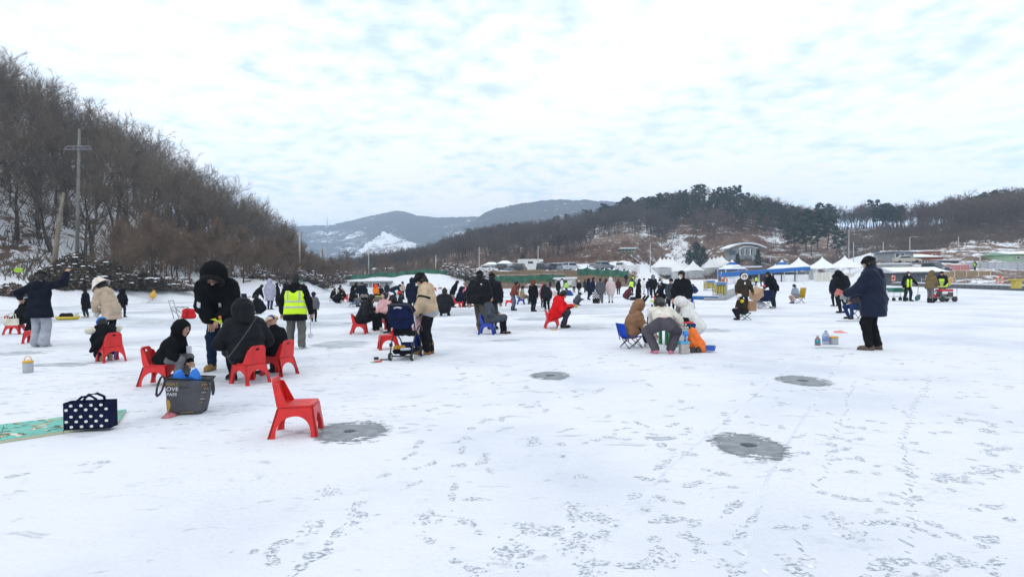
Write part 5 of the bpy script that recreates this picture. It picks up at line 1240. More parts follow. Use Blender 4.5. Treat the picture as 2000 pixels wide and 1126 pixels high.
# ---- shoes: +X toe, z=0 ground, origin under the ankle
def _shoe(P): return smax(smin(smin(cap(P, (-.035, 0, .045), (.12, 0, .035), .043, .045), cap(P, (.12, .0, .035), (.155, 0, .03), .045, .038), .02), cap(P, (-.012, 0, .05), (-.015, 0, .11), .046, .047), .035), -(P[:, 2]-.018), .004)
def _boot(P): return smax(smin(smin(cap(P, (-.03, 0, .055), (.12, 0, .045), .048, .050), cap(P, (.12, .0, .045), (.15, 0, .04), .050, .045), .02), cap(P, (-.012, 0, .06), (-.018, 0, .21), .052, .060), .035), -(P[:, 2]-.018), .004)
def _sole(P):
    Q = P.copy(); Q[:, 2] *= .05; return smax(smax(smin(cap(Q, (-.038, 0, 0), (.05, 0, 0), .046, .043), cap(Q, (.05, .0, 0), (.155, 0, 0), .043, .045), .03), P[:, 2]-.026, .004), -P[:, 2], .003)
for nm, f in (('shoe', _shoe), ('boot', _boot), ('sole', _sole)):
    piece(nm, f, .0105, (-.1, -.08, -.01), (.22, .08, .29)); piece(nm+'_far', f, .020, (-.1, -.08, -.01), (.22, .08, .29))
def _ell_fn(c, r): return lambda P: (np.sqrt((((P-np.array(c, np.float32))/np.array(r, np.float32))**2).sum(1))-1)*min(r)
SKIN = mat('skin', (.46, .27, .19), .55, .08, 12, 0, spec=.4); SKIN2 = mat('skin', (.52, .33, .25), .55, .08, 12, 0, spec=.4)
M_HAIR = mat('black_hair', (.012, .010, .009), .5, .2, 30, .4, 90); M_EYE = mat('eye', (.015, .01, .008), .2, 0); M_LIP = mat('lips', (.36, .10, .09), .5, 0)
M_MASKW = mat('white_mask', (.80, .81, .83), .9, .03); M_MASKK = mat('black_mask', (.012, .012, .014), .9, .1)
BLK = (.0085, .009, .011); NAVY = (.011, .014, .028); DGREY = (.035, .036, .042); BEIGE = (.42, .31, .21); CREAM = (.66, .60, .50); WHITE = (.72, .72, .71)
def xf(VF, M): V = VF[0]; A = np.array(M); return V @ A[:3, :3].T+A[:3, 3], VF[1]
def frame(o, f, up=(0, 0, 1)):
    f = Vector(f).normalized(); l = Vector(up).cross(f)
    if l.length < 1e-4: l = Vector((0, 1, 0))
    l.normalize(); u = f.cross(l); M = Matrix((( f.x, l.x, u.x, o[0]), (f.y, l.y, u.y, o[1]), (f.z, l.z, u.z, o[2]), (0, 0, 0, 1))); return M
def ik(a, c, l1, l2, pole):
    a, c = Vector(a), Vector(c); d = c-a; L_ = d.length
    if L_ > (l1+l2)*.998: c = a+d.normalized()*(l1+l2)*.998; d = c-a; L_ = d.length
    x = (l1*l1-l2*l2+L_*L_)/(2*L_); x = max(-l1*.98, min(l1*.98, x)); h = math.sqrt(max(l1*l1-x*x, 0)); n = d.normalized(); p = Vector(pole); p -= n*p.dot(n)
    if p.length < 1e-5: p = Vector((0, 0, 1))-n*n.z
    return a+n*x+p.normalized()*h, c
PIX = F/2000*1024
class Rig: pass
def person(px, py, label, top=None, H=None, yaw=90, pose='stand', J=None, T=BLK, shoe=('shoe', (.03, .03, .03), (.5, .5, .5)), hat=None, hair='hair', hood=None, fur=None, hooddown=None, mask=None, glove=None, glasses=False, face=True,
           sh=.30, group='people on the frozen lake', z=0.0, skin=SKIN, tw=1.0, root=None, hairc=M_HAIR, **k):
    """px,py = pixel of the ground point under the person; local +X is the way they face"""
    g = root if root is not None else gp(px, py); Yd = max(g.y, 1)
    pxm = F/Yd
    if H is None:
        q = at(px, top, Yd).z; H = q/ k.get('pf', 1.0)
    s = H/1.72; far = Yd > 17; h = min(.034, max(.0125, Yd/PIX*.95)); sf = '_far' if far else ''
    e = None; rs = Rig(); rs.s = s; rs.H = H; rs.g = g; rs.yaw = R(yaw)
    D = dict(stand=dict(pelz=.93, pelx=0, lean=4, hp=6, lf=(.03, .10), rf=(-.03, -.10), lh=(.10, .27, .76), rh=(.10, -.27, .76)),
             look=dict(pelz=.93, pelx=-.02, lean=10, hp=38, lf=(.04, .11), rf=(-.03, -.11), lh=(.34, .09, 1.02), rh=(.34, -.09, 1.02)),
             walk=dict(pelz=.91, pelx=0, lean=6, hp=4, lf=(.30, .08), rf=(-.34, -.08, .10), lh=(-.05, .27, .80), rh=(.22, -.25, .82)),
             bend=dict(pelz=.86, pelx=-.22, lean=66, hp=60, lf=(.05, .14), rf=(-.02, -.14), lh=(.56, .12, .52), rh=(.56, -.14, .52)),
             sit=dict(pelz=None, pelx=.05, lean=18, hp=22, lf=(.40, .13), rf=(.36, -.13), lh=(.34, .10, .55), rh=(.34, -.10, .55)),
             squat=dict(pelz=.30, pelx=-.12, lean=34, hp=40, lf=(.10, .12), rf=(.06, -.12), lh=(.42, .10, .42), rh=(.42, -.10, .42)))[pose]
    D = {**D, **{a: b for a, b in k.items() if a in D}}
    pz = D['pelz']*s if D['pelz'] is not None else sh+.10*s; hx = D['pelx']*s
    if pose == 'sit': D['lh'] = tuple(D['lh'][:2])+((D['lh'][2]-.40)+pz/s,) if 'lh' not in k else D['lh']; D['rh'] = tuple(D['rh'][:2])+((D['rh'][2]-.40)+pz/s,) if 'rh' not in k else D['rh']
    pel = Vector((hx, k.get('pely', 0)*s, pz)); ln = R(D['lean']); sd_ = R(k.get('side', 0)); u = Vector((math.sin(ln), math.sin(sd_)*math.cos(ln), math.cos(ln)*math.cos(sd_))).normalized(); lft = Vector((0, 1, 0)); lft = (lft-u*lft.dot(u)).normalized(); fw = lft.cross(u)
    chest = pel+u*.30*s; neck = pel+u*.50*s
    S = {1: pel+u*.445*s+lft*.175*s, -1: pel+u*.445*s-lft*.175*s}; Hp = {1: pel+lft*.085*s-u*.01*s, -1: pel-lft*.085*s-u*.01*s}
    hp, hy = R(D['hp']), R(k.get('hy', 0)); fd = Vector((math.cos(hp)*math.cos(hy), math.cos(hp)*math.sin(hy), -math.sin(hp)))
    nu = (u*.8+Vector((0, 0, .5))+Vector((math.sin(hp)*.3, 0, 0))).normalized(); hs = s*.5+.5*(1.0) if H < 1.4 else s; hs *= k.get('hs', 1.0)
    hc = neck+nu*.085*s+nu*.085*hs+fd*.03*hs; HM = frame(hc, fd, nu if abs(nu.dot(fd)) < .9 else (-1, 0, .3)) @ Matrix.Scale(hs, 4)
    Kn, An, Ft = {}, {}, {}
    for sg, key in ((1, 'lf'), (-1, 'rf')):
        f_ = D[key]; an = Vector((f_[0]*s, f_[1]*s, .085*s+(f_[2]*s if len(f_) > 2 else 0)))
        if k.get('abs_feet'): an = Vector((f_[0], f_[1], .085*s+(f_[2] if len(f_) > 2 else 0)))
        Kn[sg], An[sg] = ik(Hp[sg], an, .43*s, .42*s, (1, sg*k.get('splay', .18), .25 if pose in ('sit', 'squat') else 0)); Ft[sg] = f_
    El, Wr = {}, {}
    for sg, key in ((1, 'lh'), (-1, 'rh')):
        t = Vector(D[key])*s; El[sg], Wr[sg] = ik(S[sg], t, .285*s, .265*s, Vector((-.35, sg*.75, -.65)) if not k.get('elup') else Vector((-.1, sg*1, .1)))
    rs.pel, rs.u, rs.neck, rs.hc, rs.HM, rs.Wr, rs.An, rs.Kn, rs.S, rs.El, rs.fd, rs.fw, rs.lft, rs.chest = pel, u, neck, hc, HM, Wr, An, Kn, S, El, fd, fw, lft, chest
    # ---- body: head, neck, trunk, limbs and hands, one mesh
    caps_ = [(pel, chest, .10*s, .11*s), (chest, neck-u*.06*s, .11*s, .08*s), (S[1], S[-1], .055*s, .055*s)]
    for sg in (1, -1): caps_ += [(Hp[sg], Kn[sg], .072*s, .052*s), (Kn[sg], An[sg], .05*s, .036*s), (An[sg], An[sg]+Vector((.12*s, 0, -.045*s)), .035*s, .03*s), (S[sg], El[sg], .045*s, .036*s), (El[sg], Wr[sg], .035*s, .026*s)]
    f, lo, hi = blend(caps_, .05*s); V, Q = surfnet(f, lo, hi, max(h*1.3, .024)); VV, QQ = [V], [Q]; n0 = len(V)
    def addp(VF):
        nonlocal n0
        VV.append(VF[0]); QQ.append(VF[1]+n0); n0 += len(VF[0])
    addp(xf(PIECE['head'+sf], HM)); HMAT = {}
    for sg in (1, -1):
        d = (Wr[sg]-El[sg]).normalized(); hd = Vector(k.get('hdir', d)).normalized() if k.get('hdir') else d
        M = frame(Wr[sg]+d*.015*s, hd, Vector(k.get('hup', (0, 0, 1)))) @ Matrix.Diagonal((s*.98, s*.98*(-sg if True else 1), s*.98, 1)); HMAT[sg] = M
        VF = xf(PIECE['hand'+sf], M)
        if M.to_3x3().determinant() < 0: VF = (VF[0], VF[1][:, ::-1])
        if not glove: addp(VF)
    e = mesh_np('person', np.concatenate(VV), [np.concatenate(QQ).astype(np.int32)], skin, smooth=True); e.location = g+Vector((0, 0, z)); e.rotation_euler = (0, 0, R(yaw)); tag(e, label, 'person', group); rs.e = e
    def part(nm, VF, m): return mesh_np(nm, VF[0], [VF[1]], m, e, True)
    rs.part = part
    # ---- trousers
    tt = k.get('tt', .018); lg = []
    lg += [(Hp[1], Hp[-1], .098*s+tt, .098*s+tt)]
    for sg in (1, -1): lg += [(Hp[sg], Kn[sg], .082*s*tw+tt, .062*s*tw+tt*.8), (Kn[sg], An[sg]+Vector((0, 0, .02*s)), .060*s*tw+tt*.8, (.046*s+tt*.7)*max(1, tw*k.get('flare', 1.0)))]
    f, lo, hi = blend(lg, .035*s, 0, .0055*s, int(px+py)); part('trousers', surfnet(f, lo, hi, h), T if not isinstance(T, tuple) else fab(T))
    # ---- shoes with soles
    sk, sc1, sc2 = shoe
    for sg in (1, -1):
        f_ = Ft[sg]; lift = (f_[2] if len(f_) > 2 else 0); fa = R(sg*k.get('toe', 12)); pitch = k.get('pitch', 55)*min(1, lift/.12)
        o = Vector((An[sg].x, An[sg].y, An[sg].z-.085*s)); M = Matrix.Translation(o+Vector((0, 0, .0))) @ Matrix.Rotation(fa, 4, 'Z') @ Matrix.Rotation(R(pitch), 4, 'Y') @ Matrix.Scale(max(s, .62), 4)
        so_ = part('shoe', xf(PIECE[sk+sf], M), fab(sc1)); q = mesh_np('sole', *[(a) if i == 0 else [a] for i, a in enumerate(xf(PIECE['sole'+sf], M))], plas(sc2, .7), so_, True)
    # ---- jacket
    j = dict(c=BLK, L=.10, t=.035, q=0, flare=0.0, k='fab'); j.update(J or {}); t = j['t']*s**.5
    wl = u*k.get('waist', 0)*s
    jc = [(pel+wl+lft*.055*s, chest+lft*.06*s, .108*s+t, .106*s+t), (pel+wl-lft*.055*s, chest-lft*.06*s, .108*s+t, .106*s+t), (chest+lft*.06*s, neck-u*.10*s+lft*.05*s, .106*s+t, .080*s+t*.8), (chest-lft*.06*s, neck-u*.10*s-lft*.05*s, .106*s+t, .080*s+t*.8),
          (S[1].lerp(S[-1], .12), S[1].lerp(S[-1], .88), .060*s+t*.85, .060*s+t*.85), (neck-u*.05*s, neck+nu*.045*s, .075*s+t*.6, .066*s+t*.45)]
    arms = {sg: [(S[sg], El[sg], .058*s+t*.72, .050*s+t*.66), (El[sg], Wr[sg], .050*s+t*.66, .036*s+t*.50)] for sg in (1, -1)}
    Lh = j['L']*s
    if pose in ('sit', 'squat') and Lh > .03:
        fr_ = min(1.0, Lh/(.43*s))
        for sg in (1, -1): jc += [(Hp[sg]+u*.03*s, Hp[sg].lerp(Kn[sg], fr_), .108*s+t*.6, .095*s+t*.5)]
        if k.get('tail'): jc += [(pel+Vector((-.05*s, 0, 0)), pel+Vector((-.07*s, 0, -min(pz*.55, Lh*.35))), .12*s+t, .11*s+t)]
        if pose == 'squat': jc += [(pel, pel+Vector((.08*s, 0, -.08*s)), .12*s+t, .12*s+t)]
    elif Lh > .02:
        dn = (Vector((0, 0, -1))*.85-u*.15).normalized() if D['lean'] < 40 else (-u*.6+Vector((0, 0, -.5))).normalized()
        for sg in (1, -1): jc += [(pel+lft*sg*.06*s, pel+lft*sg*(.072+j['flare']*.5)*s+dn*Lh, .118*s+t, .112*s+t+j['flare']*s)]
    jc += [(Vector(a)*s, Vector(b)*s, ra*s, rb*s) for a, b, ra, rb in k.get('extra', [])]
    cuts = []
    if pose in ('stand', 'look', 'walk') and Lh > .02:
        zb = pel.z-Lh-.03*s; cuts.append(lambda P, D_: smax(D_, zb-P[:, 2]+.03*0, .02))
    if pose in ('sit',): cuts.append(lambda P, D_: smax(D_, .03-P[:, 2], .02))
    jm = j.get('m') or (puf(j['c']) if j['k'] == 'puf' else fab(j['c']))
    ft, lo, hi = blend(jc, .05*s); qq = j['q']*s; fa = []
    for sg in (1, -1): g_, l_, h_ = blend(arms[sg], .03*s); fa.append((g_, np.array(S[sg], np.float32), np.array((Wr[sg]-S[sg]).normalized(), np.float32))); lo = np.minimum(lo, l_); hi = np.maximum(hi, h_)
    rr_ = np.random.RandomState(int(px*3+py+H*99)); K = rr_.normal(0, 1, (4, 3)); K = (K/np.linalg.norm(K, axis=1, keepdims=True)*rr_.uniform(16, 44, (4, 1))).astype(np.float32); ph = rr_.uniform(0, 6.28, 4)
    pl_, ul_ = np.array(pel, np.float32), np.array(u, np.float32)
    def tf(P):
        D_ = ft(P)
        if qq: D_ = D_-.013*(np.abs(np.sin(PI*((P-pl_) @ ul_)/qq))-.5)
        return D_
    def jf(P):
        D_ = tf(P)
        for g_, o_, d_ in fa:
            A_ = g_(P)
            if qq: A_ = A_-.010*(np.abs(np.sin(PI*((P-o_) @ d_)/qq/.8))-.5)
            D_ = smin(D_, A_, .024*s)
        D_ = D_+.0075*(np.sin(P @ K[0]+ph[0])*np.sin(P @ K[1]+ph[1])+.7*np.sin(P @ K[2]*1.4+ph[2])*np.sin(P @ K[3]+ph[3]))
        for c in cuts: D_ = c(P, D_)
        return D_
    part(j.get('name', 'jacket'), surfnet(jf, lo, hi, h), jm); rs.jf, rs.tf, rs.jlo, rs.jhi, rs.h = jf, tf, lo, hi, h; rs.jm = jm
    # ---- head wear
    def hp_(nm, pn, m): return part(nm, xf(PIECE[pn+(sf if pn+sf in PIECE else '')], HM), m)
    if hood: part('hood', xf(PIECE['hood'+sf], HM @ Matrix.Scale(k.get('hoodS', 1.0), 4)), fab(hood) if isinstance(hood, tuple) else jm)
    if hair and not (hood and Yd > 30): hp_('hair', hair, hairc)
    if hat: part('hat', xf(PIECE[hat[0]+sf], HM @ Matrix.Scale(hat[2] if len(hat) > 2 else 1.0, 4)), fab(hat[1]))
    if fur: hp_('fur_trim', 'fur', mat('fur', fur, 1.0, .3, 20, .6, 60))
    if mask: hp_('face_mask', 'mask', M_MASKK if mask == 'black' else M_MASKW)
    if not far and face:
        for sy in (-1, 1):
            VF = surfnet(_ell_fn((.089, sy*.033, .010), (.008, .012, .0055)), (.07, sy*.033-.015, 0), (.1, sy*.033+.015, .02), .0045); part('eye', xf(VF, HM), M_EYE)
        hp_('eyebrows', 'brow', M_HAIR)
        if not mask: hp_('lips', 'lips', M_LIP)
        if glasses: hp_('glasses', 'glasses', plas((.02, .02, .02)))
    if hooddown:
        b = neck-fw*.085*s-u*.01*s; hd_ = [(b+lft*.10*s+fw*.03*s, b-fw*.03*s-u*.06*s, .055*s+.012, .075*s), (b-lft*.10*s+fw*.03*s, b-fw*.03*s-u*.06*s, .055*s+.012, .075*s), (b-fw*.02*s, b-fw*.035*s-u*.10*s, .085*s, .075*s)]
        f, lo, hi = blend(hd_, .05*s, 0, .006*s, 3); part('hood', surfnet(f, lo, hi, h), jm)
        if isinstance(hooddown, tuple):
            ar = [Vector((fw*math.cos(a)*-.10+lft*math.sin(a)*.17)*s)+neck+u*(.0+.05*math.cos(a)*-1)*s for a in np.linspace(-1.9, 1.9, 9)]
            f, lo, hi = blend([(a, b_, .042*s, .042*s) for a, b_ in zip(ar[:-1], ar[1:])], .02, 0, .006, 5); part('fur_trim', surfnet(f, lo, hi, h*.8), mat('fur', hooddown, 1.0, .3, 20, .6, 60))
    if glove:
        gk, gc = glove
        for sg in (1, -1):
            M = HMAT[sg]; VF = xf(PIECE[gk+(sf if gk+sf in PIECE else '')], M)
            if M.to_3x3().determinant() < 0: VF = (VF[0], VF[1][:, ::-1])
            part('glove', VF, fab(gc))
    RZ = Matrix.Translation(e.location) @ Matrix.Rotation(R(yaw), 4, 'Z'); rs.RZ = RZ; rs.HMAT = HMAT
    rs.w = lambda p: RZ @ Vector(p)
    rs.hand = lambda sg, d=(.07, 0, -.02): RZ @ (HMAT[sg] @ Vector(d))
    return rs
def band(r, name, m, s0, s1, infl, front=True, arms=False, zcut=None):
    """a strip of cloth lying on the jacket between two heights along the trunk"""
    o, u = np.array(r.pel, np.float32), np.array(r.u, np.float32); s = r.s; lf = np.array(r.lft, np.float32)
    def f(P):
        D = r.tf(P)-infl*s; t = (P-o) @ u; return smax(D, np.abs(t-(s0+s1)/2*s)-(s1-s0)/2*s, .006)
    lo = np.minimum(o+u*s0*s, o+u*s1*s)-.36*s; hi = np.maximum(o+u*s0*s, o+u*s1*s)+.36*s
    return r.part(name, surfnet(f, lo, hi, min(r.h, .018)), m)
def strap(r, name, m, y0, y1, s0, s1, w, infl):
    """vertical strip between offsets y0..y1 to the side"""
    o, u, lf = (np.array(v, np.float32) for v in (r.pel, r.u, r.lft)); s = r.s
    def f(P):
        D = r.tf(P)-infl*s; t = (P-o) @ u; y = (P-o) @ lf; D = smax(D, np.abs(t-(s0+s1)/2*s)-(s1-s0)/2*s, .006); return smax(D, np.abs(y-(y0+(y1-y0)*np.clip((t/s-s0)/(s1-s0), 0, 1))*s)-w*s, .004)
    lo = np.minimum(o+u*s0*s, o+u*s1*s)-.36*s; hi = np.maximum(o+u*s0*s, o+u*s1*s)+.36*s
    return r.part(name, surfnet(f, lo, hi, min(r.h, .015)), m)
M_VIS = mat('hi_vis_yellow', (.58, .86, .02), .7, .08, 5, .2, 40); M_SILV = mat('reflective_tape', (.42, .43, .44), .35, .08, 10)
def vest(r, straps=True):
    band(r, 'safety_vest', M_VIS, -.14, .40, .012); band(r, 'reflective_band', M_SILV, .00, .045, .020); band(r, 'reflective_band', M_SILV, .13, .175, .020)
    if straps:
        for y in (-.13, .13): strap(r, 'reflective_strap', M_SILV, y, y, .175, .39, .022, .020)
# ================================================================ CHAIRS AND OTHER THINGS
def chair_proto(col):
    """moulded plastic chair: +X is the way a sitter faces"""
    e = empty('plastic_chair'); m = mat('chair_plastic', col, .40, .16, 9.0, .06, 30, .5); Hs, ws, ds = .30, .165, .165
    prof = [(-ds, -ws), (ds, -ws*.98), (ds, ws*.98), (-ds, ws)]
    V = []; n = 6
    sp = MB()                                     # seat shell with three slots
    out_ = [(-ds, -ws), (ds-.03, -ws), (ds, -ws+.03), (ds, ws-.03), (ds-.03, ws), (-ds, ws)]
    slots = []
    for y in (-.075, 0, .075): slots.append([(-.06, y-.011), (.11, y-.011+.02*(y != 0)*(-1 if y > 0 else 1)*0), (.11, y+.011), (-.06, y+.011)])
    PV, PF = plate(out_, slots, .022, Matrix.Rotation(PI/2, 4, 'X') @ Matrix.Scale(-1, 4, (0, 0, 1)) if False else None)
    PV = [Vector((v.x, v.z, Hs-.022+v.y+.012*((v.x/ds)**2)-.0)) for v in PV]
    mesh_np('seat', PV, PF, m, e, bevel=.004)
    # backrest: tapered plate with a handle hole
    hb = .275; o2 = [(-.155, 0), (.155, 0), (.128, hb-.05), (.105, hb-.012), (.07, hb), (-.07, hb), (-.105, hb-.012), (-.128, hb-.05)]
    PV, PF = plate(o2, [ell(0, hb-.055, .036, .017, 12)], .022)
    def bk(v): return Vector((-ds+.012-v.y+.0-(v.z)*.20-.0, v.x, Hs-.01+v.z))
    mesh_np('backrest', [bk(v) for v in PV], PF, m, e, bevel=.004)
    for sy in (-1, 1):                            # side wings of the back
        w = MB(); w.add([bk(Vector(p)) for p in [(sy*.155, 0, 0), (sy*.128, 0, hb-.05), (sy*.128, -.03, hb-.055), (sy*.160, -.085, 0)]]+[bk(Vector(p)) for p in [(sy*.140, 0, 0), (sy*.113, 0, hb-.05), (sy*.113, -.03, hb-.055), (sy*.145, -.085, 0)]],
                           [(0, 1, 2, 3), (7, 6, 5, 4), (0, 4, 5, 1), (1, 5, 6, 2), (2, 6, 7, 3), (3, 7, 4, 0)]); w.build('back_wing', m, e, bevel=.003)
    def half(corner, axis):
        pass
    def leg(sx, sy):
        mb = MB(); th = .020; outx = .040 if sx > 0 else .090; outy = .030
        def cx(z): return sx*(ds+outx*(1-z/Hs)**1.0)
        def cy(z): return sy*(ws+outy*(1-z/Hs))
        z_top = Hs-.016
        # panel along X (on the side), from the middle to this corner, arch below
        pts = []
        N_ = 9; a_in = ds-.055; za = .205
        for k in range(N_+1):
            t = k/N_; s_in = (a_in+outx*.85)*math.sin(t*PI/2)**1.0; zz_ = za*math.cos(t*PI/2)**.75 if t < 1 else 0
            pts.append((s_in, zz_))
        def side_panel(toP):
            # strips between the arch curve and the outer line
            P1 = []; K_ = len(pts)
            for (s_, z_) in pts: P1.append(toP(s_, z_, 'in'))
            P2 = []
            for k, (s_, z_) in enumerate(pts):
                t = k/(K_-1); zo = z_top if t < .55 else z_top*(1-(t-.55)/.45); so = (t/.55) if t < .55 else 1.0
                P2.append(toP(so, zo, 'out'))
            n_ = len(P1); A = P1+P2; return A, [(k, k+1, n_+k+1, n_+k) for k in range(n_-1)], n_
        def tX(s_, z_, w_):
            if w_ == 'in': return Vector((sx*s_, cy(z_), z_))
            return Vector((cx(z_)*s_ if s_ < 1 else cx(z_), cy(z_), z_))
        def tY(s_, z_, w_):
            if w_ == 'in': return Vector((cx(z_), sy*min(s_*.86, abs(cy(z_))-.03), z_))
            return Vector((cx(z_), cy(z_)*s_ if s_ < 1 else cy(z_), z_))
        for fn, off in ((tX, Vector((0, -sy*th, 0))), (tY, Vector((-sx*th, 0, 0)))):
            A, Fc, n_ = side_panel(fn); B = [p+off for p in A]; q = len(A)
            FF = list(Fc)+[tuple(i+q for i in reversed(f)) for f in Fc]+[(k, k+q, k+1+q, k+1) for k in range(n_-1)]+[(n_+k, n_+k+1, n_+k+1+q, n_+k+q) for k in range(n_-1)]+[(n_-1, n_-1+q, 2*n_-1+q, 2*n_-1)]
            mb.add(A+B, FF)
        mb.build('leg', m, e, bevel=.0)
    for sx in (-1, 1):
        for sy in (-1, 1): leg(sx, sy)
    return e
RED = (.62, .012, .010); BLUE = (.012, .045, .36)
CH = {'red': chair_proto(RED), 'blue': chair_proto(BLUE)}
used_ch = set()
def chair(px, py, yaw, label, col='red', sc=1.0, root=None):
    g = root if root is not None else gp(px, py)
    src = CH[col]
    if col not in used_ch: used_ch.add(col); o = src; o.location = g; o.rotation_euler = (0, 0, R(yaw))
    else: o = copy_tree(src, g, R(yaw))
    o.scale = (sc, sc, sc); tag(o, label, 'chair', col+' plastic chairs on the ice'); return g
def camp_chair(px, py, yaw, col, label, w=.50, sh=.38, hb=.80, arms=True):
    g = gp(px, py); e = empty('camp_chair', g, R(yaw), label, 'chair', 'folding camp chairs'); m = fab(col); st = metl((.08, .08, .09)); d = w*.46; a = w/2
    for x0, y0, x1, y1 in ((-d, -a, d, -a), (d, -a, -d, -a), (-d, a, d, a), (d, a, -d, a), (d, -a, d, a), (d, a, d, -a), (-d, -a, -d, a), (-d, a, -d, -a)):
        b = MB(); b.tube([(x0, y0, .01), (x1, y1, sh)], .0095, 6); b.build('leg', st, e, True)
    for y in (-a, a): b = MB(); b.tube([(-d, y, sh*.6), (-d-.10, y, hb)], .0095, 6); b.build('back_post', st, e, True)
    n = 6; V, Fc = [], []
    for i in range(n+1):
        for k in range(n+1):
            x, y = -d+2*d*i/n, -a+2*a*k/n; V.append((x, y, sh-.05*(1-(y/a)**2)*(1-.3*(x/d))))
    Fc = [(i*(n+1)+k, (i+1)*(n+1)+k, (i+1)*(n+1)+k+1, i*(n+1)+k+1) for i in range(n) for k in range(n)]
    o = mesh_np('seat', V, Fc, m, e, True); o.modifiers.new('solid', 'SOLIDIFY').thickness = .012
    V = []
    for i in range(n+1):
        for k in range(n+1):
            t = i/n; y = -a+2*a*k/n; V.append((-d-.005-.095*t-.03*(1-(y/a)**2), y, sh-.03+(hb-sh+.03)*t))
    o = mesh_np('backrest', V, Fc, m, e, True); o.modifiers.new('solid', 'SOLIDIFY').thickness = .012
    if arms:
        for y in (-a, a): b = MB(); b.box((0, y*1.03, sh+.2), (d*2.1, .05, .02)); b.tube([(d, y, sh), (d, y*1.03, sh+.19)], .009, 5); b.build('armrest', m, e)
    return g
def stool(px, py, yaw, col, label, sh=.30, w=.30, frame_=(.1, .1, .1)):
    g = gp(px, py); e = empty('stool', g, R(yaw), label, 'stool'); st = metl(frame_); m = MB(); m.box((0, 0, sh), (w, w*1.1, .025)); m.build('seat', fab(col), e, bevel=.006)
    for y in (-w*.5, w*.5):
        for sx in (-1, 1): b = MB(); b.tube([(-sx*w*.55, y, 0.0), (sx*w*.5, y, sh-.01)], .011, 6); b.build('leg', st, e, True)
    return g
def bait_tub(px, py, label, r=.075, h=.17, lid=(.70, .36, .02), handle=True):
    g = gp(px, py); e = empty('bait_tub', g, .3, label, 'tub', 'clear tubs with yellow lids'); gl = mat('clear_plastic', (.80, .83, .86), .18, 0.0, alpha=1, trans=.55, spec=.5)
    m = MB(); m.lathe([(r*.94, 0.002), (r, h*.1), (r*1.02, h*.9), (r, h), (r*.95, h), (r*.95, h*.1)], (0, 0, 0), 20); m.build('bucket', gl, e, True)
    m = MB(); m.lathe([(r*1.06, h+.001), (r*1.08, h+.02), (r*.9, h+.035), (r*.3, h+.04)], (0, 0, 0), 20); m.build('lid', plas(lid), e, True)
    if handle: m = MB(); m.tube([(-r*.7*math.cos(t), 0, h+.03+r*1.1*math.sin(t)) for t in np.linspace(0, PI, 9)], .006, 6); m.build('handle', plas(lid), e, True)
    w = MB(); w.lathe([(r*.9, .012), (r*.9, h*.32)], (0, 0, 0), 16); w.build('water', mat('bait_water', (.45, .47, .48), .2, 0.1, 8), e, True)
def box_thing(name, px, py, d, m, label, cat, rz=0.0, bevel=.008, z=0.0):
    g = gp(px, py); b = MB(); b.box((0, 0, d[2]/2), d); o = b.build(name, m, None, loc=g+Vector((0, 0, .002+z)), bevel=bevel); o.rotation_euler = (0, 0, rz); tag(o, label, cat); return o
# ---------------------------------------------------------------- text helper
def lettering(txt, parent, M, size, m, name='lettering'):
    c = bpy.data.curves.new(name, 'FONT'); c.body = txt; c.size = size; c.extrude = .0008; c.materials.append(m)
    o = bpy.data.objects.new(name, c); COL.objects.link(o); me = bpy.data.meshes.new_from_object(o); bpy.data.objects.remove(o); o = bpy.data.objects.new(name, me); COL.objects.link(o); o.parent = parent; o.matrix_local = M; return o
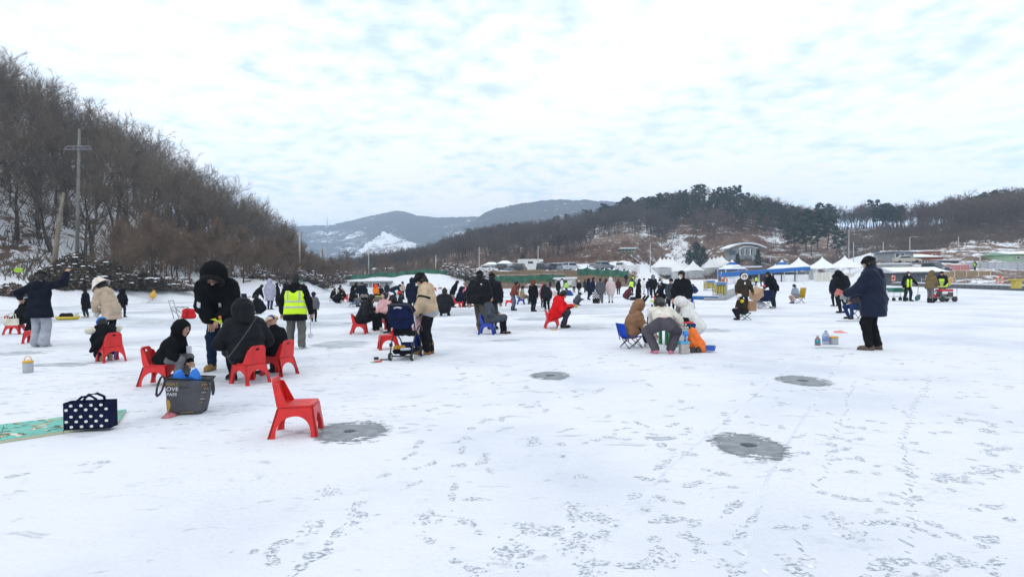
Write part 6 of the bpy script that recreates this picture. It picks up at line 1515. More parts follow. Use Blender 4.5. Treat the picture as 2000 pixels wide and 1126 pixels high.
# ---------------------------------------------------------------- shopping bag
def shopping_bag():
    g = gp(368, 806); e = empty('shopping_bag', g, R(14), 'big grey shopping bag with printed words and a blue bag inside', 'bag'); m = mat('woven_grey', (.075, .075, .082), .6, .22, 5, .5, 16)
    wb, wt, db, dt, H = .33, .50, .20, .30, .45
    nx, nz = 14, 8; rr = random.Random(4)
    def face(nm, P00, P10, P01, P11, bul, seed):
        V = []; P00, P10, P01, P11 = map(Vector, (P00, P10, P01, P11)); nrm = (P10-P00).cross(P01-P00).normalized()
        for j in range(nz+1):
            for i in range(nx+1):
                u, v = i/nx, j/nz; p = P00.lerp(P10, u).lerp(P01.lerp(P11, u), v)
                ed = math.sin(PI*u); d = bul*ed*math.sin(PI*min(1, v*1.1))+.010*ed*math.sin(u*7+v*6+seed)*math.sin(v*5+seed)
                V.append(p+nrm*d+Vector((0, 0, (.012*math.sin(u*5+seed) if j == nz else 0)*ed)))
        Fc = [(j*(nx+1)+i, j*(nx+1)+i+1, (j+1)*(nx+1)+i+1, (j+1)*(nx+1)+i) for j in range(nz) for i in range(nx)]
        o = mesh_np(nm, V, Fc, m, e, True); s = o.modifiers.new('solid', 'SOLIDIFY'); s.thickness = .004; s.offset = -1
    a, b = wb/2, wt/2; c, d = db/2, dt/2
    face('front_panel', (-a, -c, 0), (a, -c, 0), (-b, -d, H), (b, -d, H), .02, 1); face('back_panel', (a, c, 0), (-a, c, 0), (b, d, H), (-b, d, H), .02, 2)
    face('side_panel', (-a, c, 0), (-a, -c, 0), (-b, d, H), (-b, -d, H), -.03, 3); face('side_panel', (a, -c, 0), (a, c, 0), (b, -d, H), (b, d, H), -.03, 4)
    q = MB(); q.box((0, 0, .006), (wb, db, .01)); q.build('base', m, e)
    q = MB(); q.tube([(x*b*1.005, y*d*1.005, H-.008) for x, y in ((-1, -1), (1, -1), (1, 1), (-1, 1))], .010, 6, closed=True); q.build('rim', fab((.018, .018, .02)), e)
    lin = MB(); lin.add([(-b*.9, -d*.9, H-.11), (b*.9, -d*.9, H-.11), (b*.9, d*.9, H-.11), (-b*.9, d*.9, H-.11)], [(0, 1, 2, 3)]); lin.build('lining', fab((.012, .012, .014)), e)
    for sx in (-1, 1):                                   # webbing handles hanging outside
        P = [(sx*(b-.03), -d-.012, H-.02), (sx*(b+.02), -d-.03, H+.035), (sx*(b+.040), -d-.03, H-.03), (sx*(b+.052), -d-.03, H-.14), (sx*(b+.040), -d-.02, H-.225), (sx*(b+.015), -d*.6, H-.15), (sx*(b+.012), -d*.3, H-.02)]
        P = [Vector(p) for p in P]; P = [(P[i]*(1-t)+P[i+1]*t) for i in range(6) for t in (0, .5)]+[P[6]]; P = [P[0]]+[(P[i-1]+P[i]*2+P[i+1])/4 for i in range(1, len(P)-1)]+[P[-1]]
        h = MB(); h.tube(P, .013, 6); h.build('strap', fab((.05, .05, .055)), e, True)
    gold = mat('gold_print', (.42, .26, .06), .6, .05); wht = mat('white_print', (.72, .72, .72), .6, .03)
    slope = math.atan2(d-c, H); slx = (b-a)/H
    def onfront(x, z): t = z/H; return Matrix.Translation((x, -(c+(d-c)*t)-.024, z)) @ Matrix.Rotation(PI/2+slope, 4, 'X')
    def onfront2(x, z): t = z/H; return Matrix.Translation((x, -(c+(d-c)*t)-.012, z)) @ Matrix.Rotation(PI/2+slope, 4, 'X')
    lettering('REAT.', e, onfront2(-.222, .365), .052, gold); lettering('OVE', e, onfront2(-.216, .300), .066, wht); lettering('PASS.', e, onfront2(-.205, .240), .050, wht)
    lettering("I'M", e, onfront2(.165, .37), .046, gold); lettering('AI', e, onfront2(.185, .315), .046, gold)
    for k in range(4): bx = MB(); z = .275-k*.042; bx.box((0, 0, 0), (.05, .002, .014)); o = bx.build('printed_line', wht if k % 2 == 0 else gold, e); o.matrix_local = onfront2(.185-k*.008, z)
    bx = MB(); bx.box((0, 0, 0), (.13, .002, .012)); o = bx.build('printed_line', gold, e); o.matrix_local = onfront(.03, .035)
    lf = MB(); lf.add([(x, 0.0, z) for x, z in [(-.205, .20), (-.165, .185), (-.15, .12), (-.165, .03), (-.175, .03), (-.19, .10)]], [tuple(range(6))]); o = lf.build('printed_leaf', gold, e)
    for v in o.data.vertices: t = v.co.z/H; v.co.y = -(c+(d-c)*t)-.010
    bpy.context.view_layer.update()
    for ch in e.children:                              # slouch of the soft cloth
        Mx = ch.matrix_local.copy(); Mi = Mx.inverted()
        for v in ch.data.vertices:
            q_ = Mx @ v.co; t = max(0, q_.z)/H
            q_ = Vector((q_.x*(1-.07*t*t)+.035*t*t+.010*math.sin(9*q_.z+q_.y*8), q_.y+.016*math.sin(11*q_.x+6*q_.z)*t, q_.z-.055*t*t*(.5+.5*math.sin(q_.x*5.5+.6))-.02*t*t*math.cos(q_.y*9)))
            v.co = Mi @ q_
    # blue carrier bag standing inside
    g2 = empty('carrier_bag', e.matrix_basis @ Vector((-.03, .03, H-.12)) if False else (g+Vector((-.04, .02, H-.165))), R(14), 'bright blue carrier bag with two tall handles inside the grey shopping bag', 'bag')
    mb = mat('blue_film', (.03, .22, .72), .4, .12, 9, .4, 14)
    for y in (-.05, .05):
        PV, PF = plate([(-.16, 0), (.16, 0), (.155, .09), (.135, .16), (.105, .215), (.085, .215), (.055, .15), (.035, .10), (-.01, .10), (-.03, .15), (-.055, .205), (-.08, .21), (-.115, .15), (-.15, .08)], [], .004)
        mesh_np('bag_side', [(v.x, v.y+y+.02*math.sin(v.x*30+v.z*20), v.z) for v in PV], PF, mb, g2)
    q = MB(); q.box((0, 0, .0), (.28, .1, .16)); q.build('contents', mb, g2, bevel=.03)
shopping_bag()
def dotted_bag():
    g = gp(178, 834, .03); e = empty('dotted_bag', g, R(9), 'navy tote bag with white polka dots standing on the turquoise mat', 'bag'); m = fab((.010, .014, .04)); w, d, H = .43, .15, .27
    V = []; nx, nz = 12, 6; rr = random.Random(2)
    def side(nm, P0, P1, inv):
        P0, P1 = Vector(P0), Vector(P1); n = Vector(((P1-P0).y, -(P1-P0).x, 0)).normalized(); V = []
        for j in range(nz+1):
            for i in range(nx+1): u, v = i/nx, j/nz; p = P0.lerp(P1, u)+Vector((0, 0, H*v)); V.append(p+n*(.012*math.sin(PI*u)*math.sin(PI*v*.9)+.004*math.sin(9*u+7*v)*math.sin(PI*u)))
        o = mesh_np(nm, V, [(j*(nx+1)+i, j*(nx+1)+i+1, (j+1)*(nx+1)+i+1, (j+1)*(nx+1)+i) for j in range(nz) for i in range(nx)], m, e, True); o.modifiers.new('solid', 'SOLIDIFY').thickness = .006
    a, b = w/2, d/2
    side('front_panel', (-a, -b, 0), (a, -b, 0), 0); side('back_panel', (a, b, 0), (-a, b, 0), 0); side('side_panel', (a, -b, 0), (a, b, 0), 0); side('side_panel', (-a, b, 0), (-a, -b, 0), 0)
    q = MB(); q.box((0, 0, .006), (w, d, .008)); q.build('base', m, e)
    q = MB(); q.box((.02, 0, H-.06), (w*.7, d*.7, .06)); q.build('contents', fab((.22, .22, .24)), e, bevel=.02)
    wd = mat('white_dots', (.70, .68, .62), .9, .03); k = 0
    rows = [(.030, 1), (.082, 0), (.132, 1), (.200, 0), (.243, 1)]
    for z, o_ in rows:
        for i in range(6):
            x = -a+.03+i*.092+(.046 if o_ else 0)
            if x > a-.02: continue
            u = (x+a)/w; v = z/H; bul = .012*math.sin(PI*u)*math.sin(PI*v*.9)+.004*math.sin(9*u+7*v)*math.sin(PI*u)
            P = irregular(.0165, .014, 12, k+z, .06); k += 1; s = MB(); s.add([(x+p, -b-bul-.004, z+r) for p, r in P], [tuple(range(12))]); s.build('white_dot', wd, e)
    for yy in (-b, b):
        h = MB(); P = [(-.10, yy-.008*(1 if yy < 0 else -1), H-.05), (-.095, yy, H+.01), (-.05, yy+.02*(1 if yy < 0 else -.5), H+.055), (.03, yy+.02*(1 if yy < 0 else -.5), H+.065), (.09, yy, H+.03), (.10, yy-.008*(1 if yy < 0 else -1), H-.05)]; h.tube(P, .013, 6); h.build('handle', m, e, True)
dotted_bag()
def play_mat():
    A, B, C, D = gp(-120, 884), gp(230, 830), gp(247, 803), gp(-110, 847); o = A.copy(); e = empty('foam_mat', o, 0, 'turquoise foam mat with orange printed shapes under the dotted bag', 'mat')
    t = .028; m = mat('turquoise_foam', (.16, .50, .42), .7, .06, 6, .25, 45); ed = mat('foam_edge', (.50, .50, .34), .8, .05)
    def Q(u, v): return A.lerp(B, u).lerp(D.lerp(C, u), v)-o
    for k, (u0, u1) in enumerate([(0, .30), (.304, .66), (.664, 1.0)]):
        p = [Q(u0, 0), Q(u1, 0), Q(u1, 1), Q(u0, 1)]; b = MB(); b.add([q+Vector((0, 0, .003)) for q in p]+[q+Vector((0, 0, t)) for q in p], [(0, 3, 2, 1), (0, 1, 5, 4), (1, 2, 6, 5), (2, 3, 7, 6), (3, 0, 4, 7)]); b.build('mat_edge', ed, e)
        b = MB(); b.add([q+Vector((0, 0, t+.001)) for q in p], [(0, 1, 2, 3)]); b.build('mat_panel', m, e)
    rr = random.Random(8); cols = [(.62, .27, .05), (.10, .13, .12), (.66, .50, .28), (.45, .12, .06), (.72, .70, .62)]; mats_ = [mat('mat_print', c, .7, .05) for c in cols]; mb_ = [MB() for _ in cols]
    for i in range(210):
        u, v = rr.random(), rr.uniform(.05, .95); p = Q(u, v); c = rr.choice((0, 1, 1, 2, 3, 4, 1)); r_ = rr.uniform(.01, .05)
        big = rr.random() < .10
        P = irregular(r_*(2 if big else 1), r_*(.9 if big else .4), 8, rr.random(), .4); an = rr.uniform(-.5, .5); mb_[c].add([(p.x+a*math.cos(an)-b*math.sin(an), p.y+a*math.sin(an)+b*math.cos(an), t+.0022+i*5e-6) for a, b in P], [tuple(range(8))])
    for c, mb in enumerate(mb_): tag(mb.build('printed_shapes', mats_[c], e), kind='stuff')
play_mat()
def crumpled(px, py, rx, ry, h, m, name, label, seed=1, cat='bag'):
    g = gp(px, py); rr = random.Random(seed); n = 14; V = [(0, 0, h)]
    for ring, (f, z) in enumerate([(.35, .9), (.7, .6), (1.0, .02)]):
        for k in range(n): t = 2*PI*k/n; q = f*rr.uniform(.75, 1.2); V.append((rx*q*math.cos(t), ry*q*math.sin(t), max(.003, h*z*rr.uniform(.5, 1.25))))
    Fc = [(0, 1+k, 1+(k+1) % n) for k in range(n)]
    for r_ in range(2): Fc += [(1+r_*n+k, 1+(r_+1)*n+k, 1+(r_+1)*n+(k+1) % n, 1+r_*n+(k+1) % n) for k in range(n)]
    o = mesh_np(name, V, Fc, m, None, loc=g); tag(o, label, cat); return o
crumpled(331, 813, .07, .10, .05, mat('reddish_film', (.42, .15, .16), .35, .4, 12, .3, 20), 'plastic_bag', 'small crumpled reddish plastic bag beside the grey shopping bag', 3)
crumpled(1640, 649, .17, .22, .05, mat('pink_paper', (.72, .30, .28), .7, .15, 8), 'paper_sheet', 'pink paper sheet lying on the ice beyond the bait tubs', 5, 'paper')
bait_tub(55, 727, 'clear bait tub with handled yellow lid alone near the fur hood child')
bait_tub(1629, 672, 'wide clear tub with yellow lid beside the water bottle', .085, .14, handle=False)
def bottle(px, py, label, r, h, m, cap_, lab=None):
    g = gp(px, py); e = empty('bottle', g, 0, label, 'bottle'); b = MB(); b.lathe([(r*.9, .002), (r, .02), (r, h*.55), (r*.97, h*.62), (r*.6, h*.84), (r*.32, h*.9), (r*.32, h*.95)], (0, 0, 0), 16); b.build('bottle_body', m, e, True)
    b = MB(); b.lathe([(r*.38, h*.951), (r*.38, h)], (0, 0, 0), 12); b.build('cap', plas(cap_), e)
    if lab: b = MB(); b.lathe([(r*1.01, h*.25), (r*1.01, h*.58)], (0, 0, 0), 16); b.build('label_band', mat('bottle_label', lab, .6, .2, 20), e, True)
bottle(1613, 672, 'large clear water bottle with pale blue shoulder standing by the navy parka man', .075, .30, mat('clear_plastic', (.55, .62, .75), .15, .05, trans=.4), (.1, .2, .6), (.20, .28, .50))
bottle(1597, 674, 'teal and brown packet-like bottle at the end of the row of tubs', .058, .20, plas((.24, .16, .15), .5), (.3, .1, .08), (.03, .28, .34))
bottle(1279, 588, 'red insulated bottle beside the angler on the folding stool', .06, .42, plas((.65, .03, .02)), (.05, .05, .05))
# ---------------------------------------------------------------- stroller
def stroller():
    g = gp(793, 700); e = empty('stroller', g, R(82), 'folded-hood navy stroller with black frame and white wheel hubs', 'stroller'); bl = plas((.016, .017, .02), .45); nv = fab((.010, .015, .052)); bk = fab((.010, .011, .014)); w = .21
    for sx, sy, r_ in ((-.28, -1, .075), (-.28, 1, .075), (.38, -1, .075), (.38, 1, .075)):
        x, y = sx, sy*w*(1.0 if sx < 0 else .9); wh = MB(); wh.lathe([(.02, -.025), (r_*.9, -.025), (r_, -.014), (r_, .014), (r_*.9, .025), (.02, .025)], (0, 0, 0), 20); o = wh.build('wheel', plas((.02, .02, .02), .7), e, True); o.rotation_euler = (PI/2, 0, 0); o.location = (x, y, r_)
        hb_ = MB(); hb_.lathe([(.012, -.029), (r_*.62, -.029), (r_*.62, .029), (.012, .029)], (0, 0, 0), 16); q = hb_.build('hub', plas((.62, .62, .63), .4), o, False)
    for sy in (-1, 1):
        y = sy*w; t = MB(); t.tube([(-.28, y, .09), (-.23, y, .30), (-.05, y, .48), (-.12, y, .70), (-.30, y, .98), (-.38, y, 1.04)], .013, 8); t.build('rear_frame', bl, e, True)
        t = MB(); t.tube([(.38, y*.9, .09), (.30, y*.95, .33), (.02, y, .50)], .013, 8); t.build('front_leg', bl, e, True)
        t = MB(); t.tube([(-.06, y*1.05, .52), (.10, y*1.12, .62), (.26, y*1.1, .60), (.32, y*1.05, .50)], .015, 8); t.build('armrest', bl, e, True)
        k_ = MB(); k_.box((-.235, y, .29), (.07, .05, .07)); k_.build('joint', bl, e, bevel=.01)
    t = MB(); t.tube([(-.38, -w, 1.04), (-.40, 0, 1.05), (-.38, w, 1.04)], .016, 8); t.build('handle', bl, e, True)
    t = MB(); t.tube([(-.28, -w, .085), (-.28, w, .085)], .014, 8); t.build('axle', bl, e, True)
    f, lo, hi = blend([((-.16, -.13, .52), (-.27, -.13, .86), .05, .05), ((-.16, .13, .52), (-.27, .13, .86), .05, .05), ((-.21, 0, .52), (-.30, 0, .86), .07, .07), ((-.15, -.12, .5), (.2, -.12, .47), .05, .05), ((-.15, .12, .5), (.2, .12, .47), .05, .05)], .07, 0, .004, 3)
    o = mesh_np('seat_shell', *[(q if i == 0 else [q]) for i, q in enumerate(surfnet(f, lo, hi, .013))], bk, e, True)
    # canopy: ribbed half-drum open to the front
    V = []; n1_, n2_ = 12, 14
    for i in range(n1_+1):
        a = -1.05+i/n1_*2.75            # from low at the back over the top to the front lip
        for k in range(n2_+1):
            b = -1+2*k/n2_; yy = b*(w+.035); sq = (1-abs(b)**3.2); rr_ = .235+.015*abs(math.sin(a*3.2)); V.append((-.17-math.cos(a)*rr_*(.55+.45*sq), yy, .80+math.sin(a)*rr_*(.45+.62*sq)))
    Fc = [(i*(n2_+1)+k, (i+1)*(n2_+1)+k, (i+1)*(n2_+1)+k+1, i*(n2_+1)+k+1) for i in range(n1_) for k in range(n2_)]
    o = mesh_np('canopy', V, Fc, nv, e, True); o.modifiers.new('solid', 'SOLIDIFY').thickness = .008
    rim_ = MB(); rim_.tube([Vector(V[n1_*(n2_+1)+k])+Vector((.002, 0, .004)) for k in range(n2_+1)], .014, 6); rim_.build('canopy_rim', bk, e, True)
    for i in (4, 8): r_ = MB(); r_.tube([Vector(V[i*(n2_+1)+k])*1.0+Vector((-.006, 0, .006)) for k in range(n2_+1)], .008, 5); r_.build('canopy_piping', bk, e, True)
    b = MB(); b.add([(-.425, -.16, .98), (-.425, .16, .98), (-.36, .175, .62), (-.36, -.175, .62)], [(0, 1, 2, 3)]); o = b.build('back_flap', nv, e); o.modifiers.new('solid', 'SOLIDIFY').thickness = .008
    b = MB(); b.tube([(-.435, -.07, .985), (-.44, 0, 1.0), (-.435, .07, .985)], .016, 6); b.build('mesh_window', fab((.5, .5, .52)), e, True)
    # basket with things in it
    f, lo, hi = blend([((-.2, -.14, .16), (.26, -.14, .16), .05, .05), ((-.2, .14, .16), (.26, .14, .16), .05, .05), ((-.2, 0, .14), (.26, 0, .14), .06, .06)], .08, 0, .005, 9, [lambda P, D: smax(D, P[:, 2]-.20, .01)])
    mesh_np('basket', *[(q if i == 0 else [q]) for i, q in enumerate(surfnet(f, lo, hi, .014))], bk, e, True)
    for x, y, z, d, c in ((-.22, .05, .24, (.16, .22, .07), (.40, .20, .03)), (-.2, -.06, .205, (.15, .2, .05), (.50, .60, .72)), (.12, 0, .25, (.2, .25, .1), (.02, .03, .10))):
        q = MB(); q.box((x, y, z), d, rz=.3, ry=.2); q.build('packed_cloth', fab(c), e, bevel=.025)
    q = MB(); q.tube([(-.03, -w*1.02, .55), (-.14, -w*1.03, .80)], .012, 6); q.box((-.13, -w*1.05, .78), (.05, .006, .10)); q.build('white_tag', plas((.7, .72, .75)), e)
stroller()
def spilled_toys():
    for k, (px, py, nm, c, d, rz, lab) in enumerate([(735, 702, 'toy_reel', (.02, .02, .02), (.09, .06, .05), .3, 'black reel lying in front of the red chair by the stroller'), (738, 707, 'toy_rod', (.6, .10, .09), (.16, .05, .03), .7, 'pink toy rod handle lying beside the stroller wheel'),
                                                     (750, 703, 'rod_grip', (.06, .06, .07), (.16, .03, .025), .15, 'dark rod grip lying beside the stroller wheel'), (730, 708, 'rod_tip', (.20, .35, .10), (.12, .015, .015), -.2, 'green rod tip lying beside the stroller')]):
        o = box_thing(nm, px, py, d, plas(c), lab, 'fishing gear', rz, .01)
spilled_toys()
def sled(px, py):
    g = gp(px, py); e = empty('snow_sled', g, .1, 'yellow plastic sled loaded with black gear behind the clear bait tub', 'sled'); n = 20; P = [(1.0*.5*math.cos(2*PI*k/n), .30*math.sin(2*PI*k/n)) for k in range(n)]; m = MB()
    m.add([(x*.8, y*.8, .02) for x, y in P]+[(x, y, .14) for x, y in P]+[(x*.93, y*.9, .14) for x, y in P]+[(x*.75, y*.75, .05) for x, y in P], [tuple(reversed(range(n)))]+[(a*n+k, a*n+(k+1) % n, (a+1)*n+(k+1) % n, (a+1)*n+k) for a in range(3) for k in range(n)]+[tuple(range(3*n, 4*n))]); m.build('sled_shell', plas((.62, .48, .03)), e, True)
    f, lo, hi = blend([((-.2, 0, .16), (.12, 0, .18), .12, .10)], .05, 0, .01, 2); mesh_np('black_bag', *[(q if i == 0 else [q]) for i, q in enumerate(surfnet(f, lo, hi, .03))], fab((.015, .015, .015)), e, True)
    m = MB(); m.lathe([(.07, .1), (.08, .28)], (.36, 0, 0), 12); m.build('white_pot', plas((.6, .6, .55)), e)
sled(132, 624)
# ---------------------------------------------------------------- small things near people
def red_cool_bag():
    g = gp(369, 622); e = empty('red_bag', g, .1, 'boxy red insulated bag beside the folded metal chair', 'bag'); f, lo, hi = blend([((-.16, 0, .12), (.16, 0, .12), .13, .13), ((-.14, 0, .30), (.14, 0, .30), .12, .11)], .06, 0, .006, 4, [lambda P, D: smax(D, .005-P[:, 2], .01)]); mesh_np('bag_body', *[(q if i == 0 else [q]) for i, q in enumerate(surfnet(f, lo, hi, .025))], fab((.55, .02, .02)), e, True)
    m = MB(); m.tube([(-.1, -.1, .40), (0, -.1, .46), (.1, -.1, .40)], .012, 6); m.tube([(-.02, -.14, .08), (-.02, -.14, .36)], .012, 5); m.build('strap', fab((.03, .01, .01)), e, True)
    g = gp(347, 622); e = empty('metal_chair', g, .1, 'folded grey metal chair leaning beside the red insulated bag', 'chair'); st = metl((.35, .36, .37))
    for y in (-.2, .2):
        for p in ([(-.25, y, .75), (-.05, y, 0)], [(.25, y, .02), (-.15, y, .42)], [(-.12, y, .48), (.35, y, .46)]): m = MB(); m.tube(p, .016, 6); m.build('tube_frame', st, e, True)
    m = MB(); m.tube([(-.25, -.2, .75), (-.25, .2, .75)], .016, 6); m.box((.05, 0, .47), (.42, .38, .02)); m.build('seat_slab', fab((.2, .17, .15)), e)
red_cool_bag()
box_thing('cool_box', 700, 591, (.40, .30, .34), plas((.02, .10, .45)), 'blue cool box among the crowd by the grey shed', 'box', .2)
def lidded(px, py, d, c, lc, label, rz=0):
    g = gp(px, py); e = empty('storage_box', g, rz, label, 'box'); m = MB(); m.box((0, 0, d[2]/2+.004), d); m.build('box_body', plas(c), e, bevel=.01); m = MB(); m.box((0, 0, d[2]+.03), (d[0]+.03, d[1]+.03, .05)); m.build('lid', plas(lc), e, bevel=.01)
lidded(742, 589, (.55, .35, .36), (.13, .12, .09), (.60, .50, .05), 'dark storage box with pale yellow lid by the laughing woman', .05)
def paper_bag(px, py, label):
    g = gp(px, py); e = empty('paper_bag', g, .3, label, 'bag'); m = MB(); m.box((0, 0, .22), (.34, .2, .43)); m.build('bag_body', mat('kraft_paper', (.34, .19, .10), .9, .12, 4, .2, 9), e, bevel=.008)
    for y in (-.1, .1): m = MB(); m.tube([(-.07, y, .43), (-.05, y, .52), (.05, y, .52), (.07, y, .43)], .006, 5); m.build('handle', fab((.4, .28, .18)), e)
paper_bag(1468, 607, 'brown paper carrier bag standing behind the child on the green stool')
crumpled(1481, 602, .42, .35, .36, mat('white_film', (.70, .72, .74), .4, .12, 6, .3, 10), 'plastic_bag', 'pale plastic bag bundle under the navy camp chair', 9)
def pastel_box():
    o = box_thing('cardboard_box', 1478, 603, (.5, .4, .4), mat('cardboard', (.42, .27, .17), .9, .1), 'open cardboard box tilted against the navy camp chair', 'box', .5, .006); o.rotation_euler = (.3, -.5, .4); o.location.z = .52
pastel_box()
# the pile by the bending woman
def green_stand():
    g = gp(1330, 676); e = empty('green_stand', g, .2, 'green wire stand with red tray beside the bending woman', 'stand'); gr = metl((.03, .22, .06)); 
    for x in (-.17, .17):
        for y in (-.14, .14): m = MB(); m.tube([(x, y, 0), (x*.9, y*.9, .50)], .011, 6); m.build('leg', gr, e, True)
    m = MB(); m.tube([(.17*math.cos(t), -.145, .25+.15*math.sin(t)) for t in np.linspace(0, 2*PI, 17)[:-1]], .008, 5, closed=True); m.build('wire_ring', gr, e, True)
    m = MB(); m.box((0, 0, .52), (.42, .34, .04)); m.build('tray', plas((.55, .03, .02)), e, bevel=.01)
    m = MB(); m.box((.02, 0, .58), (.26, .2, .08)); m.build('black_pouch', fab((.015, .015, .015)), e, bevel=.02)
    m = MB(); m.box((0, .02, .26), (.28, .24, .36)); m.build('inner_box', plas((.6, .6, .55)), e, bevel=.02)
green_stand()
def green_chair(px, py, rz, label):
    g = gp(px, py); e = empty('green_stool', g, rz, label, 'stool'); m = plas((.02, .19, .06)); b = MB(); b.box((0, 0, .36), (.3, .3, .03)); b.build('seat', m, e, bevel=.01)
    for x in (-1, 1):
        for y in (-1, 1): b = MB(); b.prism([(-.035, 0), (.035, 0), (.03, .345), (-.03, .345)], .05, Matrix.Translation((x*.13, y*.13, 0))); b.build('leg', m, e)
green_chair(1306, 672, .3, 'solid green plastic stool between the legs of the bending woman')
def pump_box():
    g = gp(1336, 690); e = empty('fish_box', g, .15, 'clear fish box with blue lid and pump between the pink shoes and the orange bag', 'box'); m = MB(); m.box((0, 0, .10), (.17, .13, .195)); m.build('clear_box', mat('clear_plastic', (.55, .50, .46), .2, .2, 14, trans=.3), e, bevel=.012)
    m = MB(); m.box((0, 0, .218), (.19, .15, .045)); m.build('lid', plas((.05, .38, .62)), e, bevel=.012); m = MB(); m.tube([(.02, 0, .24), (.035, 0, .36)], .022, 8); m.lathe([(.01, .33), (.055, .36), (.06, .40), (.045, .44), (.01, .455)], (.035, 0, 0), 12); m.build('pump', plas((.02, .24, .65)), e, True)
    g = gp(1356, 687); e = empty('orange_bag', g, .2, 'bright orange draped bag with black wheels at its base', 'bag'); f, lo, hi = blend([((-.05, 0, .42), (.10, 0, .10), .07, .16), ((-.07, 0, .40), (-.08, 0, .15), .06, .07), ((.02, .02, .38), (.16, .02, .08), .05, .07)], .05, 0, .014, 12, [lambda P, D: smax(D, .01-P[:, 2], .01)]); mesh_np('bag_body', *[(q if i == 0 else [q]) for i, q in enumerate(surfnet(f, lo, hi, .014))], mat('orange_nylon', (.80, .16, .015), .5, .15, 10, .4, 20), e, True)
    for x in (-.10, .02): m = MB(); m.lathe([(.015, -.02), (.06, -.02), (.06, .02), (.015, .02)], (0, 0, 0), 14); o = m.build('wheel', plas((.03, .025, .02)), e); o.rotation_euler = (PI/2, 0, .2); o.location = (x, -.13, .06)
    g = gp(1378, 687); e = empty('blue_sled', g, -.35, 'blue plastic scoop sled lying beside the orange bag', 'sled'); m = MB(); P = [(-.2, -.09), (.17, -.08), (.2, 0), (.17, .08), (-.2, .09)]; m.add([(x*.9, y*.85, .03) for x, y in P]+[(x, y, .13) for x, y in P]+[(x*.92, y*.86, .13) for x, y in P]+[(x*.84, y*.76, .045) for x, y in P], [tuple(reversed(range(5)))]+[(a*5+k, a*5+(k+1) % 5, (a+1)*5+(k+1) % 5, (a+1)*5+k) for a in range(3) for k in range(5)]+[tuple(range(15, 20))]); m.build('shell', plas((.02, .09, .40)), e, bevel=.008)
pump_box()
def sign_stand(px, py):
    g = gp(px, py); e = empty('sign_stool', g, .1, 'small folding stool with blue fabric seat beyond the white hooded anglers', 'stool'); m = MB(); m.box((0, 0, .42), (.42, .06, .22)); m.build('seat_cloth', fab((.015, .05, .30)), e, bevel=.01)
    m = MB(); m.box((-.05, -.035, .43), (.24, .004, .05)); m.build('white_print', mat('white_print', (.72, .72, .72), .6, .03), e)
    for a, b in (((-.2, 0, .32), (.2, .25, 0)), ((.2, 0, .32), (-.2, .25, 0)), ((.2, 0, .32), (.3, 0, 0)), ((.3, .1, .34), (.18, -.1, 0))): m = MB(); m.tube([a, b], .010, 5); m.build('leg', metl((.1, .1, .1)), e, True)
sign_stand(1346, 603)
# generator trolley, barrow and shovel
def generator():
    g = gp(1844, 589); e = empty('generator_cart', g, .05, 'red and black ice-drill generator cart between the camouflage and yellow vest men', 'machine'); bl = metl((.05, .05, .055)); w, d, h = .98, .55, .74
    for y in (-d/2, d/2): m = MB(); m.tube([(-w/2, y, .14), (-w/2, y, h), (w/2, y, h), (w/2, y, .14)], .02, 6, closed=True); m.build('frame', bl, e, True)
    for x in (-w/2, w/2): m = MB(); m.tube([(x, -d/2, h), (x, d/2, h)], .02, 6); m.build('frame_bar', bl, e, True)
    m = MB(); m.box((0, 0, h-.12), (w*.72, d*.8, .13)); m.build('fuel_tank', plas((.50, .03, .025)), e, bevel=.03)
    m = MB(); m.box((-.15, 0, .42), (.32, d*.6, .26)); m.build('engine', metl((.18, .18, .18)), e, bevel=.02); m = MB(); m.box((.22, 0, .40), (.30, d*.7, .24)); m.build('alternator', metl((.10, .09, .08)), e, bevel=.03); m = MB(); m.box((-.12, -d*.38, .50), (.3, .03, .14)); m.build('white_plate', plas((.7, .7, .7)), e)
    m = MB(); m.box((0, 0, .24), (w*1.02, d, .10)); m.build('bed', pnt((.25, .27, .25)), e); m = MB(); m.box((-.62, 0, .33), (.25, d*.6, .18)); m.build('red_can', plas((.5, .03, .03)), e, bevel=.02)
    for x in (-.32, .36):
        for y in (-d/2, d/2): o = MB(); o.lathe([(.03, -.05), (.13, -.05), (.15, -.03), (.15, .03), (.13, .05), (.03, .05)], (0, 0, 0), 14); q = o.build('wheel', plas((.03, .03, .03), .8), e, True); q.rotation_euler = (PI/2, 0, 0); q.location = (x, y, .15)
    m = MB(); m.tube([(-w/2, -.2, .3), (-.85, -.2, .8), (-.85, .2, .8), (-w/2, .2, .3)], .018, 6); m.build('push_handle', bl, e, True)
generator()
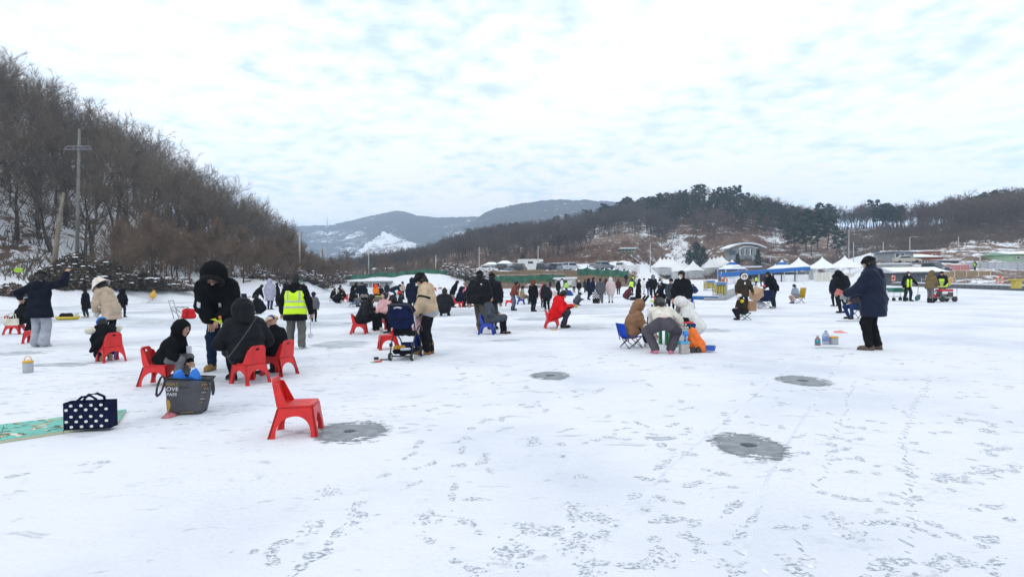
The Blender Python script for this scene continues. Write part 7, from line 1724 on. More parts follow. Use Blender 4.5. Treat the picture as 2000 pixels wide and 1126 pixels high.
def barrow():
    g = gp(1752, 587); e = empty('wheelbarrow', g, .05, 'green tray barrow on a silver frame beside the worker with the shovel', 'barrow'); P = [(-.5, -.3), (.5, -.3), (.5, .3), (-.5, .3)]; m = MB()
    m.add([(x*.72, y*.8, .50) for x, y in P]+[(x, y, .74) for x, y in P]+[(x*.96, y*.94, .74) for x, y in P]+[(x*.68, y*.74, .53) for x, y in P], [(3, 2, 1, 0)]+[(a*4+k, a*4+(k+1) % 4, (a+1)*4+(k+1) % 4, (a+1)*4+k) for a in range(3) for k in range(4)]+[(12, 13, 14, 15)]); m.build('tray', plas((.015, .16, .10)), e, bevel=.01)
    m = MB(); m.box((0, 0, .68), (.8, .45, .06)); m.build('snow_load', M_SNOWCAP, e, bevel=.02)
    st = metl((.45, .46, .47))
    for y in (-.26, .26): m = MB(); m.tube([(-.42, y, .1), (-.36, y, .5), (.36, y, .5), (.42, y, .1)], .018, 6); m.tube([(-.4, y, .24), (.4, y, .24)], .014, 6); m.build('frame', st, e, True)
    for x in (-.38, .38):
        for y in (-.26, .26): o = MB(); o.lathe([(.02, -.03), (.10, -.03), (.10, .03), (.02, .03)], (0, 0, 0), 12); q = o.build('wheel', plas((.03, .03, .03), .8), e); q.rotation_euler = (PI/2, 0, 0); q.location = (x, y, .1)
barrow()
def shovel(top, base, label):
    e = empty('snow_shovel', base, 0, label, 'shovel'); d = top-base; m = MB(); m.tube([d*.25, d], .016, 6); m.build('handle', metl((.3, .3, .32)), e, True); t = MB(); t.tube([d+Vector((-.06, 0, 0)), d+Vector((.06, 0, 0))], .016, 6); t.build('grip', plas((.05, .05, .05)), e, True)
    n = d.normalized(); x = Vector((0, 1, 0)).cross(n).normalized()*.17; y = Vector((0, .04, 0)); b = MB(); p = [x*-.9, x*.9, x+n*.36, n*.46, x*-1+n*.36]; p = [Vector(q)+Vector((0, 0, .01)) for q in p]; b.add([q-y*.3 for q in p]+[q+y*.3 for q in p], [(0, 1, 2, 3, 4), (9, 8, 7, 6, 5)]+[(k, 5+k, 5+(k+1) % 5, (k+1) % 5) for k in range(5)]); b.build('blade', plas((.02, .14, .13)), e)
def checker_bag():
    g = gp(1164, 592); e = empty('checkered_bag', g, .2, 'black and white checkered trolley bag beside the grey padded coat', 'bag'); m = MB(); m.box((0, 0, .15), (.34, .25, .28)); m.build('black_base', fab((.015, .015, .017)), e, bevel=.02); n = 5
    for mt, par, nm in ((fab((.65, .65, .66)), 0, 'white_squares'), (fab((.02, .02, .022)), 1, 'black_squares')):
        b = MB()
        for i in range(n):
            for k in range(6):
                if (i+k) % 2 == par: b.box((-.17+.34*(i+.5)/n, 0, .30+.42*(k+.5)/6), (.066, .24, .068))
        tag(b.build(nm, mt, e), kind='stuff')
checker_bag()
# ================================================================ THE PEOPLE IN PLACE
SW = ('shoe', (.62, .61, .60), (.66, .65, .64)); SB = ('shoe', (.02, .02, .022), (.06, .06, .06)); SBOOT = ('boot', (.02, .02, .022), (.05, .05, .05)); STAN = ('boot', (.32, .155, .06), (.22, .11, .05))
BEAN = ('beanie', (.012, .012, .014))
def pk(**k): return k
# ---- group by the bank
r = person(78, 677, 'person in a long dark coat and wide grey trousers raising one arm', top=533, yaw=97, pf=.97, J=pk(c=(.010, .012, .020), L=.24, t=.050, flare=.03), T=(.34, .36, .40), tw=1.32, flare=1.5, shoe=('shoe', (.42, .42, .43), (.5, .5, .5)), hat=BEAN, hooddown=True, lean=8, hp=25, hy=35, lh=(.12, .46, 1.10), rh=(.30, -.42, 1.66))
f, lo, hi = blend([(r.neck+r.lft*.09+r.fw*.05, r.neck-r.fw*.07, .05, .055), (r.neck-r.lft*.09+r.fw*.05, r.neck-r.fw*.07, .05, .055)], .03, 0, .006, 4); r.part('scarf', surfnet(f, lo, hi, .016), fab((.012, .045, .025)))
g = chair(30, 652, 15, 'red chair under the person with the white tote bag'); r = person(0, 0, 'seated person in black with a white tote bag behind the raised-arm man', H=1.55, root=g, yaw=20, pose='sit', J=pk(L=.25, t=.055), shoe=('shoe', (.45, .36, .27), (.5, .45, .4)), hood=BLK, lean=26, hp=35)
def tote(c, rz):
    e = empty('tote_bag', c, rz, 'white tote bag with long straps on the lap of the seated person in black', 'bag'); m = fab((.62, .58, .48)); b = MB(); b.box((0, 0, .10), (.36, .12, .20)); b.build('bag_body', m, e, bevel=.03)
    for y in (-.05, .05): b = MB(); b.tube([(-.10, y, .2), (-.08, y, .32), (0, y, .36), (.08, y, .32), (.10, y, .2)], .012, 6); b.build('strap', m, e, True)
tote(gp(42, 655)+Vector((-.02, -.32, .32)), .15)
chair(67, 669, 200, 'red chair hidden behind the wide grey trousers')
r = person(217, 673, 'woman in beige padded jacket and cream bucket hat looking down', top=551, yaw=172, pose='look', pf=.925, J=pk(c=(.44, .34, .25), L=.25, t=.052, q=.11, k='puf'), T=BLK, shoe=SBOOT, hat=('bucket', (.68, .60, .54), 1.22), hair='longhair', mask='white', hs=1.12, lean=24, hp=44, hy=12, lh=(.30, .15, .88), rh=(.36, -.02, .80), glove=('mitt', (.66, .65, .62)), hooddown=True)
q = r.part('chest_badge', xf(surfnet(_ell_fn((0, 0, 0), (.012, .035, .04)), (-.03, -.05, -.05), (.03, .05, .05), .008), Matrix.Translation(r.chest+r.fw*.16+r.lft*.10+r.u*.05)), fab((.05, .07, .06)))
g = chair(216, 705, 142, 'red chair carrying the child in the cream fur hood coat'); r = person(0, 0, 'child bundled in a black coat with cream fur hood and blue cap', H=1.12, root=g, yaw=150, pose='sit', J=pk(L=.32, t=.085), shoe=('boot', (.42, .28, .18), (.3, .16, .08)), hat=('beanie', (.02, .16, .55)), lean=34, hp=42, lh=(.42, .22, .42), rh=(.42, -.10, .40), lf=(.30, .12), rf=(.26, -.12), extra=[((.1, .1, .50), (.42, .12, .20), .20, .14), ((.1, -.1, .5), (.40, -.14, .22), .20, .13), ((.05, .28, .55), (.2, .42, .34), .12, .06)])
cs = [r.neck-r.fw*.10+r.lft*y+r.u*(-.03)+r.fw*(.13-2.0*abs(y)*0) for y in np.linspace(-.26, .26, 7)]
f, lo, hi = blend([(a, b, .070, .070) for a, b in zip(cs[:-1], cs[1:])], .03, 0, .008, 6); r.part('fur_hood', surfnet(f, lo, hi, .015), mat('fur', (.64, .60, .50), 1.0, .2, 20, .6, 60))
m_ = MB(); m_.box((.02, -.28, .22), (.02, .05, .36), rx=-.22); o = m_.build('ski_pole_grip', plas((.10, .03, .30)), None, loc=gp(240, 703)); o.location = gp(243, 700); tag(o, 'purple stick leaning against the chair of the fur hood child', 'stick')
person(169, 620, 'child in long black coat half hidden behind the beige padded jacket', top=563, yaw=185, J=pk(L=.38, t=.045, flare=.03), T=(.02, .035, .04), shoe=('shoe', (.45, .36, .27), (.5, .45, .4)), hat=BEAN)
person(238, 619, 'child in black hooded coat standing by the dark bushes', top=565, yaw=95, J=pk(L=.32, t=.05), hood=BLK, T=(.02, .022, .03), shoe=SB, lean=10, lf=(.05, .16), rf=(0, -.16))
# landing net held up by the raised-arm person
def landing_net(a, b, label):
    e = empty('landing_net', a, 0, label, 'net'); d = b-a; m = MB(); m.tube([(0, 0, 0), d*.8], .008, 6); m.build('rod', plas((.05, .05, .05)), e, True); m = MB(); m.tube([d*.88+Vector((.10*math.cos(t), 0, .055*math.sin(t))) for t in np.linspace(0, 2*PI, 13)[:-1]], .008, 5, closed=True); m.build('hoop', plas((.45, .65, .05)), e, True)
    m = MB(); P = [d*.88+Vector((.098*math.cos(t), 0, .053*math.sin(t))) for t in np.linspace(0, 2*PI, 13)[:-1]]; m.add(P+[d*.88+Vector((.02, .12, -.06))], [(k, (k+1) % 12, 12) for k in range(12)]); m.build('net_mesh', mat('lime_net', (.50, .75, .10), .8, .1), e)
a_ = gp(78, 677); landing_net(Vector((a_.x-.18, a_.y+.2, 1.12)), at(30, 519, a_.y+.2), 'lime yellow landing net held up beside the raised-arm person')
# ---- group at the red chairs
r = person(437, 722, 'man in black hooded parka and jeans bending over yellow lure', top=523, pf=.90, yaw=282, pose='look', J=pk(c=(.0075, .008, .009), L=.16, t=.105), T=(.012, .024, .052), tw=1.15, shoe=('boot', (.27, .17, .07), (.14, .09, .05)), hood=True, hair='hair', mask=None, glasses=True, lean=42, hp=54, side=0, hy=-8, lf=(.10, .16), rf=(-.02, -.17), lh=(.50, .10, .82), rh=(.48, -.06, .78), hs=1.12, hoodS=1.10, fur=(.010, .010, .011))
PM = r
for px_, nm, c, sz, y, s_ in ((0, 'flag_patch', (.55, .55, .58), (.030, .028), -.20, .38), (0, 'round_patch', (.28, .30, .32), (.040, .040), -.10, .28), (0, 'name_tag', (.60, .62, .68), (.020, .036), .05, .29)):
    o_, u_, l_ = r.pel, r.u, r.lft; s = r.s
    f_ = lambda P, y=y, s_=s_, sz=sz: smax(smax(r.jf(P)-.006, np.abs((P-np.array(o_, np.float32)) @ np.array(l_, np.float32)-y*s)-sz[0]*s, .004), np.maximum(np.abs((P-np.array(o_, np.float32)) @ np.array(u_, np.float32)-s_*s)-sz[1]*s, .02-(P-np.array(o_, np.float32)) @ np.array(r.fw, np.float32)), .004)
    c0 = np.array(o_+u_*s_*s+l_*y*s+r.fw*.15); r.part(nm, surfnet(f_, c0-.16, c0+.16, .010), fab(c))
def lure_pouch(c, rz, label, s=1.0):
    e = empty('lure_pouch', c, rz, label, 'lure'); PV, PF = plate([(-.10, .01), (.0, .03), (.06, .045), (.07, -.05), (.04, -.075), (.01, -.03)], [], .012); mesh_np('lure_leaf', [(v.x*s, v.y, v.z*s) for v in PV], PF, mat('lime_plastic', (.60, .74, .03), .4, .1), e); b = MB(); b.lathe([(.004, -.03), (.02, -.01), (.022, .02), (.004, .035)], (.045*s, -.012, .03*s), 10); b.build('orange_bead', plas((.75, .25, .02)), e, True)
lure_pouch(r.hand(1, (.06, 0, .01))+Vector((.02, -.03, .02)), .2, 'lime yellow lure with orange bead in the hands of the black hooded man')
g = chair(315, 750, 2, 'red chair under the child in black hoodie and grey trousers'); r = person(0, 0, 'child in black hoodie and grey trousers sitting bent forward', H=1.30, root=g, yaw=2, pose='sit', J=pk(L=.05, t=.045), T=(.155, .155, .162), hood=(.008, .008, .009), shoe=SB, lean=34, hp=10, lh=(.52, .10, .44), rh=(.50, -.10, .44), hy=-8)
m_ = MB(); m_.box((0, 0, 0), (.004, .085, .105)); o = m_.build('paper_tag', mat('tag_card', (.50, .50, .56), .6, .05), None, loc=r.w(r.hc+Vector((.10, -.03, -.30)))); o.rotation_euler = (0, 0, 1.4); tag(o, 'white paper ticket hanging in front of the child in black hoodie', 'ticket')
g = chair(487, 747, 148, 'red chair with its back turned to us under the big black parka'); r = person(0, 0, 'seated person in big black hooded parka with a thin shoulder strap', H=1.76, root=g, yaw=128, pose='sit', J=pk(c=(.0075, .008, .010), L=.36, t=.085, q=.15, k='puf'), hood=True, shoe=SB, lean=16, hp=26, pelx=0.10, lh=(.44, .14, .62), rh=(.44, -.14, .6), hs=1.12)
mesh_np('cross_strap', *[(q if i == 0 else [q]) for i, q in enumerate(surfnet(lambda P: smax(r.jf(P)-.009, np.abs((P-np.array(r.chest, np.float32)) @ np.array((r.lft*.80+r.u*.60), np.float32)-.02)-.010, .003), r.jlo, r.jhi, .014))], fab((.09, .09, .10)), r.e, True)
g = chair(544, 731, 158, 'red chair under the child in the yellow and blue beanie'); r = person(0, 0, 'child in black jacket with yellow blue and white striped beanie', H=1.22, root=g, yaw=150, pose='sit', pely=-.04, J=pk(L=.16, t=.06), T=(.03, .03, .036), hat=('beanie', (.66, .46, .05)), hair=None, shoe=SB, lean=14, hp=20, hy=8)
for a0, c in ((-.052, (.015, .06, .30)), (.045, (.015, .06, .30)), (0.095, (.62, .52, .40))):
    r.part('hat_stripe', xf(surfnet(lambda P, a0=a0: smax(_beanie(P)-.0035, np.abs(P[:, 1]-a0)-.022, .003), (-.15, -.15, -.05), (.15, .15, .2), .010), r.HM), fab(c))
r.part('hat_cord', xf(surfnet(lambda P: smax(_beanie(P)-.006, np.abs(P[:, 2]-.028)-.007, .003), (-.15, -.15, -.05), (.15, .15, .2), .009), r.HM), fab((.65, .15, .06)))
person(508, 613, 'person in black squatting over the ice beyond the striped beanie child', H=1.6, yaw=175, pose='squat', J=pk(L=.2, t=.06), hat=BEAN, shoe=SB)
# ---- yellow vest angler and those beyond
r = person(578, 681, 'angler in bright yellow reflective vest seen from behind', top=540, yaw=96, pf=.965, J=pk(L=.24, t=.055, flare=.02), T=(.115, .112, .10), tw=1.18, flare=1.15, tt=.025, shoe=('shoe', (.30, .30, .30), (.45, .45, .44)), hat=('cap', (.035, .035, .04)), hooddown=(.055, .055, .06), lean=5, hp=12, hy=25, lh=(.10, .34, .76), rh=(.10, -.35, .74), lf=(.06, .15), rf=(-.05, -.14))
vest(r)
def skimmer(p, label):
    e = empty('ice_skimmer', p, 0, label, 'skimmer'); m = MB(); m.tube([(0, 0, .02), (.0, 0, -.40)], .006, 6); m.build('handle', metl((.35, .35, .35)), e, True); m = MB(); m.lathe([(.01, -.003), (.06, 0), (.062, .006)], (0, 0, 0), 14); o = m.build('scoop', mat('clear_plastic', (.70, .72, .74), .3, 0, trans=.3), e); o.location = (0, 0, -.46); o.rotation_euler = (PI/2-.3, 0, 0)
skimmer(r.hand(-1, (.06, 0, -.03)), 'thin ice skimmer hanging from the hand of the angler in the yellow vest')
person(527, 604, 'person in long lavender padded coat seen from behind', top=545, yaw=86, J=pk(c=(.33, .32, .40), L=.40, t=.065, q=.13, k='puf'), T=(.02, .035, .10), hood=True, shoe=SB)
person(500, 603, 'person in black bending beside the lavender padded coat', top=560, pf=.84, yaw=40, J=pk(L=.2, t=.05), lean=36, hp=30, lh=(.5, .1, .8), rh=(.45, -.1, .7))
person(543, 598, 'person in long black coat holding hands up to the face', top=552, yaw=190, J=pk(L=.38, t=.04), lh=(.25, .05, 1.42), rh=(.25, -.05, 1.42))
person(557, 597, 'person in black hood partly hidden by the yellow vest angler', top=556, yaw=80, J=pk(L=.3, t=.05), hood=BLK)
person(613, 628, 'child in grey plaid jacket just past the yellow vest angler', top=572, yaw=100, J=pk(c=(.11, .11, .12), L=.15, t=.05), hat=BEAN)
camp_chair(486, 599, 60, (.012, .016, .035), 'dark navy camp chair behind the black hooded parka man')
# ---- stroller group
g = chair(703, 651, 4, 'red chair under the person in black with white shoes'); person(0, 0, 'person in black padded jacket with black mask sitting in profile', H=1.66, root=g, yaw=4, pose='sit', J=pk(L=.22, t=.065, q=.12, k='puf'), shoe=SW, hair='hair', mask='black', hooddown=True, lean=26, hp=14, lh=(.40, .05, .72), rh=(.36, -.06, .62), lf=(.50, .10), rf=(.44, -.1))
g = chair(757, 642, 225, 'red chair under the laughing woman in pink'); person(0, 0, 'laughing woman in pink padded jacket with long black hair', H=1.6, root=g, yaw=232, pose='sit', J=pk(c=(.62, .36, .36), L=.06, t=.06, q=.12, k='puf'), hair='longhair', shoe=SW, lean=6, hp=-4, hy=10, skin=SKIN2)
chair(757, 681, 200, 'red chair right beside the navy stroller')
g = chair(786, 652, 100, 'red chair hidden behind the stroller canopy'); person(0, 0, 'person in black with dark cap sitting behind the stroller', H=1.62, root=g, yaw=150, pose='sit', J=pk(L=.2, t=.06), hat=('cap', (.02, .012, .01)), lean=24, hp=25)
person(783, 620, 'child in red beanie behind the stroller', H=1.0, yaw=200, pose='stand', J=pk(c=(.02, .02, .025)), hat=('beanie', (.70, .03, .02)))
r = person(819, 691, 'small girl in pink jacket with black ponytail beside the stroller', top=606, yaw=165, J=pk(c=(.62, .38, .40), L=.12, t=.055), hair='pony', hooddown=(.68, .66, .64), T=(.015, .03, .16), shoe=('boot', (.30, .155, .07), (.3, .2, .1)), lean=2, hp=16, hs=.92, lh=(.2, .12, .8), rh=(.2, -.14, .8))
r = person(838, 691, 'person in thick beige fleece jacket and white mask looking down', top=544, yaw=186, pose='look', pf=.93, J=pk(c=(.50, .375, .25), L=.02, t=.075), T=(.012, .012, .014), tw=1.3, flare=1.1, shoe=STAN, hat=BEAN, mask='white', hooddown=True, hs=1.16, lean=12, hp=36, hy=16, lh=(.26, .16, .88), rh=(.28, .0, .90))
f, lo, hi = blend([(r.neck+r.lft*.08, r.neck-r.fw*.10-r.u*.02, .055, .06), (r.neck-r.lft*.08, r.neck-r.fw*.10-r.u*.02, .055, .06)], .04, 0, .005, 2); r.part('hoodie_hood', surfnet(f, lo, hi, .015), fab((.33, .34, .37)))
r.part('hoodie_hem', surfnet(lambda P: smax(r.jf(P)-.004, np.abs((P-np.array(r.pel, np.float32)) @ np.array(r.u, np.float32)+.075)-.05, .01), r.jlo-.1, r.jhi, .018), fab((.33, .34, .37)))
mesh_np('armband', *[(q if i == 0 else [q]) for i, q in enumerate(surfnet(lambda P: smax(smax(r.jf(P)-.008, cap(P, r.S[1], r.El[1], .15, .15), .004), np.abs((P-np.array(r.S[1].lerp(r.El[1], .55), np.float32)) @ np.array((r.El[1]-r.S[1]).normalized(), np.float32))-.022, .004), np.array(r.S[1])-.4, np.array(r.S[1])+.4, .012))], fab((.012, .012, .013)), r.e, True)
b_ = MB(); b_.box(tuple(r.chest+r.lft*.19+r.fw*.10-r.u*.06), (.05, .012, .09), rz=.5); b_.build('pass_card', mat('tag_card', (.62, .56, .58), .6, .05), r.e)
person(806, 612, 'person in long navy padded coat behind the beige fleece jacket', top=543, yaw=100, J=pk(c=NAVY, L=.38, t=.06), hood=True, T=BLK, shoe=SB)
# ---- centre
r = person(937, 647, 'man in black padded jacket walking away in tan boots', top=527, yaw=78, pose='walk', J=pk(L=.10, t=.085, q=.14, k='puf'), T=(.085, .075, .062), tw=1.2, shoe=STAN, hat=('beanie', (.010, .010, .011)), hooddown=True, lf=(.26, .08), rf=(-.34, -.06, .12), lean=4)
r.part('white_badge', xf(surfnet(_ell_fn((0, 0, 0), (.012, .03, .022)), (-.03, -.05, -.05), (.03, .05, .05), .012), Matrix.Translation(r.neck-r.fw*.215-r.lft*.11-r.u*.10)), fab(WHITE))
r = person(961, 643, 'man in black padded jacket walking just past the tan boots man', top=533, yaw=76, J=pk(L=.10, t=.08, q=.14, k='puf'), T=(.05, .05, .055), shoe=SBOOT, hat=BEAN, hooddown=True)
g = chair(953, 652, -8, 'blue plastic chair under the teenager in the grey coat', 'blue'); r = person(0, 0, 'teenager in long slate grey coat and black hood on a blue chair', H=1.52, root=g, yaw=-12, pose='sit', J=pk(c=(.062, .070, .084), L=.44, t=.045), hood=(.012, .012, .014), shoe=('shoe', (.02, .02, .02), (.6, .6, .6)), lean=-2, hp=16, lh=(.32, .10, .62), rh=(.30, -.12, .55), lf=(.52, .10), rf=(.48, -.10))
g = chair(1079, 640, 2, 'red chair under the man in the red coat'); r = person(0, 0, 'man in bright red hooded coat sitting and holding a green reel', H=1.74, root=g, yaw=-4, pose='sit', J=pk(c=(.66, .012, .016), L=.16, t=.060), T=(.04, .038, .048), tw=1.15, shoe=SB, hair='hair', glasses=True, hooddown=True, lean=24, hp=40, lh=(.62, .04, .66), rh=(.40, -.06, .62), lf=(.36, .12), rf=(.30, -.10), extra=[((-.02, .10, .46), (-.06, .19, .26), .08, .06), ((-.02, -.10, .46), (-.06, -.19, .26), .08, .06)])
def reel(p, rz, label):
    e = empty('fishing_reel', p, rz, label, 'fishing rod'); m = MB(); m.tube([(-.42, 0, -.01), (0, 0, 0)], .008, 6); m.build('rod', plas((.45, .12, .1)), e, True); m = MB(); m.lathe([(.01, -.025), (.05, -.02), (.05, .02), (.01, .025)], (0, 0, 0), 14); o = m.build('spool', plas((.50, .68, .06)), e, True); o.rotation_euler = (PI/2, 0, 0); o.location = (.03, 0, -.02)
reel(r.hand(1, (.07, 0, -.02)), -.05, 'lime green reel held out by the man in the red coat')
bottle(1092, 642, 'small white cup by the feet of the man in the red coat', .04, .11, plas((.7, .7, .66)), (.7, .7, .66)); box_thing('lid_disc', 1082, 644, (.16, .12, .02), plas((.66, .36, .02)), 'yellow lid lying by the red chair of the man in red', 'lid', .2)
person(868, 617, 'person in black squatting with their back to us', H=1.86, yaw=92, pose='sit', sh=.20, J=pk(c=(.010, .011, .014), L=.30, t=.085, q=.14, k='puf'), hat=BEAN, shoe=SB, lean=18, hp=35, lf=(.22, .14), rf=(.20, -.14), pelx=-.0, hooddown=True)
person(884, 600, 'person in black leaning forward among the red chairs', top=549, pf=.93, yaw=5, J=pk(L=.12, t=.05), T=(.24, .24, .25), lean=26, hp=30)
g = chair(906, 598, -25, 'red chair under the man with the white chest badge'); r = person(0, 0, 'man in dark jacket with white chest badge on a red chair', H=1.55, root=g, yaw=-28, pose='sit', J=pk(c=(.012, .013, .018), L=.1, t=.05), shoe=SB, lean=20, hp=12)
g = chair(893, 600, 10, 'red chair under the person in navy by the leaning person'); person(0, 0, 'person in navy hood sitting by the leaning person', H=1.6, root=g, yaw=10, pose='sit', J=pk(c=NAVY, L=.2, t=.06), hood=True, lean=20)
person(907, 592, 'small child with pink hat behind the red chairs', top=560, yaw=100, J=pk(c=(.70, .12, .25), t=.05), hat=('beanie', (.75, .12, .26)), T=(.03, .03, .04))
person(868, 603, 'child in beige with russet hat behind the squatting person', top=563, yaw=60, J=pk(c=(.48, .38, .27), L=.2, t=.06), hat=('beanie', (.30, .12, .05)))
chair(853, 593, 60, 'empty red chair behind the squatting person in black', sc=.95); chair(850, 569, 100, 'far red chair near the snowy shore', sc=.9); chair(994, 597, 178, 'empty red chair behind the woman in the brown vest', sc=1.0)
r = person(1002, 606, 'woman in brown and maroon jacket leaning forward in black boots', top=551, pf=.945, yaw=-12, J=pk(c=(.19, .055, .035), L=.03, t=.045), T=(.11, .13, .18), shoe=SBOOT, hair='pony', lean=20, hp=30, lh=(.3, .1, .9), rh=(.26, -.1, .84))
g = gp(1018, 594); chair(0, 0, 5, 'blue chair under the person in the beige coat', 'blue', root=g); person(0, 0, 'person in beige coat and black hat reclining on a blue chair', H=1.5, root=g, yaw=4, pose='sit', J=pk(c=(.28, .21, .13), L=.12, t=.05), T=(.09, .09, .09), hat=BEAN, glove=('mitt', (.6, .04, .04)), lean=4, hp=8, lf=(.56, .1), rf=(.5, -.1))
person(1041, 608, 'person in long black coat with a russet brown hood', top=547, yaw=48, J=pk(L=.40, t=.05), hood=(.15, .055, .028), T=(.03, .03, .036), shoe=SBOOT)
person(1069, 608, 'person in round black padded jacket bending with their back to us', top=558, pf=.90, yaw=112, J=pk(c=(.016, .017, .020), L=.12, t=.10), lean=26, hp=45, shoe=('shoe', (.3, .3, .3), (.5, .5, .5)))
person(1060, 600, 'child in pink woolly hat beside the bending round jacket', top=557, yaw=60, J=pk(c=(.45, .16, .24), t=.05), hat=('beanie', (.62, .08, .20)))
for a in [(1097, 575, 543, 5, pk(c=WHITE, L=.12, t=.05), 'person in white jacket and beige trousers by the white shore shed', pk(T=(.42, .34, .25), hat=BEAN)), (1090, 578, 546, 40, pk(L=.3, t=.05), 'person in black with white hat before the white shore shed', pk(hat=('beanie', WHITE))),
          (1106, 573, 549, 60, pk(c=(.36, .62, .14), t=.05), 'child in lime green jacket and jeans by the shore shed', pk(T=(.02, .04, .11))), (1121, 571, 546, 270, pk(c=(.34, .34, .33), t=.05), 'person in pale grey vest and black trousers near the shore shed', pk(hat=('beanie', (.5, .5, .5)))),
          (1131, 574, 548, 265, pk(L=.2, t=.05), 'child in black with pale hat facing us on the clear ice', pk(hat=('beanie', (.55, .53, .5)), T=(.05, .05, .05))), (1184, 576, 543, 100, pk(c=(.09, .018, .03), L=.3, t=.04), 'person with long black hair and maroon coat beside the pale pink coat', pk(hair='longhair')),
          (1149, 584, 544, 20, pk(c=NAVY, L=.25, t=.05), 'person in navy hood just behind the walking man in a cap', pk(hood=True)), (1233, 577, 544, 50, pk(c=(.015, .08, .09), L=.1, t=.05), 'person in teal with yellow vest leaning over a pole', pk(lean=22, vest=1)),
          (1257, 575, 543, 350, pk(c=(.68, .66, .64), L=.40, t=.05), 'person in long white coat and black hat', pk(hat=BEAN, T=(.5, .5, .5))), (1268, 577, 544, 95, pk(c=NAVY, L=.25, t=.06), 'person in dark navy beside the grey hood', pk(hat=BEAN, T=(.02, .035, .12)))]:
    kw = dict(a[6]); v = kw.pop('vest', 0); r = person(a[0], a[1], a[5], top=a[2], yaw=a[3], J=a[4], pf=.95 if 'lean' in kw else 1.0, **kw)
    if v: vest(r, False)
for k, (px, c, lab) in enumerate([(1075, (.55, .10, .22), 'pink sled with luggage near the shore shed'), (1083, (.60, .45, .42), 'pale pink bag near the shore shed'), (1112, (.03, .06, .22), 'blue bag near the lime green child')]):
    crumpled(px, 577, .35, .3, .45, fab(c), 'bag', lab, 20+k)
person(1127, 596, 'child in dark grey with white hat squatting over a hole', H=1.32, yaw=-2, pose='squat', J=pk(c=(.075, .08, .095), L=.22, t=.05), hat=('beanie', (.66, .66, .66)), T=(.03, .03, .04))
person(1157, 586, 'man in dark cap and navy coat striding across the ice', top=541, yaw=2, pose='walk', J=pk(c=(.012, .015, .032), L=.34, t=.05), hat=('cap', (.012, .012, .014)), T=(.016, .02, .028), lf=(.30, .08), rf=(-.36, -.08, .04))
person(1173, 592, 'person in dark grey padded coat seen from behind', top=543, yaw=88, J=pk(c=(.085, .086, .098), L=.26, t=.06, q=.12, k='puf'), T=(.13, .13, .12), tw=1.4, hooddown=True, hair='hair')
r = person(1193, 591, 'person in long pale pink padded coat and white trousers', top=542, yaw=84, J=pk(c=(.58, .47, .45), L=.38, t=.06, q=.13, k='puf'), hood=(.66, .63, .60), T=(.60, .58, .55), shoe=SB)
person(1224, 585, 'person in burgundy jacket and black cap squatting', H=1.6, yaw=0, pose='squat', J=pk(c=(.12, .028, .038), L=.1, t=.05), hat=('cap', (.012, .012, .014)), T=(.03, .03, .038))
box_thing('gear_case', 1239, 586, (.5, .3, .22), fab((.02, .02, .022)), 'low black gear case beside the squatting burgundy jacket', 'case', .1)
person(1247, 596, 'person in long plain black coat standing in profile', top=544, yaw=-4, J=pk(L=.42, t=.045, flare=.03), hair='hair', shoe=SB)
person(1276, 582, 'person in black with a pale grey hood', top=537, yaw=92, J=pk(L=.25, t=.05), hood=(.15, .15, .17))
g = stool(1283, 592, 8, (.03, .03, .03), 'folding stool under the angler in black', .36, .34, (.4, .4, .4)); person(0, 0, 'angler in black sitting on a folding stool in profile', H=1.64, root=g, yaw=6, pose='sit', sh=.36, J=pk(L=.15, t=.06), lean=30, hp=30, lf=(.42, .12), rf=(.34, -.12), hat=('beanie', (.02, .02, .02)))
crumpled(1273, 590, .12, .12, .16, mat('lime_plastic', (.50, .70, .10), .5, .1), 'pouch', 'lime pouch hanging beside the folding stool angler', 31)
person(1303, 593, 'person in black bending low toward the folding stool', H=1.66, yaw=178, pose='bend', J=pk(L=.12, t=.05), T=(.016, .018, .03), lean=62, hat=('beanie', (.5, .5, .5)))
r = person(1311, 607, 'child in slate coat with black fur hood beside the man in a cap', top=545, yaw=262, J=pk(c=(.046, .048, .056), L=.30, t=.05), hat=('beanie', (.010, .010, .011)), hooddown=(.010, .010, .012), lh=(.06, .24, .74), rh=(.06, -.24, .74))
r = person(1333, 634, 'man in black jacket with dark cap and white mask facing us', top=530, yaw=236, J=pk(c=(.011, .012, .014), L=.05, t=.065), T=(.125, .118, .11), tw=1.1, hat=('cap', (.014, .011, .010)), mask='white', hs=1.1, shoe=SB, lh=(.12, .27, .82), rh=(.12, -.27, .82), lean=2, hp=4, hy=-12)
person(1358, 573, 'person in blue sitting low by the blue barrier', H=1.5, yaw=190, pose='squat', J=pk(c=(.018, .026, .09), L=.1, t=.05), T=(.03, .04, .09))
for px, Y, v, lab in [(1223, 99, 0, 'tiny dark figure standing at the dam foot'), (1236, 100, 1, 'tiny figure in yellow vest at the dam foot')]:
    r = person(px, 0, lab, H=1.6, root=gpos(px, Y), yaw=90, J=pk(L=.1, t=.05))
    if v: vest(r, False)
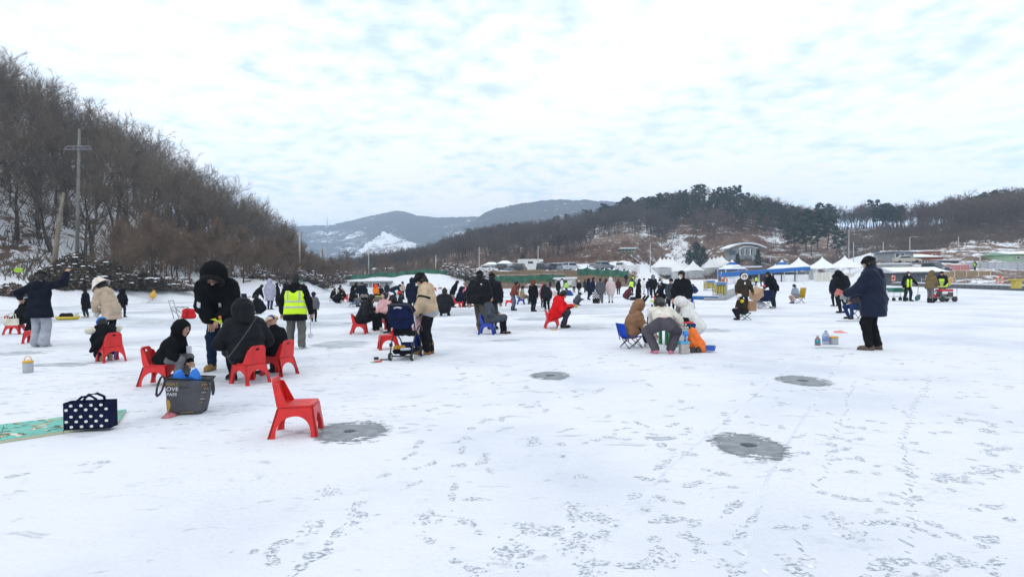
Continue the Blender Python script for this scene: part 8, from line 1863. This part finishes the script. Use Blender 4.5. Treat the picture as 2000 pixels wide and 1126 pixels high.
# ---- group with the orange bag
g = gp(1234, 679); camp_chair(1233, 679, 20, (.012, .06, .42), 'small blue camp chair under the person in the brown padded vest', .36, .27, .53, False)
r = person(0, 0, 'person in brown padded vest with black animal-ear headband', H=1.52, root=g, yaw=12, pose='sit', pelx=-.06, sh=.25, J=pk(c=(.235, .125, .068), L=.12, t=.055, name='padded_vest', k='puf', q=.15), hood=True, T=(.012, .013, .02), shoe=('shoe', (.62, .61, .59), (.6, .59, .57)), lean=22, hp=30, lh=(.40, .06, .42), rh=(.40, -.10, .38), lf=(.44, .10), rf=(.40, -.14), hs=1.05)
for sg in (1, -1):
    f, lo, hi = blend([(r.S[sg].lerp(r.El[sg], .45), r.El[sg], .078, .074), (r.El[sg], r.Wr[sg], .074, .058)], .03, 0, .006, 2); r.part('white_sleeve', surfnet(f, lo, hi, .014), fab((.66, .65, .63)))
    f, lo, hi = blend([((.0, sg*.07, .10), (.03, sg*.085, .29), .030, .024)], .02); r.part('headband_ear', xf(surfnet(f, lo, hi, .012), r.HM), fab((.012, .012, .014)))
    for k in range(3):
        m_ = MB(); a, b = r.Kn[sg], r.An[sg]; o_ = Vector((.045, -sg*0-.055+k*.022, .045)); m_.tube([a+o_*1.15, a.lerp(b, .5)+o_*1.15, b+o_*1.0], .0055, 5); m_.build('trouser_stripe', fab((.66, .66, .66)), r.e, True)
r = person(1296, 690, 'woman in cream sweatshirt and grey sweatpants bending over with her back to us', H=1.70, yaw=84, pose='bend', J=pk(c=(.64, .60, .52), L=.0, t=.030), T=(.082, .075, .088), tw=1.28, tt=.028, shoe=('shoe', (.58, .20, .28), (.45, .14, .2)), hat=('beanie', (.010, .010, .011)), hair='longhair', waist=.13, hs=1.1, pelz=.60, pelx=-.10, lean=58, hp=70, lf=(.02, .16), rf=(.0, -.14), lh=(.52, .10, .36), rh=(.42, -.36, .44), splay=.65)
f, lo, hi = blend([(r.pel+r.lft*.07+r.u*.04-r.fw*.075, r.pel-r.lft*.07+r.u*.04-r.fw*.075, .05, .05)], .02); r.part('bare_back_strip', surfnet(f, lo, hi, .012), SKIN2)
r = person(1271, 664, 'small child in navy with white hood and black round ears', top=602, yaw=-10, J=pk(c=(.012, .016, .034), L=.2, t=.05), hood=(.66, .66, .66), T=(.014, .016, .024), shoe=SB, hs=.95)
for sg in (1, -1): r.part('hood_ear', xf(surfnet(_ell_fn((-.03, sg*.12, .15), (.03, .045, .045)), (-.08, sg*.12-.07, .08), (.03, sg*.12+.07, .22), .012), r.HM), fab((.012, .012, .014)))
r = person(1350, 668, 'person in thick white hooded jacket and blue trousers crouching', H=1.72, yaw=172, pose='squat', J=pk(c=(.68, .67, .64), L=.05, t=.045), hood=True, T=(.016, .04, .15), tw=1.2, shoe=SB, lean=36, hp=55, pelz=.36, pelx=-.16)
# ---- fur hood woman and child, camp chairs
r = person(1452, 607, 'woman in dark brown parka with white fur hood and white mask', top=534, yaw=266, J=pk(c=(.042, .030, .020), L=.24, t=.07), hood=True, fur=(.62, .60, .56), mask='white', T=(.02, .02, .02), shoe=SBOOT, glove=('mitt', (.24, .14, .035)), lh=(.10, .42, .80), rh=(.16, -.36, .82), hs=1.1)
b_ = MB(); b_.box(tuple(r.chest+r.fw*.21*r.s+r.u*.06), (.012, .06, .10)); b_.build('pass_card', mat('tag_card', (.66, .66, .66), .6, .03), r.e)
g = stool(1454, 624, 190, (.01, .04, .025), 'dark green stool under the child with the cream fur hood', .24, .30, (.01, .04, .03)); r = person(0, 0, 'child in dark brown with white hat and yellow bobbles on a green stool', H=1.24, root=g, yaw=192, pose='sit', sh=.24, J=pk(c=(.030, .022, .016), L=.14, t=.075), hat=('beanie', (.66, .66, .65)), hooddown=(.62, .54, .40), T=(.020, .018, .024), shoe=SBOOT, lean=16, hp=24, lf=(.40, .12), rf=(.30, -.12))
for p in (r.neck+r.lft*.16+r.fw*.06, r.chest+r.lft*.18+r.fw*.06-r.u*.10): r.part('yellow_bobble', surfnet(_ell_fn(tuple(p), (.06, .06, .06)), np.array(p)-.08, np.array(p)+.08, .016), fab((.70, .50, .02)))
r = person(1512, 602, 'man in black jacket and dark green trousers bending over a red packet', top=533, pf=.92, yaw=186, J=pk(L=.12, t=.06), T=(.014, .022, .022), tw=1.1, lean=24, hp=38, lh=(.42, .1, 1.0), rh=(.40, -.1, .92), shoe=('shoe', (.3, .3, .3), (.4, .4, .4)))
crumpled(0, 0, .12, .10, .10, mat('red_packet', (.62, .12, .12), .5, .3, 12), 'packet', 'red packet in the hands of the man bending by the navy camp chair', 41).location = r.hand(1, (.08, 0, .0))
camp_chair(1489, 602, 98, (.014, .022, .06), 'navy camp chair with its back to us and a snow topped rim', .62, .40, .86)
camp_chair(1558, 592, 186, (.50, .33, .03), 'mustard yellow camp chair under the child in grey-blue', .50, .36, .84, False)
person(0, 0, 'child in grey-blue padded jacket on a mustard camp chair', H=1.32, root=gp(1557, 592), yaw=190, pose='sit', sh=.34, J=pk(c=(.24, .29, .35), L=.10, t=.065, q=.11, k='puf'), T=(.42, .31, .24), shoe=('boot', (.02, .045, .14), (.02, .02, .03)), mask='white', hair='hair', lean=14, hp=16, lf=(.38, .11), rf=(.30, -.13))
r = person(1647, 611, 'person in black with a rucksack bending toward the ice', top=531, pf=.95, yaw=110, J=pk(c=(.010, .011, .012), L=.12, t=.06), T=(.012, .014, .015), hood=BLK, lean=18, hp=50, shoe=SB, lf=(.02, .13), rf=(0, -.13))
f, lo, hi = blend([(r.chest-r.fw*.22+r.u*.10, r.chest-r.fw*.24-r.u*.16, .13, .12)], .04, 0, .006, 5); r.part('rucksack', surfnet(f, lo, hi, .026), fab((.012, .013, .018)))
person(1632, 598, 'person in dark navy coat behind the rucksack', top=536, yaw=100, J=pk(c=(.012, .013, .024), L=.28, t=.055), hood=True)
g = stool(1676, 622, 190, (.03, .03, .03), 'stool hidden behind the navy parka man', .34, .32); person(0, 0, 'seated person in jeans hidden behind the navy parka man', H=1.55, root=g, yaw=196, pose='sit', sh=.34, J=pk(c=(.05, .04, .05), L=.05, t=.05), T=(.02, .04, .12), shoe=SB, lf=(.44, .14), rf=(.30, -.16))
r = person(1706, 683, 'tall man in thick navy parka standing with back half turned', top=500, yaw=138, J=pk(c=(.011, .016, .034), L=.28, t=.095, k='puf'), T=(.010, .0105, .012), tw=1.2, tt=.022, shoe=('shoe', (.13, .095, .07), (.07, .055, .045)), hat=('beanie', (.010, .010, .012)), mask='white', hooddown=True, lean=4, hp=14, hy=12, lf=(.05, .10), rf=(-.05, -.10), lh=(.40, .10, 1.04), rh=(.38, -.06, 1.0), glove=('glove', (.45, .46, .48)))
h_ = r.hand(1, (.07, 0, .02)); e = empty('red_booklet', h_+Vector((-.05, -.02, .01)), .2, 'red and white patterned card held by the tall navy parka man', 'card'); PV, PF = plate([(-.17, -.01), (.04, -.06), (.07, .04), (-.10, .10)], [], .01); mesh_np('card', PV, PF, mat('red_card', (.66, .22, .20), .6, .35, 30), e)
# ---- workers
r = person(1772, 588, 'worker in yellow vest and mask holding a green shovel', top=530, yaw=278, J=pk(c=(.010, .012, .012), L=.12, t=.055), T=(.012, .024, .022), tw=1.15, mask='white', hair='hair', hat=('beanie', (.13, .07, .05)), shoe=SBOOT, lh=(.16, .56, .92), rh=(.05, -.30, .80), lf=(.05, .16), rf=(0, -.2))
for y0 in (-.105, .105): strap(r, 'safety_vest', M_VIS, y0, y0, -.10, .36, .058, .012)
for s0 in (.05, .20): band(r, 'reflective_band', M_SILV, s0, s0+.03, .014)
shovel(r.hand(1), gp(1792, 587), 'green snow shovel planted on the ice by the worker')
person(1816, 591, 'worker in camouflage jacket and hood at the generator', top=530, yaw=18, J=pk(c=(.16, .115, .055), L=.16, t=.06), hood=True, T=(.16, .14, .15), shoe=SBOOT, lean=12, hp=25, pf=.97, lh=(.42, .1, .92), rh=(.4, -.1, .86))
r = person(1841, 585, 'worker in yellow vest and dark hat leaning over the generator', top=533, pf=.90, yaw=226, J=pk(c=(.012, .014, .016), L=.1, t=.05), hat=('beanie', (.05, .025, .02)), lean=28, hp=10, lh=(.4, .12, .85), rh=(.4, -.12, .85)); vest(r)
r = person(1905, 0, 'tiny guard in yellow vest standing on the pale terrace', H=1.7, root=gpos(1905, 99), yaw=180, J=pk(L=.1, t=.05)); vest(r, False)
for k, (px, v, lab) in enumerate([(1477, 1, 'attendant in yellow vest at the long stall'), (1466, 0, 'dark figure queuing at the end of the long stall'), (1487, 0, 'dark figure beside the vested attendant at the long stall'), (1494, 0, 'dark figure behind the bending man at the long stall'), (1458, 0, 'dark figure beyond the fur hood woman at the long stall')]):
    p = gp(px, 558.5); r = person(px, 0, lab, H=1.62, root=p, yaw=90+30*(k % 3), J=pk(c=(.02, .02, .03) if k % 2 else (.05, .03, .035), L=.15, t=.05), hat=BEAN)
    if v: vest(r, False)
# ---- crowd by the grey shed
g = stool(648, 588, 0, (.04, .03, .03), 'small stool under the child in beige trousers', .25, .28); person(0, 0, 'child with pale fur hood and beige trousers sitting by the shore', H=1.42, root=g, yaw=-10, pose='sit', sh=.25, J=pk(L=.1, t=.06), T=(.42, .34, .27), hooddown=(.45, .40, .34), hat=BEAN, lean=20, hp=25)
person(658, 592, 'person in black crouching low with hood toward the ice', H=1.6, yaw=-20, pose='squat', J=pk(L=.3, t=.07), hood=BLK, lean=50)
g = stool(667, 583, 0, (.03, .03, .03), 'stool behind the crouching people in black', .3, .3); person(0, 0, 'person in pale beige jacket and black hat among the crouching people', H=1.6, root=g, yaw=270, pose='sit', J=pk(c=(.42, .36, .28), L=.1, t=.06), hat=BEAN)
g = chair(674, 589, 178, 'red chair under the person in black by the shore crowd'); person(0, 0, 'person in black on a red chair bending to the ice in the shore crowd', H=1.62, root=g, yaw=180, pose='sit', J=pk(L=.25, t=.07), lean=32, hp=40, shoe=SW)
person(691, 594, 'person in black standing with pale jeans beside the grey shed', top=551, pf=.96, yaw=10, J=pk(L=.15, t=.06), T=(.24, .30, .40), lean=18, hp=20)
person(708, 592, 'broad person in dark navy standing before the grey shed', top=552, yaw=275, J=pk(c=(.010, .012, .022), L=.35, t=.10), hat=BEAN, lh=(.1, .42, .8), rh=(.1, -.42, .8))
g = stool(686, 599, 5, (.02, .02, .02), 'stool under the person in grey trousers before the crowd', .33, .3); person(0, 0, 'person in black jacket and grey trousers sitting in profile before the crowd', H=1.66, root=g, yaw=4, pose='sit', sh=.33, J=pk(L=.05, t=.06), T=(.15, .15, .14), shoe=SBOOT, lean=8, hp=20, hood=BLK)
person(711, 596, 'child in black with grey fur hood crouching before the broad person', H=1.25, yaw=265, pose='squat', J=pk(L=.2, t=.06), hood=True, fur=(.42, .40, .38)); person(720, 597, 'second child in grey fur hood crouching by the storage box', H=1.3, yaw=250, pose='squat', J=pk(L=.2, t=.06), hood=True, fur=(.34, .31, .29))
r = person(734, 588, 'child in orange jacket with bright red hood by the shed corner', top=556, yaw=80, J=pk(c=(.78, .20, .02), L=.1, t=.06), hood=(.78, .06, .02), T=(.05, .035, .03))
g = stool(744, 586, 270, (.03, .03, .03), 'stool under the man in black with a russet cap', .3, .3); person(0, 0, 'man in black with russet cap sitting beside the orange jacket child', H=1.6, root=g, yaw=262, pose='sit', J=pk(L=.1, t=.06), hat=('cap', (.30, .09, .05)), lean=8)
chair(765, 586, 20, 'red chair near the navy bending person', sc=.9)
person(772, 586, 'person in navy bending over with hands near the ice', H=1.6, yaw=2, pose='bend', J=pk(c=(.014, .018, .034), L=.08, t=.05), T=(.02, .04, .07))
person(788, 585, 'person in cream and brown jacket with striped trousers near the snow bank', top=550, yaw=175, J=pk(c=(.46, .38, .28), L=.05, t=.05), T=(.02, .024, .04), lh=(.2, .05, 1.3), rh=(.2, -.05, 1.3))
crumpled(776, 589, .3, .28, .42, mat('pale_film', (.45, .58, .66), .5, .2, 9), 'plastic_bag', 'pale blue bag beside the navy bending person', 51)
chair(585, 845, 8, 'empty red chair alone in front of the grey shopping bag')

for px, py, top, yaw, c, lab in [(756, 581, 553, 100, (.02, .02, .03), 'person in dark coat past the storage box with the yellow lid'), (699, 586, 552, 200, (.03, .03, .035), 'person in charcoal coat between the two figures by the grey shed'), (924, 577, 550, 10, (.05, .05, .07), 'person in grey coat far behind the walking pair'),
                                 (1012, 572, 549, 90, (.10, .03, .03), 'person in dark red jacket far behind the reclining beige coat'), (1075, 569, 546, 190, (.02, .025, .04), 'dark person by the pink sled'), (1142, 571, 546, 30, (.03, .03, .035), 'dark person by the white shed door'), (1208, 575, 545, 90, (.06, .02, .02), 'person in maroon near the pale pink coat'),
                                 (1290, 577, 545, 120, (.015, .016, .02), 'person in black behind the folding stool angler'), (830, 578, 551, 20, (.02, .02, .025), 'dark person beyond the beige fleece jacket'), (664, 577, 557, 20, (.25, .21, .17), 'child in tan behind the crouching people by the shore')]:
    person(px, py, lab, top=top, yaw=yaw, J=pk(c=c, L=.2, t=.055), hat=BEAN if px % 2 else None)
